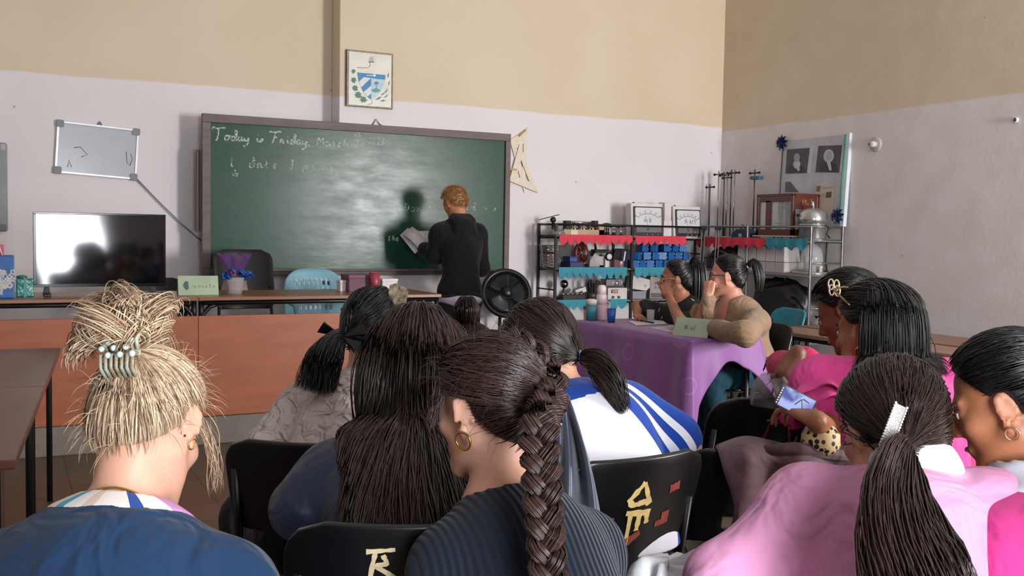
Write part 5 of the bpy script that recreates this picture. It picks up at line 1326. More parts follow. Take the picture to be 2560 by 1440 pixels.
def fall(P0, dirs, F, k, step, clear=.006, stiff=.75, jit=.0, seed=1, grav=(0, 0, -1), spread=None, wave=0.0, wavef=40.0, vol=.022):
    """free falling strands that slide over the body surface F"""
    rs = np.random.default_rng(seed); n = len(P0); out = np.empty((n, k, 3)); p = P0.copy(); d = dirs.copy(); out[:, 0] = p; g = np.array(grav, float)
    st = np.broadcast_to(np.asarray(step, float), (n,))[:, None]; ph = rs.uniform(0, 6.28, (n, 1)); cl0 = rs.uniform(0, vol, n)
    for i in range(1, k):
        cl = clear + cl0 * min(1, i / (k * .45))
        d = d * stiff + g * (1 - stiff) + rs.normal(0, jit, (n, 3)) ; d /= np.linalg.norm(d, axis=1)[:, None]
        p = p + d * st
        e = .004
        for _ in range(2):
            f = F(p); m = f < cl
            if m.any():
                pm = p[m]; fm = f[m]; G_ = np.stack([F(pm + V3(e, 0, 0)) - fm, F(pm + V3(0, e, 0)) - fm, F(pm + V3(0, 0, e)) - fm], 1); G_ /= np.linalg.norm(G_, axis=1)[:, None] + 1e-9
                p[m] = pm + G_ * (cl[m] - f[m])[:, None]
        if i > 0: dn = p - out[:, i - 1]; d = dn / (np.linalg.norm(dn, axis=1)[:, None] + 1e-9)
        out[:, i] = p
    if wave:
        t = np.linspace(0, 1, k)[None, :, None]; lat = np.cross(np.gradient(out, axis=1), np.array([.3, .8, .2])); lat /= np.linalg.norm(lat, axis=2)[..., None] + 1e-9
        out = out + lat * wave * t * np.sin(wavef * t + ph[:, None])
    return out
class Person:
    def __init__(s, label, H, hy, by, pitch=15, roll=0, scale=1.0, seat=.53, skin='#c98f74', wide=1.0, torso=.47, hunch=.03, stand=False, vox=.006, heavy=1.0, pel=None, neck=.160, drop=.088):
        s.label, s.k, s.wide, s.vox, s.heavy = label, scale, wide, vox, heavy
        s.H = np.array(H, float); hy, by = math.radians(hy), math.radians(by)
        s.R = rotz(-hy) @ rotx(-math.radians(pitch)) @ roty(math.radians(roll))     # columns right, forward, up of the head
        s.B = rotz(-by); s.fw = s.B[:, 1]; s.rt = s.B[:, 0]
        Rh = rotz(-(hy + by) / 2) @ rotx(-math.radians(pitch * .55))
        s.NB = s.H + Rh @ (V3(0, -.032, -neck) * scale)
        L = torso * scale; dz = s.NB[2] - seat
        lean = math.sqrt(max(.0, L * L - dz * dz)) if dz < L else .03
        s.PEL = V3(s.NB[0], s.NB[1], seat) - s.fw * lean
        if pel is not None: s.PEL = V3(pel[0], pel[1], seat)
        s.spd = nrm(s.NB - s.PEL); s.bk = nrm(-s.fw - s.spd * (-s.fw @ s.spd))
        rt_ = nrm(s.rt - s.spd * (s.rt @ s.spd)); s.T = np.stack([rt_, np.cross(s.spd, rt_), s.spd], 1)        # torso frame right, front, up
        s.SH = {}
        for n, x in (('L', -1), ('R', 1)): s.SH[n] = s.NB - s.spd * drop * scale + s.rt * x * .155 * scale * wide + s.T[:, 1] * .012
        s.stand = stand; s.seat = seat; s.hunch = hunch
        s.EL = {n: s.SH[n] + s.rt * x * .05 - V3(0, 0, .25) * scale + s.fw * .08 for n, x in (('L', -1), ('R', 1))}
        s.WR = {n: s.EL[n] + s.fw * .2 * scale - s.rt * x * .07 + V3(0, 0, .03) for n, x in (('L', -1), ('R', 1))}
        s.hand = {n: dict(curl=(.5, .5, .5, .5)) for n in 'LR'}; s.handR = {}
        s.skin = skin_mat('skin_' + skin.lstrip('#') + label[:8].replace(' ', ''), skin); s.kids = []; s.legs = None
    def torso_prims(s):
        k, w, h = s.k, s.wide, s.heavy; c = lambda t: s.PEL + (s.NB - s.PEL) * t + s.bk * s.hunch * math.sin(math.pi * t)
        P = [(Ell(c(.66), V3(.150 * w, .108 * h, .17) * k, s.T), .05), (Ell(c(.38), V3(.132 * w * h, .102 * h, .15) * k, s.T), .06),
             (Ell(s.PEL + s.spd * .06, V3(.168 * w, .125 * h, .12) * k, s.B), .06)]
        for n in 'LR':
            P.append((Cone(s.NB - s.spd * .018, s.SH[n] + s.spd * .006, .050 * k, .046 * k), .05)); P.append((Cone(c(.72), s.SH[n] - s.spd * .02, .08 * k, .052 * k), .05))
        return P
    def arm_prims(s, n, t1=1.0, gu=0.0, gf=0.0):
        """upper arm and forearm up to t1 (0..2: 1 = elbow, 2 = wrist)"""
        k = s.k; P = []; a, e, w = s.SH[n], s.EL[n], s.WR[n]
        tu = min(1, t1); P.append((Cone(a, a + (e - a) * tu, (.047 + gu) * k, (.047 - .011 * tu + gu) * k), .04))
        if t1 > 1: tf = t1 - 1; P.append((Cone(e, e + (w - e) * tf, (.037 + gf) * k, (.037 - .012 * tf + gf) * k), .025))
        return P
    def leg_prims(s, g=0.0, t1=2.0):
        k = s.k; P = []; s.FT = {}
        for n, x in (('L', -1), ('R', 1)):
            hip = s.PEL + s.rt * x * .085 * k - V3(0, 0, .02)
            if s.legs and n in s.legs: kn, an = [np.array(q, float) for q in s.legs[n]]
            elif s.stand: kn = V3(hip[0], hip[1], .47 * k + s.base_z) + s.fw * .02; an = V3(hip[0], hip[1], .08 + s.base_z) - s.fw * .02
            else: kn = hip + (rotz(-math.radians(s.legyaw)) @ s.fw) * s.thigh * k + s.rt * x * .03 - V3(0, 0, .03); kn[2] = max(kn[2], .44); an = V3(*kn) + s.fw * .02; an[2] = .085
            s.FT[n] = an
            P.append((Cone(hip, kn, (.078 + g) * k, (.054 + g) * k), .05)); P.append((Cone(kn, kn + (an - kn) * min(1, t1 - 1), (.054 + g) * k, (.036 + g * 1.3) * k), .03))
        return P
    base_z = 0.0; thigh = .40; legyaw = 0.0
    def build(s, hair_color=None):
        k = s.k; P = head_prims(s.H, s.R, k); nb = s.NB
        sb = s.H + s.R @ (V3(0, -.028, -.05) * k); P.append((Cone(sb, nb, .050 * k, .056 * k), .03)); P.append((Cone(nb, nb - s.spd * .06, .056 * k, .07 * k), .03))
        P += s.torso_prims()
        for n in 'LR':
            P += s.arm_prims(n, 2.0)
            d = s.WR[n] - s.EL[n]
            Rh = s.handR.get(n)
            if Rh is None: Rh = frame(d, V3(0, 0, 1))
            P += hand_prims(s.WR[n], Rh, k * .95, side=(1 if n == 'L' else -1), **s.hand[n])
        P += s.leg_prims()
        for n in 'LR':
            an = s.FT[n]; P.append((Cone(an, an + V3(0, 0, -.045), .034 * k, .03 * k), .02)); P.append((Cone(an + V3(0, 0, -.05), an + s.fw * .13 * k + V3(0, 0, -.06), .032 * k, .024 * k), .02))
        s.sdf = Blob(P)
        V, Q = mesh_sdf(s.sdf, s.vox); V = relax(V, Q, 1)
        s.loc = V3(s.PEL[0], s.PEL[1], max(0, s.base_z))
        s.obj = np_mesh('person', V, Q, s.skin, None, s.loc); tag(s.obj, s.label, 'person')
        return s
    def child(s, name, F, m, vox=None, rel=1, attrs=None, label=None, lo=None, hi=None):
        V, Q = mesh_sdf(F, vox or s.vox * 1.25, lo, hi); V = relax(V, Q, rel)
        o = np_mesh(name, V, Q, m, s.obj, s.loc, attrs(V) if attrs else None)
        if label: o['label'] = label
        return o
    def top(s, m, grow=.010, sleeve=1.0, neck=.075, gu=.008, gf=.008, amp=.004, freq=28, seed=1, carve=(), name='shirt', attrs=None, label=None, neck_drop=.0, vox=None, hem=None, noneck=False, sleeves=None, kmul=1.0, extra=()):
        P = s.torso_prims()
        for n in 'LR': P += s.arm_prims(n, (sleeves or {}).get(n, sleeve), gu, gf)
        P += list(extra)
        C = list(carve)
        if not noneck:
            nk = Cone(s.NB - s.spd * neck_drop, s.NB + nrm(s.H - s.NB) * .25, neck * s.k, neck * 1.25 * s.k); C.append(lambda p: -nk(p))
        if hem is not None: C.append(lambda p: hem - p[:, 2])
        # flat cuffs
        s.shirt = Blob(P, C, grow, folds(amp, freq, seed))
        for n in 'LR':
            t = (sleeves or {}).get(n, sleeve)
        return s.child(name, s.shirt, m, vox, 1, attrs, label)
    def trousers(s, m, g=.012, t1=1.92, name='trousers', seed=3):
        P = s.leg_prims(g, t1) + [(Ell(s.PEL + s.spd * .03, V3(.172 * s.wide, .13 * s.heavy, .11) * s.k, s.B), .06)]
        C = [lambda p: (p[:, 2] - (s.PEL[2] + .14))]
        return s.child(name, Blob(P, C, .008, folds(.004, 24, seed)), m, s.vox * 2.2)
    def shoes(s, m):
        for n in 'LR':
            an = s.FT[n]; b = [(Cone(an + V3(0, 0, -.04), an + s.fw * .12 * s.k + V3(0, 0, -.052), .042 * s.k, .033 * s.k), .02), (Cone(an + s.fw * -.03 + V3(0, 0, -.045), an + V3(0, 0, -.01), .038 * s.k, .04 * s.k), .02)]
            s.child('shoe', Blob(b, [lambda p: s.base_z + .004 - p[:, 2]], .004), m, .013)
    def face(s, brow='#1c1413', iris='#2a1a12', lips='#9c5b52'):
        p = lambda x, y, z: s.H + s.R @ (V3(x, y, z) * s.k)
        for x in (-1, 1):
            mb = MB(); mb.ball(p(x * .031, .0765, .006), .0115 * s.k, 12, 8); o = mb.build('eye', M('#e8e2dc', .2), s.obj, loc=None); o.location = -Vector(s.loc)
            o2 = MB().ball(p(x * .031, .0855, .006), .0052 * s.k, 10, 6).build('iris', M(iris, .15), o)
            o = MB().tube([p(x * .016, .094, .026), p(x * .03, .0915, .031), p(x * .046, .078, .025)], [.0028, .0032, .0018], 6).build('eyebrow', M(brow, .7), s.obj); o.location = -Vector(s.loc)
            o = MB().tube([p(x * .02, .0865, .013), p(x * .032, .0875, .0165), p(x * .044, .078, .011)], [.0012, .0018, .001], 5).build('eyelashes', M('#120d0c', .6), s.obj); o.location = -Vector(s.loc)
        o = MB().tube([p(-.016, .0915, -.063), p(-.006, .0955, -.060), p(.006, .0955, -.060), p(.016, .0915, -.063)], [.003, .005, .005, .003], 6).build('lips', M(lips, .5), s.obj); o.location = -Vector(s.loc)
    def add(s, name, mb, m, label=None, parent=None, **k):
        o = mb.build(name, m, parent or s.obj, **k)
        if parent is None: o.location = -Vector(s.loc)
        if label: o['label'] = label
        return o
    def hp(s, x, y, z): return s.H + s.R @ (V3(x, y, z) * s.k)      # point in the head frame
    # -- hair
    def hairline(s, U, front=.85): return (U[:, 1] < .10 + (front - .10) * np.clip((U[:, 2] + .3) / .9, -.2, 1)) & (U[:, 2] > -.86)
    def cap(s, m, g=.008, nape=True, tint=.25, front=.85, extra=(), name='hair_cap', vox=None, low=-.2):
        C, r = scalp_ell(s.H, s.R, s.k); pr = [(Ell(C, r, s.R), .02)]
        if nape: pr.append((Ell(s.hp(0, -.050, -.022), V3(.055, .037, .052) * s.k, s.R), .03))
        pr += list(extra); nn = V3(0, 1, -(front - .10) / .9 * r[1] / r[2]); nn = nn / np.linalg.norm(nn)
        p0 = C + s.R @ (V3(0, (.10 + (front - .1) * .333) * r[1], 0)); nw = s.R @ nn
        ears = [Ell(s.hp(x * .08, -.002, -.004), V3(.03, .022, .036) * s.k, s.R) for x in (-1, 1)]
        s.capF = Blob(pr, [], g); F = Blob(pr, [lambda p: (p - p0) @ nw] + [(lambda p, E=E: -E(p)) for E in ears if nape], g)
        V, Q = mesh_sdf(F, vox or s.vox * .9); V = relax(V, Q, 1); s.capV = V
        s.capV = V[(np.abs(s.capF(V)) < .004)]
        return np_mesh(name, V, Q, m, s.obj, s.loc, {'tint': np.full(len(V), tint)})
    def roots(s, n, seed):
        rs = np.random.default_rng(seed); i = rs.integers(0, len(s.capV), n); return s.capV[i] + rs.normal(0, .003, (n, 3))
    def grad(s, F, P, e=.004):
        G_ = np.stack([F(P + V3(e, 0, 0)) - F(P - V3(e, 0, 0)), F(P + V3(0, e, 0)) - F(P - V3(0, e, 0)), F(P + V3(0, 0, e)) - F(P - V3(0, 0, e))], 1)
        return G_ / (np.linalg.norm(G_, axis=1)[:, None] + 1e-9)
    def pulled(s, m, tie, n=1500, k=12, rad=.0016, lift=.004, jit=.004, seed=1, name='hair', tint=None, roots=None, via=None, keep=None, F=None, fringe=.014):
        """strands combed over the head from the hairline to a tie point"""
        rs = np.random.default_rng(seed); P0 = s.roots(n, seed) if roots is None else roots
        if keep is not None: P0 = P0[keep((P0 - s.H) @ s.R / s.k)]
        n = len(P0)
        U = (P0 - s.H) @ s.R / s.k; low = (U[:, 2] < -.045) & (U[:, 1] < .0)
        if low.any():              # ragged hairline on the nape
            q = P0[low] - s.R[:, 2] * rs.uniform(-.012, fringe, low.sum())[:, None]
            for _ in range(3): q = q - s.grad(s.sdf, q) * (s.sdf(q) - .001)[:, None]
            P0 = P0.copy(); P0[low] = q
        tie = np.asarray(tie, float); out = np.empty((n, k, 3)); F = F or s.capF; off = rs.uniform(.0, 1, n) * lift; J = rs.normal(0, jit, (n, 3))
        for i in range(k):
            t = i / (k - 1); p = P0 * (1 - t) + tie * t + J * math.sin(math.pi * t)
            if via is not None: p = p + np.asarray(via)[None] * math.sin(math.pi * t)
            if i < k - 1:
                for _ in range(3):
                    d = F(p); mk = d < off
                    if mk.any(): p[mk] += s.grad(F, p[mk]) * (off[mk] - d[mk])[:, None]
            out[:, i] = p
        return strands_mesh(name, out, rad, m, s.obj, s.loc, tint=tint, seed=seed)
    def loose(s, m, n, k, length, rad=.0018, seed=1, stiff=.8, jit=.03, name='hair', F=None, wave=0.0, wavef=30., part=.0, keep=None, grav=(0, 0, -1), lenvar=.2, back=.9, side=.3, vol=.022, narrow=None):
        """hair that falls from the crown over head, neck and back"""
        rs = np.random.default_rng(seed); P0 = s.roots(n, seed)
        U = (P0 - s.H) @ s.R / s.k
        if keep is not None: P0 = P0[keep(U)]; U = U[keep(U)]
        n = len(P0); loc = np.stack([np.sign(U[:, 0] - part) * side * np.minimum(1, np.abs(U[:, 0] - part) / .05), -back * np.ones(n), -.25 - 1.2 * np.abs(U[:, 0]) / .07], 1); d = loc @ s.R.T
        g = s.grad(s.capF, P0); d = d - g * np.einsum('ij,ij->i', d, g)[:, None]; d /= np.linalg.norm(d, axis=1)[:, None] + 1e-9
        L = length * (1 - lenvar * rs.uniform(0, 1, n)) ; zt = s.H[2] + .13
        L = L - (zt - P0[:, 2]) * .7; L = np.maximum(L, .05)
        paths = fall(P0, d, F or s.capF, k, L / (k - 1), .003, stiff, jit, seed, grav, wave=wave, wavef=wavef, vol=vol)
        if narrow:
            x = (paths - s.H) @ s.rt; t = np.clip((s.H[2] - paths[..., 2]) / .15, 0, 1); xn = narrow * np.tanh(x / narrow); paths = paths + ((xn - x) * t)[..., None] * s.rt
        return strands_mesh(name, paths, rad, m, s.obj, s.loc, seed=seed)
    def braid(s, m, path, width, pitch, n=170, k=None, rad=.0014, seed=5, name='braid', flatdir=None, amp=.55, thick=.42):
        path = np.array([np.array(p, float) for p in path]); m_ = len(path); Ls = np.concatenate([[0], np.cumsum(np.linalg.norm(np.diff(path, axis=0), axis=1))]); Lt = Ls[-1]
        k = k or int(Lt / .009); t = np.linspace(0, Lt, k); c = np.stack([np.interp(t, Ls, path[:, i]) for i in range(3)], 1)
        for _ in range(6): c[1:-1] = (c[:-2] + 2 * c[1:-1] + c[2:]) / 4
        e = np.gradient(c, axis=0); e /= np.linalg.norm(e, axis=1)[:, None]; fd = np.array(flatdir if flatdir is not None else s.fw, float)
        a = np.cross(e, fd); a /= np.linalg.norm(a, axis=1)[:, None]; b = np.cross(a, e)
        W_ = np.interp(t / Lt, np.linspace(0, 1, len(width)), width); rs = np.random.default_rng(seed); allp = []
        for q in range(3):
            ph = 2 * math.pi * t / pitch + q * 2 * math.pi / 3
            cx = amp * W_ * np.sin(ph); cy = .42 * W_ * np.sin(2 * ph)
            cen = c + a * cx[:, None] + b * cy[:, None]; tg = np.gradient(cen, axis=0); tg /= np.linalg.norm(tg, axis=1)[:, None]
            u = np.cross(tg, b); u /= np.linalg.norm(u, axis=1)[:, None]; v = np.cross(u, tg)
            an = rs.uniform(0, 6.28, n); rr = np.sqrt(rs.uniform(.25, 1, n))
            p = cen[None] + u[None] * ((rr * np.cos(an))[:, None] * W_[None] * thick)[..., None] + v[None] * ((rr * np.sin(an))[:, None] * W_[None] * thick * .75)[..., None]
            allp.append(p)
        return strands_mesh(name, np.concatenate(allp), rad, m, s.obj, s.loc, seed=seed, taper=.8)
    def seat_chair(s, label, bh=.27, off=.10, **k):
        return make_chair(label, (s.PEL[0] + s.fw[0] * off, s.PEL[1] + s.fw[1] * off, 0), -math.atan2(s.fw[0], s.fw[1]), bh=bh, **k)
    def ruffle(s, n, m, t0, t1, r0, r1, waves=9, amp=.012, name='ruffle', phase=0.0):
        a, e = s.SH[n], s.EL[n]; d = nrm(e - a); u = nrm(np.cross(d, V3(0, 0, 1))); v = np.cross(d, u); Ln = np.linalg.norm(e - a)
        def fn(q, w):
            an = q * 2 * math.pi; r = (r0 + (r1 - r0) * w) + amp * w * math.sin(waves * an + phase); tt = (t0 + (t1 - t0) * w) * Ln + .012 * w * math.sin(waves * an * .5)
            return tuple(a + d * tt + (u * math.cos(an) + v * math.sin(an)) * r)
        return s.add(name, MB().grid(fn, 72, 7, closed_u=True), m, solid=.003)
    def tail(s, m, path, widths, n=500, k=16, rad=.0018, seed=2, flat=.6, name='ponytail', wave=.0, taper=.4, ragged=.12, flatdir=None):
        """bundle of strands around a smooth path; widths = bundle radius along it"""
        rs = np.random.default_rng(seed); path = np.array([np.array(p, float) for p in path]); m_ = len(path)
        tt = np.linspace(0, 1, k); seg = np.linspace(0, 1, m_)
        # Catmull-Rom resample
        def crs(t):
            x = t * (m_ - 1); i = np.clip(np.floor(x).astype(int), 0, m_ - 2); f = (x - i)[..., None]
            p0, p1, p2, p3 = path[np.maximum(i - 1, 0)], path[i], path[i + 1], path[np.minimum(i + 2, m_ - 1)]
            return .5 * ((2 * p1) + (-p0 + p2) * f + (2 * p0 - 5 * p1 + 4 * p2 - p3) * f ** 2 + (-p0 + 3 * p1 - 3 * p2 + p3) * f ** 3)
        ln = 1 - ragged * rs.uniform(0, 1, n) ** 1.5
        T = ln[:, None] * tt[None]; c = crs(T); e = crs(np.minimum(T + .01, 1)) - crs(np.maximum(T - .01, 0)); e /= np.linalg.norm(e, axis=2)[..., None] + 1e-9
        fd = np.array(flatdir if flatdir is not None else s.fw, float); a = np.cross(e, fd); a /= np.linalg.norm(a, axis=2)[..., None] + 1e-9; b = np.cross(e, a)
        W_ = np.interp(T, seg, widths); an = rs.uniform(0, 6.28, n); rr = np.sqrt(rs.uniform(0, 1, n)); ph = rs.uniform(0, 6.28, n)
        ox = (rr * np.cos(an))[:, None] * W_ + wave * T * np.sin(9 * T + ph[:, None]); oy = (rr * np.sin(an))[:, None] * W_ * flat + wave * T * np.cos(8 * T + ph[:, None])
        paths = c + a * ox[..., None] + b * oy[..., None]
        return strands_mesh(name, paths, rad, m, s.obj, s.loc, seed=seed, taper=taper)
    def hoop(s, side, r=.014, col='#c9a45a', tube=.0016, drop=.036, name='earring', fwd=-.002):
        x = -1 if side == 'L' else 1; c = V3(x * .081, fwd, -drop - r)
        pts = [s.H + s.R @ ((c + V3(x * .003 * math.sin(a), r * math.cos(a), r * math.sin(a))) * s.k) for a in np.linspace(0, 6.283, 21)[:-1]]
        return s.add(name, MB().tube(pts, tube, 6, closed=True), M(col, .25, .9))
# ---------------------------------------------------------------- the people
def pd(px, py, d): return np.array(Pd(px, py, d))
BLACK_HAIR = hair_mat('hair_black', '#060507', '#171416', .34)
DARK_HAIR = hair_mat('hair_dark_brown', '#150d0b', '#36251f', .34)
BROWN_HAIR = hair_mat('hair_brown', '#1b1110', '#45302a', .34)
BLONDE = hair_mat('hair_blonde', '#6f5440', '#ecd0ae', .42)
SANDY = hair_mat('hair_sandy', '#8c5f39', '#c2935c', .55)
DENIM = cloth('denim_dark', '#1b2740'); BLACKCLOTH = cloth('cloth_black', '#121114'); SHOE = M('#151416', .5)
def ribbed(name, color, axis, pitch, depth=.5):
    m = cloth(name, color, bump=0.0); nt = m.node_tree; N = nt.nodes; L = nt.links; b = N['Principled BSDF']
    tc = N.new('ShaderNodeTexCoord'); dt = N.new('ShaderNodeVectorMath'); dt.operation = 'DOT_PRODUCT'; L.new(tc.outputs['Object'], dt.inputs[0]); dt.inputs[1].default_value = tuple(np.array(axis) * 6.2832 / pitch)
    sn = N.new('ShaderNodeMath'); sn.operation = 'SINE'; L.new(dt.outputs['Value'], sn.inputs[0])
    bp = N.new('ShaderNodeBump'); bp.inputs['Strength'].default_value = depth; bp.inputs['Distance'].default_value = .004; L.new(sn.outputs[0], bp.inputs['Height']); L.new(bp.outputs[0], b.inputs['Normal'])
    return m
def zoned(name, stops, rough=.8):           # colours switched by a per-vertex distance called 'zone' (0..1)
    m = bpy.data.materials.new(name); m.use_nodes = True; nt = m.node_tree; N = nt.nodes; L = nt.links; b = N['Principled BSDF']
    a = N.new('ShaderNodeAttribute'); a.attribute_name = 'zone'; r = N.new('ShaderNodeValToRGB'); r.color_ramp.interpolation = 'CONSTANT'
    e = r.color_ramp.elements
    while len(e) > 1: e.remove(e[-1])
    e[0].position = 0; e[0].color = (*lin(stops[0][1]), 1)
    for p, c in stops[1:]: q = e.new(p); q.color = (*lin(c), 1)
    L.new(a.outputs['Fac'], r.inputs[0]); L.new(r.outputs[0], b.inputs['Base Color']); b.inputs['Roughness'].default_value = rough; b.inputs['Specular IOR Level'].default_value = .2; b.inputs['Sheen Weight'].default_value = .1
    return m
GOLD = M('#c8a35c', .25, .9)

# 1 ------------------------------------------------ blonde woman, navy sweater
A = Person('woman with a messy blonde bun in a navy sweater, seen from behind', pd(372, 1072, 1.6), 27 + 12, 29, pitch=36, roll=-8, skin='#d9a58c', wide=1.12, vox=.0062, torso=.44, seat=.50)
A.build(); A.face('#8a6a4c')
NAVY = cloth('knit_navy', '#183455', bscale=500, bump=.12)
A.top(NAVY, .016, 1.9, neck=.092, amp=.004, freq=18, name='sweater', neck_drop=.03)
nkA = Cone(A.NB - A.spd * .03, A.NB + nrm(A.H - A.NB) * .25, .066, .078); nkB = Cone(A.NB - A.spd * .1, A.NB + A.spd * .1, .115, .115)
def zoneA(V):
    q = (V - A.NB) @ A.B; an = np.arctan2(q[:, 0], -q[:, 1]); rad = np.sqrt(q[:, 0] ** 2 + q[:, 1] ** 2)
    return {'zone': an / 6.2832 + .5}
_seq = [('#e9e4e0', 5), ('#1d4a9a', 2), ('#e9e6e4', 4), ('#c98bc6', 4), ('#1d3f8c', 1), ('#eaf0f2', 1), ('#1d3f8c', 1), ('#eaf0f2', 1), ('#1d3f8c', 1), ('#e6dccb', 3), ('#2f9fc4', 2), ('#e9e6e4', 3), ('#d9c3b6', 2)]
_st = []; _t = 0.0
for c_, w_i in _seq * 2: _st.append((_t, c_)); _t += w_i / 60.5
STR = zoned('striped_collar', _st)
A.child('blouse_collar', Blob(A.torso_prims(), [lambda p: -nkA(p), nkB], .018), STR, .006, 1, zoneA, 'collar in white, blue and pink blocks')
A.trousers(BLACKCLOTH); A.shoes(SHOE)
A.cap(BLONDE, .005, tint=.3)
tieA = A.hp(.006, -.098, .078)
A.pulled(BLONDE, tieA, 3400, 10, .0011, .009, .004, 3, fringe=.022)
def curls(P, m, c, n, rmin, rmax, seed, rad=.0012, updir=(0, 0, 1), name='hair_bun', k=16, spread=1.0, cmin=1.2):
    rs = np.random.default_rng(seed); D = rs.normal(size=(n, 3)) * spread; D[:, 2] = np.abs(D[:, 2]) * .9 + .25; D += np.array(updir) * .5; D /= np.linalg.norm(D, axis=1)[:, None]
    # clump directions so that the curls read as locks
    K = D[rs.integers(0, n, 26)]; pick = rs.integers(0, 26, n); D = K[pick] * .95 + D * .05 + rs.normal(0, .03, (n, 3)); D /= np.linalg.norm(D, axis=1)[:, None]
    L = rs.uniform(rmin, rmax, 26)[pick] * rs.uniform(.85, 1.1, n); ax = rs.normal(size=(26, 3)); side = np.cross(D, ax[pick]); side /= np.linalg.norm(side, axis=1)[:, None]; curl = rs.uniform(cmin, cmin + 2.2, 26)[pick]
    out = np.empty((n, k, 3)); p = c + D * .008 + rs.normal(0, .008, (n, 3)); d = D.copy()
    for i in range(k):
        out[:, i] = p; t = i / (k - 1); a = curl / k * (0.4 + 1.6 * t); d = d * np.cos(a)[:, None] + side * np.sin(a)[:, None]; nd = np.cross(np.cross(d, side), d); side = side - d * np.einsum('ij,ij->i', side, d)[:, None]; side /= np.linalg.norm(side, axis=1)[:, None] + 1e-9
        p = p + d * (L / k)[:, None]
    return strands_mesh(name, out, rad, m, P.obj, P.loc, seed=seed)
curls(A, BLONDE, tieA + A.R @ V3(-.012, -.005, .015), 1500, .085, .15, 15, rad=.0015, spread=1.0, updir=A.R @ V3(-.5, -.25, .6), k=13, cmin=2.1)
# loose wisps in front of the right ear
rsw = np.random.default_rng(4); n = 34; P0 = np.array([A.hp(.060, .035, .03)] * n) + rsw.normal(0, .008, (n, 3))
strands_mesh('loose_wisps', fall(P0, np.tile(A.R @ V3(.35, .15, -.8), (n, 1)) + rsw.normal(0, .12, (n, 3)), A.sdf, 14, .009, .004, .8, .03, 5, wave=.006, wavef=6), .0007, BLONDE, A.obj, A.loc, seed=3)
P0 = A.roots(240, 9); strands_mesh('flyaway_hair', fall(P0, A.grad(A.capF, P0) * .5 + rsw.normal(0, .5, (240, 3)), A.capF, 8, .007, .004, .85, .1, 6), .0005, BLONDE, A.obj, A.loc, seed=8)
# claw clip
cc = tieA + A.R @ V3(.0, -.016, -.012); clip = MB()
for i in range(7):
    a = i / 6; x = -.024 + .048 * a
    for sgn in (-1, 1): clip.tube([cc + A.R @ V3(x, -.012, .0), cc + A.R @ V3(x * 1.1, -.03, sgn * .012), cc + A.R @ V3(x * 1.05, -.022, sgn * .03), cc + A.R @ V3(x, -.004, sgn * .036)], .003, 6)
clip.tube([cc + A.R @ V3(-.027, -.014, 0), cc + A.R @ V3(.027, -.014, 0)], .005, 8)
oc = A.add('claw_clip', clip, mat('clip_resin', '#a8b5a8', .15, var=.1, color2='#8b7450', scale=60, alpha=.9), 'pale green and gold resin hair claw')
for i in range(9): A.add('pearl', MB().ball(cc + A.R @ V3(-.026 + .0065 * i, -.031, .014 * math.sin(i * 2.1)), .005, 8, 6), M('#cfe0da', .15), parent=oc)
A.hoop('R', .008, '#d8b070', .0012, .026)
# thin gold chain on the nape
ch = []
for i in range(44):
    a = -2.15 + 4.3 * i / 43; q = A.NB + A.spd * .035 + (A.rt * math.sin(a) - A.T[:, 1] * math.cos(a)) * .11
    for _ in range(5):
        d = A.sdf(q[None])[0]; q = q - A.grad(A.sdf, q[None])[0] * (d - .0025)
    ch.append(q)
A.add('necklace', MB().tube(ch, .0018, 6), GOLD, 'thin gold chain')

# 2 ------------------------------------------------ girl with the long braid
Bp = Person('girl with a thick brown braid and hoop earring in a dark ribbed sweater', pd(1222, 1020, 1.75), 27 - 52, 27 - 26, pitch=12, skin='#d3a28b', wide=.80, drop=.10, vox=.0062, torso=.45, seat=.50)
Bp.thigh = .24; Bp.legyaw = 12
Bp.build(); Bp.face()
Bp.top(ribbed('rib_navy', '#141c2b', Bp.rt, .011), .010, 1.9, gu=.003, neck=.082, amp=.003, freq=18, name='sweater', neck_drop=.012)
Bp.trousers(DENIM); Bp.shoes(SHOE)
Bp.cap(BROWN_HAIR, .009, tint=.2)
tieB = pd(1345, 1010, 1.66)
backB = Bp.hp(.035, -.105, .01)
Bp.pulled(BROWN_HAIR, backB, 2500, 10, .0015, .008, .003, 7)
path = [Bp.hp(.02, -.055, .125), Bp.hp(.035, -.095, .085), Bp.hp(.04, -.118, .02), pd(1345, 1060, 1.57), pd(1352, 1150, 1.53), pd(1358, 1250, 1.49), pd(1365, 1350, 1.46), pd(1375, 1470, 1.43), pd(1380, 1560, 1.42)]
Bp.braid(BROWN_HAIR, path, [.018, .028, .034, .036, .035, .033, .031, .028], .10, 115, k=66, rad=.002, flatdir=np.array(_f))
Bp.hoop('L', .0155, '#c9a050', .0021, .030)
rsw = np.random.default_rng(14); n = 44; P0 = np.array([Bp.hp(-.062, .04, .05)] * n) + rsw.normal(0, .008, (n, 3))
strands_mesh('loose_wisps', fall(P0, np.tile(Bp.R @ V3(-.2, .15, -.9), (n, 1)) + rsw.normal(0, .1, (n, 3)), Bp.sdf, 10, .008, .003, .8, .03, 5), .0009, BROWN_HAIR, Bp.obj, Bp.loc, seed=3)
P0 = Bp.roots(260, 9); strands_mesh('flyaway_hair', fall(P0, Bp.grad(Bp.capF, P0) * .4 + rsw.normal(0, .5, (260, 3)), Bp.capF, 8, .007, .004, .85, .1, 6), .0005, BROWN_HAIR, Bp.obj, Bp.loc, seed=8)

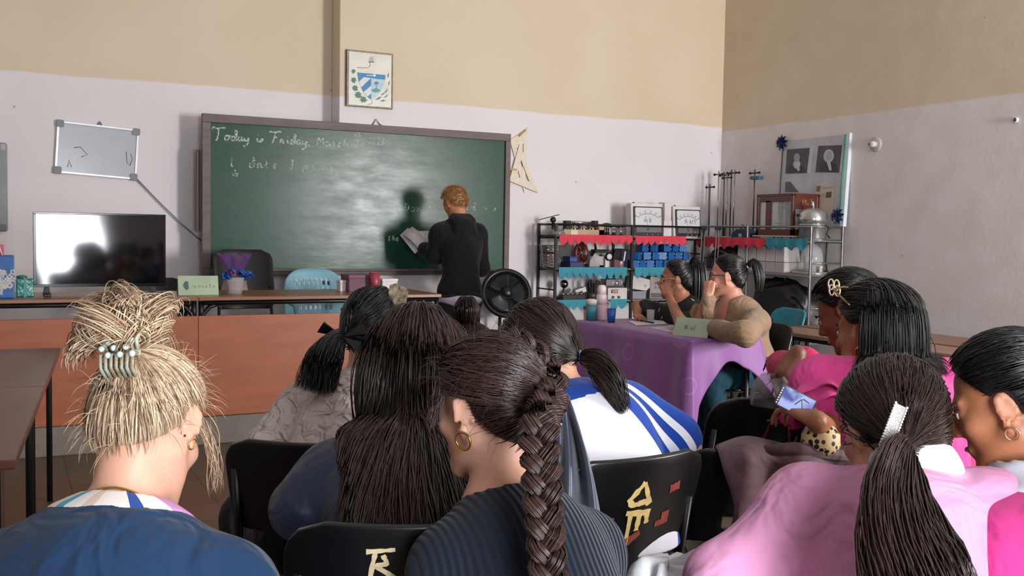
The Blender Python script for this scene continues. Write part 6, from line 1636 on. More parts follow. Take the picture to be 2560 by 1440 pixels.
# 3 ------------------------------------------------ girl in pale pink with a barrette
Cp = Person('girl in a pale pink blouse with a silver barrette and long brown ponytail', pd(2228, 1075, 1.8), 27 - 18, 27 + 6, pitch=30, roll=6, skin='#c58a70', wide=.96, vox=.0066, torso=.44, seat=.50, hunch=.05, neck=.115, drop=.040, pel=tuple(Pd(2130, 1300, 1.70))[:2])
Cp.EL['L'] = pd(1815, 1455, 1.72); Cp.WR['L'] = Cp.EL['L'] + Cp.fw * .2 + Cp.rt * .1
Cp.legyaw = -30; Cp.EL['R'] = Cp.SH['R'] - V3(0, 0, .24) + Cp.fw * .12 - Cp.rt * .05; Cp.WR['R'] = Cp.EL['R'] + Cp.fw * .18 - Cp.rt * .12
Cp.build(); Cp.face()
PINK = cloth('pale_pink_cotton', '#d996bd', scale=3)
Cp.top(PINK, .016, 1.9, neck=.078, gu=.012, gf=.014, amp=.007, freq=17, name='blouse', neck_drop=.0)
nkC = Cone(Cp.NB - Cp.spd * .02, Cp.NB + nrm(Cp.H - Cp.NB) * .2, .062, .07); nkC2 = Cone(Cp.NB - Cp.spd * .02, Cp.NB + Cp.spd * .04, .084, .084)
WHITEC = cloth('white_collar_cotton', '#c9cad6')
Cp.child('collar', Blob(Cp.torso_prims() + [(Cone(Cp.NB - Cp.spd * .02, Cp.NB + Cp.spd * .03, .07, .066), .02)], [lambda p: -nkC(p), nkC2], .022), WHITEC, .0075, label='white collar')
Cp.trousers(DENIM); Cp.shoes(SHOE)
Cp.cap(DARK_HAIR, .010, tint=.15)
tieC = pd(2262, 1120, 1.665)
Cp.pulled(DARK_HAIR, tieC, 2100, 9, .0016, .008, .003, 17)
Cp.tail(BROWN_HAIR, [tieC, pd(2262, 1150, 1.60), pd(2255, 1230, 1.52), pd(2265, 1330, 1.46), pd(2290, 1440, 1.42), pd(2310, 1600, 1.39), pd(2315, 1700, 1.38)], [.022, .044, .058, .066, .074, .082, .07], 950, 14, .0018, 21, flat=.4, wave=.016, flatdir=np.array(_f))
bc0, bc1 = pd(2203, 1115, 1.66), pd(2243, 1010, 1.675); mid = (bc0 + bc1) / 2; dd = nrm(bc1 - bc0); nn_ = nrm(-np.array(_f)); ss = np.cross(dd, nn_)
brt = MB(); Lb = np.linalg.norm(bc1 - bc0); Mx = Matrix(((ss[0], dd[0], nn_[0], mid[0]), (ss[1], dd[1], nn_[1], mid[1]), (ss[2], dd[2], nn_[2], mid[2]), (0, 0, 0, 1)))
brt.box(-.010, .010, -Lb / 2, Lb / 2, .012, .018, Mx)
ob_ = Cp.add('barrette', brt, M('#b9b6b2', .3, .6, bump=.4, bscale=400), 'silver glitter bar clip', bevel=.002)
for i in range(16):
    for e_ in (-.0105, .0105): Cp.add('rhinestone', MB().ball(Mx @ Vector((e_, -Lb / 2 + Lb * i / 15, .018)), .0026, 6, 4), M('#e4e4e8', .1, .5), parent=ob_)
Cp.hoop('L', .009, '#c9a45a', .0014, .030)

# 4 ------------------------------------------------ girl at the right edge, magenta pinafore
Dp = Person('girl in a bright pink pinafore over a white collar at the end of the row', pd(2524, 1010, 1.8), 27 - 55, 27 - 25, pitch=22, skin='#a86d4c', vox=.0062, torso=.45, seat=.50, wide=1.0)
Dp.legyaw = 14; Dp.EL['L'] = Dp.SH['L'] - V3(0, 0, .24) + Dp.fw * .1 + Dp.rt * .05; Dp.WR['L'] = Dp.EL['L'] + Dp.fw * .18 + Dp.rt * .1
Dp.build(); Dp.face()
MAG = cloth('magenta_cotton', '#c2377f', scale=4)
Dp.top(MAG, .016, 1.2, neck=.115, amp=.005, freq=18, name='pinafore', neck_drop=.03)
nkD = Cone(Dp.NB - Dp.spd * .02, Dp.NB + nrm(Dp.H - Dp.NB) * .2, .06, .066); nkD2 = Cone(Dp.NB - Dp.spd * .1, Dp.NB + Dp.spd * .1, .14, .12)
Dp.child('collar', Blob(Dp.torso_prims() + [(Cone(Dp.NB - Dp.spd * .03, Dp.NB + Dp.spd * .02, .085, .068), .02)], [lambda p: -nkD(p), nkD2], .020), WHITEC, .0075, label='white collar')
Dp.trousers(DENIM); Dp.shoes(SHOE)
Dp.cap(BLACK_HAIR, .010, tint=.2); tieD = Dp.hp(.01, -.105, .04)
Dp.pulled(BLACK_HAIR, tieD, 1700, 9, .0017, .008, .003, 27)
curls(Dp, BLACK_HAIR, tieD + Dp.R @ V3(0, -.01, 0), 380, .05, .07, 31, rad=.002, k=9, updir=Dp.R @ V3(0, -1, 0))
Dp.hoop('L', .0115, '#d2a97a', .0019, .032)

# 5 ------------------------------------------------ woman in the hot pink ruffled blouse
Ep = Person('woman with short black hair in a hot pink ruffled blouse holding a phone', pd(2186, 832, 2.6), 27 - 40, 27 - 6, pitch=8, skin='#96603f', vox=.007, wide=1.06, torso=.50, seat=.52, heavy=1.15, hunch=.05, pel=tuple(Pd(2240, 1200, 2.46))[:2], neck=.105, drop=.032)
Ep.EL['L'] = pd(2066, 1082, 2.48); Ep.WR['L'] = pd(2042, 1052, 2.30); Ep.hand['L'] = dict(curl=(.7, .7, .7, .7), thumb=(.9, .1))
Ep.EL['R'] = pd(2150, 1010, 2.75); Ep.WR['R'] = pd(2128, 905, 2.60); Ep.hand['R'] = dict(curl=(.35, .45, .6, .8), thumb=(.2, .2))
Ep.handR['R'] = frame(Ep.hp(-.055, .03, -.055) - Ep.WR['R'], Ep.R @ V3(-1, -.3, 0))
Ep.handR['L'] = frame(pd(2000, 1030, 2.34) - Ep.WR['L'], V3(0, 0, 1))
Ep.build(); Ep.face()
HOT = cloth('hot_pink_crepe', '#db4790', scale=3)
Ep.top(HOT, .014, .30, neck=.075, gu=.01, amp=.005, freq=18, name='blouse')
for n_ in 'LR':
    Ep.ruffle(n_, HOT, .02, .48, .062, .098, 7, .010); Ep.ruffle(n_, HOT, .25, .66, .066, .100, 8, .012, phase=1.0)
sm_ = MB().tube([Ep.NB + Ep.bk * .10 - Ep.spd * .05, Ep.NB + Ep.bk * .125 - Ep.spd * .10 + Ep.rt * .02], .0015, 5)
Ep.trousers(cloth('black_skirt', '#141214')); Ep.shoes(SHOE)
Ep.cap(BLACK_HAIR, .018, tint=.3, front=.95)
tE = Blob(Ep.torso_prims(), [], .016); bodyE = lambda P: np.minimum(Ep.capF(P), tE(P))
Ep.loose(BLACK_HAIR, 2300, 10, .245, .0021, 41, stiff=.55, jit=.015, F=bodyE, lenvar=.2, back=1.1, side=.15, vol=.012, keep=lambda U: (U[:, 1] < -.012))
Ep.pulled(BLACK_HAIR, Ep.hp(.0, -.098, .03), 1100, 11, .0018, .006, .003, 43, keep=lambda U: (U[:, 1] > -.03), name='front_hair')
Ep.hoop('L', .013, '#d9b070', .0026, .034)
# glasses pushed up as a hair band
GLS = M('#8a6a3a', .25, .6)
Ep.add('hair_glasses', MB().tube([Ep.hp(-.078, .0, .06), Ep.hp(-.088, .035, .10), Ep.hp(-.06, .07, .12), Ep.hp(0, .078, .127), Ep.hp(.06, .07, .12)], .0028, 6), GLS, 'thin amber glasses pushed up on the hair')
# leopard band round the wrist
def leop():
    m = mat('leopard_print', '#b79a68', .6, var=0); nt = m.node_tree; N = nt.nodes; L = nt.links; b = N['Principled BSDF']
    tc = N.new('ShaderNodeTexCoord'); v = N.new('ShaderNodeTexVoronoi'); v.inputs['Scale'].default_value = 70; L.new(tc.outputs['Object'], v.inputs['Vector'])
    r = N.new('ShaderNodeValToRGB'); r.color_ramp.interpolation = 'CONSTANT'; e = r.color_ramp.elements; e[0].color = (*lin('#241a12'), 1); e[1].position = .42; e[1].color = (*lin('#d8c08c'), 1)
    L.new(v.outputs['Distance'], r.inputs[0]); L.new(r.outputs[0], b.inputs['Base Color']); return m
lb = tag(MB().lathe([(.0, .0), (.035, .004), (.046, .02), (.044, .05), (.028, .07), (.0, .073)], 26).build('leopard_bag', leop(), None, loc=pd(2050, 1135, 2.36)), 'small leopard print pouch in the lap of the hot pink woman', 'pouch')
# phone with lit screen
phc = pd(1988, 1005, 2.33); phx = nrm(pd(2022, 1022, 2.33) - pd(1955, 988, 2.33)); phn = nrm(np.array(CAM) - phc + V3(0, 0, .1)); phn = nrm(phn - phx * (phn @ phx)); phy = np.cross(phn, phx)
phone = thing('mobile_phone', 'dark mobile phone with a lit screen in the hand of the hot pink woman', 'phone', tuple(phc))
PM = Matrix(((phx[0], phy[0], phn[0], 0), (phx[1], phy[1], phn[1], 0), (phx[2], phy[2], phn[2], 0), (0, 0, 0, 1)))
bx_ = MB(); bx_.prism(rrect(-.044, .044, -.026, .026, .006), -.004, .004, lambda u, t, w: tuple(PM @ Vector((u, w, t)))); bx_.build('body', M('#0c0c0e', .3), phone)
def screen_mat():
    m = bpy.data.materials.new('phone_screen'); m.use_nodes = True; nt = m.node_tree; N = nt.nodes; L = nt.links; b = N['Principled BSDF']
    tc = N.new('ShaderNodeTexCoord'); n = N.new('ShaderNodeTexNoise'); n.inputs['Scale'].default_value = 28; L.new(tc.outputs['Object'], n.inputs['Vector'])
    r = N.new('ShaderNodeValToRGB'); e = r.color_ramp.elements; e[0].position = .4; e[0].color = (*lin('#4652a0'), 1); e[1].position = .58; e[1].color = (*lin('#aebcf5'), 1)
    L.new(n.outputs['Fac'], r.inputs[0]); L.new(r.outputs[0], b.inputs['Emission Color']); b.inputs['Emission Strength'].default_value = .8; b.inputs['Base Color'].default_value = (.02, .02, .03, 1); return m
bx_ = MB(); bx_.box(-.036, .041, -.0235, .0235, .004, .0046, PM); bx_.build('screen', screen_mat(), phone)
for i in range(7): MB().box(-.042, -.039, -.021 + .006 * i, -.018 + .006 * i, .004, .0048, PM).build('icon', M('#cfd4ea', .3, emit='#cfd4ea', emit_s=.6), phone)
for a in ((0.0, .012, .018, -.016), (.0, .012, -.006, -.006), (.002, .014, .022, .012)): MB().tube([PM @ Vector((a[0] + .01, a[1], .005)), PM @ Vector((a[2] + .006, a[3], .005))], .0011, 4).build('screen_figure', M('#171a2c'), phone)

# 6 ------------------------------------------------ woman in raspberry behind her
Fp = Person('woman in a raspberry long sleeved blouse with a bow clip in her black hair', pd(2122, 782, 3.15), 27 - 55, 27 - 40, pitch=28, skin='#7d4a38', vox=.0085, torso=.48, seat=.52, hunch=.04)
Fp.EL['L'] = pd(1998, 935, 3.0); Fp.WR['L'] = Fp.EL['L'] + Fp.fw * .16 + Fp.rt * .14
Fp.EL['R'] = Fp.SH['R'] + Fp.fw * .2 - V3(0, 0, .2); Fp.WR['R'] = pd(1994, 882, 2.97); Fp.hand['R'] = dict(curl=(.18, .2, .2, .22), spread=.1, thumb=(.7, .2)); Fp.handR['R'] = frame(pd(1966, 935, 2.95) - Fp.WR['R'], np.array(CAM) - Fp.WR['R'])
Fp.legyaw = 26
Fp.build(); Fp.face()
Fp.top(cloth('raspberry_crepe', '#c22f63'), .014, 1.9, neck=.085, amp=.004, freq=18, name='blouse', vox=.008)
Fp.trousers(BLACKCLOTH); Fp.shoes(SHOE); Fp.cap(BLACK_HAIR, .016, tint=.15); Fp.pulled(BLACK_HAIR, Fp.hp(0, -.11, .03), 700, 8, .0028, .008, .003, 47)
bw1 = MB()
for sx in (-1, 1):
    for k_ in range(2):
        cpt = pd(2084 + sx * 7 + k_ * 2, 712 + k_ * 14 + sx * 1, 3.02); bw1.tube([cpt + (np.array(CR) * math.cos(a) * .008 + np.array(CU) * math.sin(a) * .016) for a in np.linspace(0, 6.283, 15)[:-1]], .003, 6, closed=True)
Fp.add('bow_clip', bw1, M('#b9ae8c', .3, .5), 'pearl beaded bow clip')

# 7 ------------------------------------------------ girl in the white and blue sports shirt
Gp = Person('girl with a short ponytail in a white and royal blue sports shirt', pd(1352, 885, 2.45), 27 - 40, 27 - 26, pitch=38, skin='#cf9d84', vox=.0075, wide=1.12, torso=.50, seat=.50, hunch=.07, heavy=1.1, pel=tuple(Pd(1535, 1300, 2.32))[:2], neck=.125, drop=.05)
Gp.EL['R'] = pd(1712, 1120, 2.42); Gp.WR['R'] = Gp.EL['R'] + Gp.fw * .22 - V3(0, 0, .02)
Gp.build(); Gp.face()
def zoneG(V):
    q = V - Gp.NB; x = q @ Gp.rt; dn = -(q @ Gp.spd); f = np.where(x > 0, x - (.05 + .62 * np.clip(dn, 0, .2)), -x - (.045 + .45 * np.clip(dn, 0, .2)))
    col = (dn < .012) & (np.abs(x) < .1); f = np.where(col, np.maximum(f, .02), f); f = np.where(x < 0, np.minimum(f, .04), f)
    return {'zone': np.clip(.3 + f * 2, 0, 1)}
Gp.top(zoned('white_blue_jersey', [(0, '#dcdbe4'), (.3, '#15409a'), (.40, '#dcdfe6'), (.445, '#15409a'), (.49, '#dcdfe6'), (.535, '#15409a')]), .016, .80, neck=.072, gu=.02, amp=.005, freq=16, name='sports_shirt', attrs=zoneG, seed=5, vox=.0062, hem=.60)
Gp.trousers(DENIM); Gp.shoes(SHOE); Gp.cap(DARK_HAIR, .010, tint=.3)
tieG = pd(1450, 893, 2.36)
Gp.pulled(DARK_HAIR, tieG, 1300, 9, .0022, .008, .003, 57)
Gp.tail(DARK_HAIR, [tieG, pd(1490, 905, 2.30), pd(1525, 950, 2.27), pd(1560, 1035, 2.25)], [.012, .032, .034, .012], 420, 14, .0018, 61, flat=.6, wave=.006, ragged=.35, flatdir=np.array(_f))
Gp.add('hair_tie', MB().tube([tieG + (np.array(CR) * .3 + np.array(CU)) * .0 + np.array(CU) * .014 * math.cos(a) + np.array(_f) * .014 * math.sin(a) for a in np.linspace(0, 6.283, 17)[:-1]], .004, 6, closed=True), M('#7b93b5', .5), 'pale blue hair tie')
chG = Gp.seat_chair('black chair with yellow and red paint daubs behind the white and blue shirt', bh=.28, off=.06, slot=False)
chG.location = chG.location + CR * -.10; chG.rotation_euler.z = math.radians(5)

# 8 ------------------------------------------------ girl with very long loose hair
Hp = Person('girl with very long loose dark brown hair in a navy shirt', pd(1042, 910, 2.2), 27 + 2, 27 - 4, pitch=12, skin='#c9967c', vox=.0072, torso=.47, seat=.50, wide=1.05)
Hp.EL['L'] = pd(732, 1285, 2.05); Hp.WR['L'] = Hp.EL['L'] + Hp.fw * .2 + Hp.rt * .1
Hp.legyaw = -26
Hp.build(); Hp.face()
Hp.top(cloth('navy_satin', '#22273a', .5), .016, .86, neck=.075, gu=.014, amp=.005, freq=16, name='shirt')
Hp.trousers(cloth('blue_jeans', '#1f3f78')); Hp.shoes(SHOE); Hp.cap(DARK_HAIR, .012, tint=.3, front=1.15, extra=[(Ell(Hp.hp(0, -.065, -.12), V3(.080, .055, .14), Hp.R), .04)])
tH = Blob(Hp.torso_prims() + Hp.arm_prims('L', .5) + Hp.arm_prims('R', .5), [], .026); bodyH = lambda P: np.minimum(Hp.capF(P), tH(P))
Hp.loose(DARK_HAIR, 3200, 14, .64, .0024, 71, stiff=.62, jit=.02, F=bodyH, lenvar=.18, wave=.010, wavef=9, back=.9, side=.4, vol=.016, narrow=.185, keep=lambda U: (U[:, 1] < .06) & (U[:, 2] > -.09))
chH = Hp.seat_chair('black chair with white and red painted letters behind the long haired girl', bh=.26)

# 9 ------------------------------------------------ girl in the pale crinkled blouse
Ip = Person('girl with a black bow and low ponytail in a pale crinkled blouse', pd(935, 832, 2.95), 27 + 18, 27 + 8, pitch=22, skin='#c9967c', vox=.009, torso=.48, seat=.52, wide=1.0)
Ip.EL['L'] = pd(668, 1150, 2.75); Ip.WR['L'] = Ip.EL['L'] + Ip.fw * .2 + V3(0, 0, -.02)
Ip.legyaw = -38; Ip.thigh = .34
Ip.build(); Ip.face()
Ip.top(cloth('crinkled_cream', '#c4b7b2', bump=.8, bscale=34, crease=.9, cscale=14), .016, 1.9, neck=.075, gu=.022, gf=.02, amp=.006, freq=26, name='blouse')
Ip.trousers(BLACKCLOTH); Ip.shoes(SHOE); Ip.cap(BLACK_HAIR, .012, tint=.15)
tieI = pd(862, 842, 2.84)
Ip.pulled(BLACK_HAIR, tieI, 1100, 9, .0025, .008, .003, 77)
Ip.tail(BLACK_HAIR, [tieI, pd(838, 850, 2.78), pd(812, 895, 2.72), pd(785, 985, 2.70)], [.014, .03, .05, .06], 420, 14, .0022, 81, flat=.5, wave=.008, flatdir=np.array(_f))
bow = MB()
for a in (2.6, .5, -.6, -2.4): bow.add([tuple(tieI - np.array(_f) * .03), tuple(tieI - np.array(_f) * .045 + np.array(CR) * .075 * math.cos(a - .28) + np.array(CU) * .06 * math.sin(a - .28)), tuple(tieI - np.array(_f) * .03 + np.array(CR) * .075 * math.cos(a + .28) + np.array(CU) * .06 * math.sin(a + .28))], [(0, 1, 2)])
Ip.add('hair_bow', bow, M('#0e0e12', .25), 'glossy black bow', solid=.006)
Ip.add('hair_clip', MB().prism([(-.03, -.04), (.02, -.045), (.035, .02), (.0, .04), (-.02, .035)], -.004, .004, lambda u, t, w: tuple(pd(992, 742, 2.9) + np.array(CR) * u + np.array(CU) * w + np.array(_f) * t)), M('#26231f', .2, .3, color2='#b7a98c', scale=60), 'dark clip with gold motif')
chI = Ip.seat_chair('plain black chair under the girl in the crinkled blouse', bh=.24)

# 10 ----------------------------------------------- girl with a high bun further forward
Jp = Person('girl with a high dark bun seated in front of the long haired girl', pd(1178, 905, 3.5), 27 - 5, 27, pitch=14, skin='#b98468', vox=.011, torso=.46, seat=.50)
Jp.build(); Jp.top(BLACKCLOTH, .014, 1.9, vox=.01); Jp.trousers(DENIM); Jp.shoes(SHOE); Jp.cap(DARK_HAIR, .012, tint=.2)
tieJ = Jp.hp(-.02, -.05, .15); Jp.pulled(DARK_HAIR, tieJ, 600, 8, .003, .008, .003, 87)
Jp.tail(DARK_HAIR, [tieJ - V3(0, 0, .02), tieJ + V3(0, 0, .03), tieJ + V3(0, 0, .075)], [.035, .050, .02], 260, 10, .003, 89, flat=.9); Jp.seat_chair('black chair under the girl with the high bun', bh=.22)

# 11 ----------------------------------------------- examiner in black, hand over her face
Kp = Person('woman examiner in a black blouse and pale glasses with a hand over her mouth', pd(1690, 700, 6.35), 27 - 84, -92, pitch=2, skin='#a36a4e', vox=.0066, torso=.46, seat=.56, wide=1.0, pel=tuple(Pd(1728, 900, 6.32))[:2])
Kp.EL['L'] = np.array(Pz(1704, 812, PTT + .045)); Kp.WR['L'] = pd(1672, 742, 6.06); Kp.hand['L'] = dict(curl=(.12, .12, .15, .2), spread=.13, thumb=(.8, .1))
Kp.handR['L'] = frame(pd(1655, 690, 6.12) - Kp.WR['L'], np.array(CAM) - Kp.WR['L'])
Kp.EL['R'] = np.array(Pz(1588, 782, PTT + .05)) + V3(.10, .12, .03); Kp.WR['R'] = np.array(Pz(1592, 787, PTT + .035)); Kp.hand['R'] = dict(curl=(.3, .35, .4, .45), spread=.04, thumb=(.5, .3)); Kp.handR['R'] = frame(np.array(Pz(1607, 802, PTT + .01)) - Kp.WR['R'], V3(0, 0, 1))
Kp.legs = {'L': (Kp.PEL + Kp.fw * .35 + V3(0, -.08, -.04), V3(3.60, 5.02, .085)), 'R': (Kp.PEL + Kp.fw * .35 + V3(0, .1, -.04), V3(3.60, 5.20, .085))}
Kp.build(); Kp.face()
BLK2 = mat('black_print_cotton', '#0e0e12', .7, var=.0); 
Kp.top(BLK2, .013, .72, neck=.07, gu=.018, amp=.004, freq=22, name='blouse')
for px, py, a in ((1714, 727, .9), (1648, 775, 1.2), (1641, 756, 1.0), (1655, 793, 1.0), (1732, 750, -.6), (1700, 742, 1.0)):
    q = pd(px, py, 6.0); 
    for _ in range(14): d_ = Kp.shirt(q[None])[0]; q = q + nrm(q - np.array(CAM)) * max(d_ - .001, -.01)
    Kp.add('printed_stroke', MB().tube([q - (np.array(CR) * math.cos(a) + np.array(CU) * math.sin(a)) * .014, q + (np.array(CR) * math.cos(a) + np.array(CU) * math.sin(a)) * .014], .0035, 5), M('#b9ad9a', .7))
Kp.trousers(DENIM); Kp.shoes(SHOE); Kp.cap(BLACK_HAIR, .008, tint=.15, front=.75)
tieK = Kp.hp(.0, -.105, .085); Kp.pulled(BLACK_HAIR, tieK, 700, 9, .003, .006, .003, 97)
Kp.tail(BLACK_HAIR, [tieK, tieK + Kp.R @ V3(0, -.025, .02), tieK + Kp.R @ V3(0, -.035, -.08), tieK + Kp.R @ V3(0, -.03, -.2), tieK + Kp.R @ V3(0, -.03, -.32)], [.03, .05, .062, .058, .03], 460, 11, .0026, 99, flat=.9)
def specs(P, col, r=.021):
    g = MB()
    for x in (-1, 1):
        g.tube([P.hp(x * .033 + r * 1.2 * math.cos(a), .100 - .05 * abs(x * .033 + r * math.cos(a)), .004 + r * .85 * math.sin(a)) for a in np.linspace(0, 6.283, 19)[:-1]], .0022, 6, closed=True); g.tube([P.hp(x * .058, .094, .012), P.hp(x * .078, .04, .014), P.hp(x * .08, -.01, .008)], .002, 6)
    g.tube([P.hp(-.008, .101, .008), P.hp(.008, .101, .008)], .002, 6); return P.add('eyeglasses', g, M(col, .3))
specs(Kp, '#d9c9c4'); Kp.hoop('L', .006, '#d8c69a', .002, .03)
Kp.seat_chair('dark chair under the examiner in black', bh=.26)

# 12 ----------------------------------------------- examiner in the tan jacket
Lp = Person('woman examiner in a tan jacket and dark glasses resting her chin on a fist', pd(1817, 692, 5.85), 27 - 76, -98, pitch=4, skin='#c98f78', vox=.0066, torso=.46, seat=.55, wide=1.05, pel=tuple(Pd(1866, 900, 5.80))[:2])
Lp.EL['R'] = np.array(Pz(1756, 806, PTT + .05)) + V3(0, .03, 0); Lp.WR['R'] = pd(1770, 741, 5.66); Lp.hand['R'] = dict(curl=(1.25, 1.25, 1.25, 1.25), spread=.0, thumb=(.1, .9)); Lp.handR['R'] = frame(pd(1776, 700, 5.68) - Lp.WR['R'], nrm(np.array(CAM) - Lp.WR['R']) * 1.0 - np.array(CR) * .5)
Lp.EL['L'] = np.array(Pz(1856, 838, PTT + .055)) + V3(.02, 0, .0); Lp.WR['L'] = np.array(Pz(1782, 822, PTT + .045)); Lp.hand['L'] = dict(curl=(.4, .4, .4, .4))
Lp.legs = {'L': (Lp.PEL + Lp.fw * .33 + V3(0, -.06, -.04), V3(3.60, 4.42, .085)), 'R': (Lp.PEL + Lp.fw * .33 + V3(0, .10, -.04), V3(3.58, 4.62, .085))}
Lp.build(); Lp.face()
TAN = cloth('tan_cotton', '#937a63', scale=4)
cN = Lp.NB; Vf = Lp.T[:, 1]
def vcut(P):        # open front of the jacket
    q = P - cN; x = q @ Lp.rt; y = q @ Vf; dn = -(q @ Lp.spd); return np.where(y > -.01, (.030 + .12 * np.clip(.10 - dn, -.2, .1) ) - np.abs(x), -.05)
def vcut2(P):       # scooped neck of the top
    q = P - cN; x = q @ Lp.rt; y = q @ Vf; dn = -(q @ Lp.spd); return np.where(y > -.01, (.075 - .6 * np.clip(dn, 0, .2)) - np.abs(x), -.05)
Lp.top(BLACKCLOTH, .006, .3, neck=.07, amp=.001, name='top', carve=[vcut2])
Lp.top(TAN, .016, 1.86, neck=.072, gu=.008, gf=.010, amp=.006, freq=24, name='jacket', carve=[vcut], seed=9, hem=.60)
Lp.trousers(cloth('teal_jeans', '#1d4253')); Lp.shoes(SHOE); Lp.cap(BLACK_HAIR, .009, tint=.2, front=.75)
tieL = Lp.hp(.0, -.115, .055); Lp.pulled(BLACK_HAIR, tieL, 750, 9, .003, .006, .003, 107)
Lp.tail(BLACK_HAIR, [tieL, tieL + Lp.R @ V3(0, -.045, .02), tieL + Lp.R @ V3(0, -.07, -.06), tieL + Lp.R @ V3(0, -.06, -.17)], [.012, .026, .034, .016], 340, 11, .0026, 109, flat=.9)
specs(Lp, '#1b1518'); Lp.seat_chair('dark chair under the examiner in tan', bh=.24)
Lp.add('hair_tie', MB().ball(tieL, .014, 10, 8), M('#c9c6c4', .4), 'pale hair tie')

# 13 ----------------------------------------------- man writing at the board
Np_ = Person('man in a black hooded sweatshirt reading from a notebook at the chalkboard', pd(1136, 507, 7.78), 27 - 48, 27 - 28, pitch=26, skin='#c38560', vox=.008, torso=.52, seat=.80, stand=True, wide=.98, scale=1.0)
Np_.PEL = V3(Np_.NB[0], Np_.NB[1], .79) - Np_.fw * .03; Np_.spd = nrm(Np_.NB - Np_.PEL); Np_.T = np.stack([Np_.rt, np.cross(Np_.spd, Np_.rt), Np_.spd], 1); Np_.bk = -Np_.T[:, 1]
Np_.EL['L'] = pd(1086, 640, 7.72); Np_.WR['L'] = pd(1058, 624, 7.84); Np_.hand['L'] = dict(curl=(.5, .5, .5, .5), thumb=(.5, .2)); Np_.handR['L'] = frame(pd(1038, 608, 7.90) - Np_.WR['L'], V3(0, 0, -1))
Np_.EL['R'] = Np_.SH['R'] - V3(0, 0, .27) + Np_.rt * .06 + Np_.fw * .02; Np_.WR['R'] = Np_.EL['R'] + Np_.fw * .2 - Np_.rt * .12 + V3(0, 0, .05)
Np_.build(); Np_.face('#8a6038')
HOOD = cloth('black_fleece', '#131216')
Np_.top(HOOD, .020, 1.9, neck=.066, gu=.008, gf=.012, amp=.006, freq=22, name='hoodie', hem=.80)
hdF = Blob([(Cone(Np_.NB - Np_.rt * .055 - Np_.fw * .03 + V3(0, 0, .03), Np_.NB + Np_.rt * .055 - Np_.fw * .03 + V3(0, 0, .03), .036, .036), .03), (Cone(Np_.NB - Np_.rt * .065 - Np_.fw * .06, Np_.NB + Np_.rt * .065 - Np_.fw * .06, .045, .045), .03), (Ell(Np_.NB - Np_.fw * .11 - V3(0, 0, .08), (.10, .045, .10), Np_.B), .04)])
Np_.child('hood', hdF, HOOD, .009)
Np_.child('undershirt', Blob([(Ell(Np_.PEL + V3(0, 0, -.005), (.182, .14, .08), Np_.B), .02)], [lambda p: .735 - p[:, 2], lambda p: p[:, 2] - .82], .008), cloth('white_tee', '#b4a9bd'), .009)
Np_.trousers(cloth('dark_trousers', '#211d22')); Np_.shoes(SHOE)
Np_.cap(SANDY, .006, tint=.4, front=.8); P0 = Np_.roots(1600, 5)
strands_mesh('short_hair', fall(P0, Np_.grad(Np_.capF, P0) * .1 + np.tile(Np_.R @ V3(0, -.3, -.9), (len(P0), 1)), Np_.capF, 5, .004, .0, .9, .03, 5), .0018, SANDY, Np_.obj, Np_.loc, seed=9)
# open notebook in his hands
nbk = thing('notebook', 'open notebook with white pages held by the man', 'notebook', tuple(pd(1040, 602, 7.86)))
o_ = pd(1040, 602, 7.86); q4 = lambda L_: [tuple(pd(*p) - o_) for p in L_]
pg = M('#d6d2d8', .6)
MB().add(q4([(1000, 588, 7.90), (1020, 570, 7.96), (1064, 616, 7.84), (1037, 634, 7.78)]), [(0, 1, 2, 3)]).build('cover', M('#bcb8c0', .5), nbk, solid=.004)
MB().add(q4([(1006, 586, 7.87), (1030, 567, 7.93), (1046, 580, 7.91), (1072, 608, 7.83), (1048, 622, 7.79), (1022, 596, 7.84)]), [(0, 1, 2, 5), (5, 2, 3, 4)], True).build('page', pg, nbk, solid=.006)
MB().add(q4([(1030, 567, 7.93), (1046, 578, 7.96), (1082, 577, 8.00), (1086, 598, 7.88), (1072, 608, 7.83), (1046, 581, 7.91)]), [(0, 1, 5), (1, 2, 3, 4, 5)]).build('page', pg, nbk, solid=.004)
# ---------------------------------------------------------------- painted marks on chair backs, draped clothes, bags
def back_point(ch, u, v, bw=.41, bh=.28):
    """a point on the rear face of a chair's backrest, in the chair's own frame"""
    r = .075; k = max(0, (v - (1 - r / bh)) / (r / bh)); half = bw / 2 - r * (1 - math.sqrt(max(0, 1 - k * k))); x = (u - .5) * 2 * half
    return Vector((x, -.205 - .10 * v * bh / .33 - .035 + .05 * (2 * x / bw) ** 2 - .0085, .56 + v * bh))
def daub(ch, strokes, color, w, bh, name='paint_mark'):
    """flat brushed stroke lying on the rear of the backrest"""
    for st in strokes:
        pts = []
        for (a, b_) in zip(st[:-1], st[1:]):
            for t in np.linspace(0, 1, 7)[:-1]: pts.append((a[0] + (b_[0] - a[0]) * t, a[1] + (b_[1] - a[1]) * t))
        pts.append(st[-1]); V = []; F = []
        for i, (u, v) in enumerate(pts):
            p, q = pts[max(0, i - 1)], pts[min(len(pts) - 1, i + 1)]; du, dv = (q[0] - p[0]) * .41, (q[1] - p[1]) * bh; l = math.hypot(du, dv) or 1; ww = w * random.uniform(.7, 1.35)
            for sg in (-1, 1): V.append(back_point(ch, u - sg * dv / l * ww / .41, v + sg * du / l * ww / bh, bh=bh))
        for i in range(len(pts) - 1): F.append((2 * i, 2 * i + 1, 2 * i + 3, 2 * i + 2))
        MB().add(V, F).build(name, color, ch, solid=.0008)
YEL, REDP, WHP = M('#d9bf7a', .6, var=.15, scale=50), M('#8f3a2a', .65, var=.2, scale=40), M('#c9b892', .6, var=.2, scale=50)
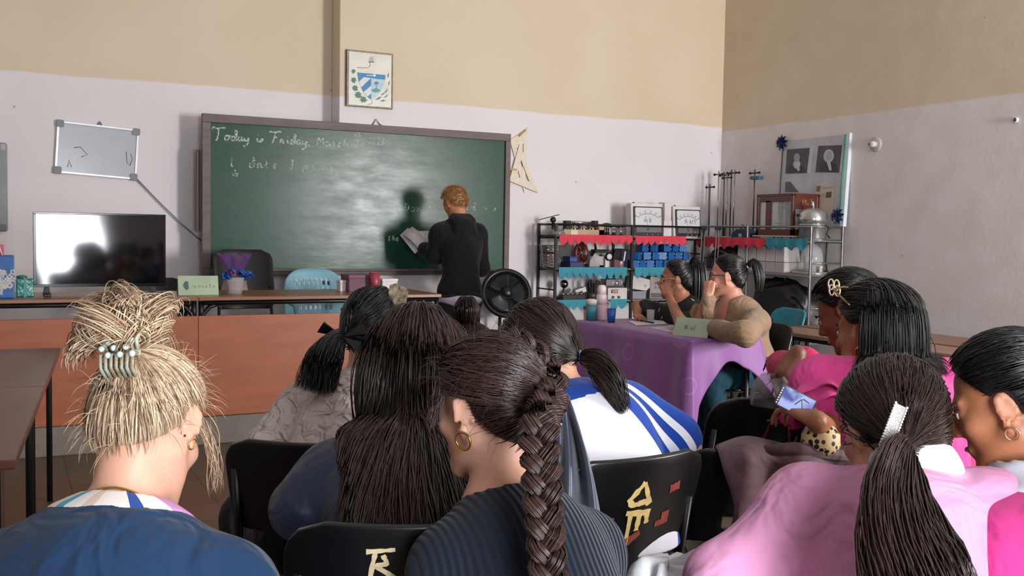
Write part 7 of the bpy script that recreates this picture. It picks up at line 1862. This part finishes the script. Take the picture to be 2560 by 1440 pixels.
# u runs from the sitter's left to right as seen from behind
daub(chG, [[(.50, .80), (.42, .66), (.45, .62), (.53, .64), (.56, .62), (.50, .80)], [(.42, .56), (.58, .54)], [(.45, .56), (.46, .22)], [(.51, .55), (.51, .40)], [(.56, .54), (.57, .45)]], YEL, .006, .28)
daub(chG, [[(.33, .54), (.30, .32), (.46, .31), (.54, .38)], [(.70, .70), (.78, .72)], [(.64, .42), (.74, .44)], [(.68, .48), (.74, .49)]], REDP, .008, .28)
daub(chH, [[(.34, .82), (.46, .84)], [(.38, .82), (.36, .64)], [(.41, .80), (.43, .74), (.38, .72), (.46, .64)]], WHP, .004, .26)
daub(chH, [[(.22, .40), (.25, .56), (.28, .40)], [(.23, .46), (.27, .46)], [(.30, .48), (.34, .48)], [(.37, .52), (.41, .55), (.39, .47), (.36, .41), (.42, .38), (.41, .46)], [(.43, .40), (.46, .56), (.49, .44), (.53, .58), (.56, .42)]], REDP, .004, .26)
# empty black chair with faded paint, beyond the jacket
pe = Pz(1935, 1000, .80); chX = make_chair('empty black chair with scuffed paint behind the phone', (pe.x + .02, pe.y + .25, 0), math.radians(-10), bh=.26)
daub(chX, [[(.45, .7), (.42, .45)], [(.45, .7), (.6, .68)], [(.62, .66), (.66, .4)]], REDP, .005, .26); daub(chX, [[(.42, .72), (.47, .74)], [(.6, .72), (.68, .76)], [(.72, .5), (.7, .3)]], M('#a79c90', .6), .003, .26)
# chair with a mauve jacket over it
pj = Pz(1845, 1125, .80); chJ = make_chair('black chair with a mauve brown jacket over its back', (pj.x + .17, pj.y + .26, 0), math.radians(-22), bh=.24)
jk = thing('jacket', 'mauve brown jacket draped over an empty black chair', 'jacket', (chJ.location.x, chJ.location.y, 0), math.radians(-22))
def jfn(u, v):
    # over the top of the backrest: v from the front hem, over, down the back; longer towards one side
    x = -.10 + u * .36 + .012 * math.sin(v * 9); s_ = (v - .42) * (.34 + .30 * u); top = .812 - .06 * abs(u - .4) ** 2
    y = -.300 + (.05 if s_ < 0 else -.06) * min(1, abs(s_) / .05) - .05 * max(0, s_) + .05 * (2 * x / .46) ** 2; z = top - max(0, abs(s_) - .03)
    return (x, y + .016 * math.sin(u * 15 + v * 5) * (1 if s_ > 0 else -.4), z + .012 * math.sin(u * 8))
MB().grid(jfn, 34, 30).build('body', cloth('mauve_jacket', '#6a5156', .7), jk, solid=.008)
MB().tube([(-.06, -.33, .80), (.06, -.345, .812), (.2, -.33, .79)], [.012, .016, .012], 8).build('collar', cloth('mauve_jacket_collar', '#604a4f', .7), jk)
# dark satin jacket hanging from the chair of the white and blue shirt
sc = thing('dark_jacket', 'dark slate satin jacket with a beaded zip hanging beside the braid', 'jacket', tuple(Pd(1445, 1440, 2.0)))
so = Pd(1445, 1440, 2.0)
def scfn(u, v):
    py = 985 + 560 * v; cx = 1408 + 62 * v + 8 * math.sin(v * 6); hwid = 12 + 74 * min(1, v * 1.15) ; px = cx + (u - .5) * 2 * hwid
    d = 2.02 - .05 * v + .022 * math.sin(u * 11 + v * 2) * min(1, v * 3) + .012 * math.sin(u * 5 - v * 5)
    return tuple(Pd(px, py, d) - so)
MB().grid(scfn, 40, 34).build('body', mat('slate_satin', '#333c4c', .38, var=.1, scale=5, sheen=.3), sc, solid=.006)
for a, b_, c_ in (((1408, 1010), (1392, 1060), (1420, 985)), ((1412, 1020), (1424, 990), (1404, 1055)), ((1410, 1030), (1418, 1012), (1402, 1060))):
    MB().add([tuple(Pd(*a, 1.985) - so), tuple(Pd(*b_, 1.99) - so), tuple(Pd(*c_, 1.975) - so)], [(0, 1, 2)]).build('collar_point', M('#17171c', .35), sc, solid=.004)
for i in range(9): MB().ball(tuple(Pd(1394 + .9 * i, 1026 + 4.2 * i, 1.96) - so), .0032, 6, 4).build('bead', M('#dcdcdc', .2), sc)
# white plastic bag with blue print on a stool
stl = thing('stool', 'low wooden stool carrying the white plastic bag', 'stool', (0, 0, 0)); sp0 = Pd(1668, 1500, 1.86); stl.location = (sp0.x, sp0.y, 0)
MB().lathe([(.115, .0), (.12, .012), (.115, .03)], 24, c=(0, 0, .40)).build('seat', SIDE_TOP, stl)
for k in range(4): a = k * 1.5708 + .4; MB().tube([(.11 * math.cos(a), .11 * math.sin(a), 0), (.09 * math.cos(a), .09 * math.sin(a), .40)], .014, 8).build('leg', BLACK_TUBE, stl)
bagm = mat('white_bag_film', '#d7dbe0', .3, var=.05, bump=.5, bscale=14)
wbag = lump('plastic_bag', 'white plastic shopping bag with blue lettering behind the painted chair', 'bag', (sp0.x, sp0.y, .43), .10, .07, .262, bagm, 12, part='bag')
for (a, b_) in (((-.02, .18), (.03, .2)), ((.04, .15), (.07, .17)), ((-.06, .1), (-.03, .13))):
    MB().tube([(a[0], -.098, a[1]), ((a[0] + b_[0]) / 2 + .01, -.102, (a[1] + b_[1]) / 2 + .02), (b_[0], -.098, b_[1])], .007, 6).build('blue_print', M('#2c6db0', .5), wbag)
# teal chair beside the examiner in tan
TEALP = M('#1f7d90', .4)
make_chair('teal plastic chair behind the examiner in tan', (4.62, 5.34, 0), math.radians(80), plastic=TEALP, bh=.25)
# clear plastic wrap on the raspberry woman's knees
pb_ = Pd(1965, 962, 2.98); lump('clear_wrap', 'crumpled clear plastic wrap in front of the raspberry blouse', 'plastic wrap', (pb_.x, pb_.y, pb_.z - .06), .10, .07, .085, mat('clear_film', '#9a9a9c', .12, alpha=.4, var=.2, scale=20, bump=.8, bscale=18), 21, part='film')
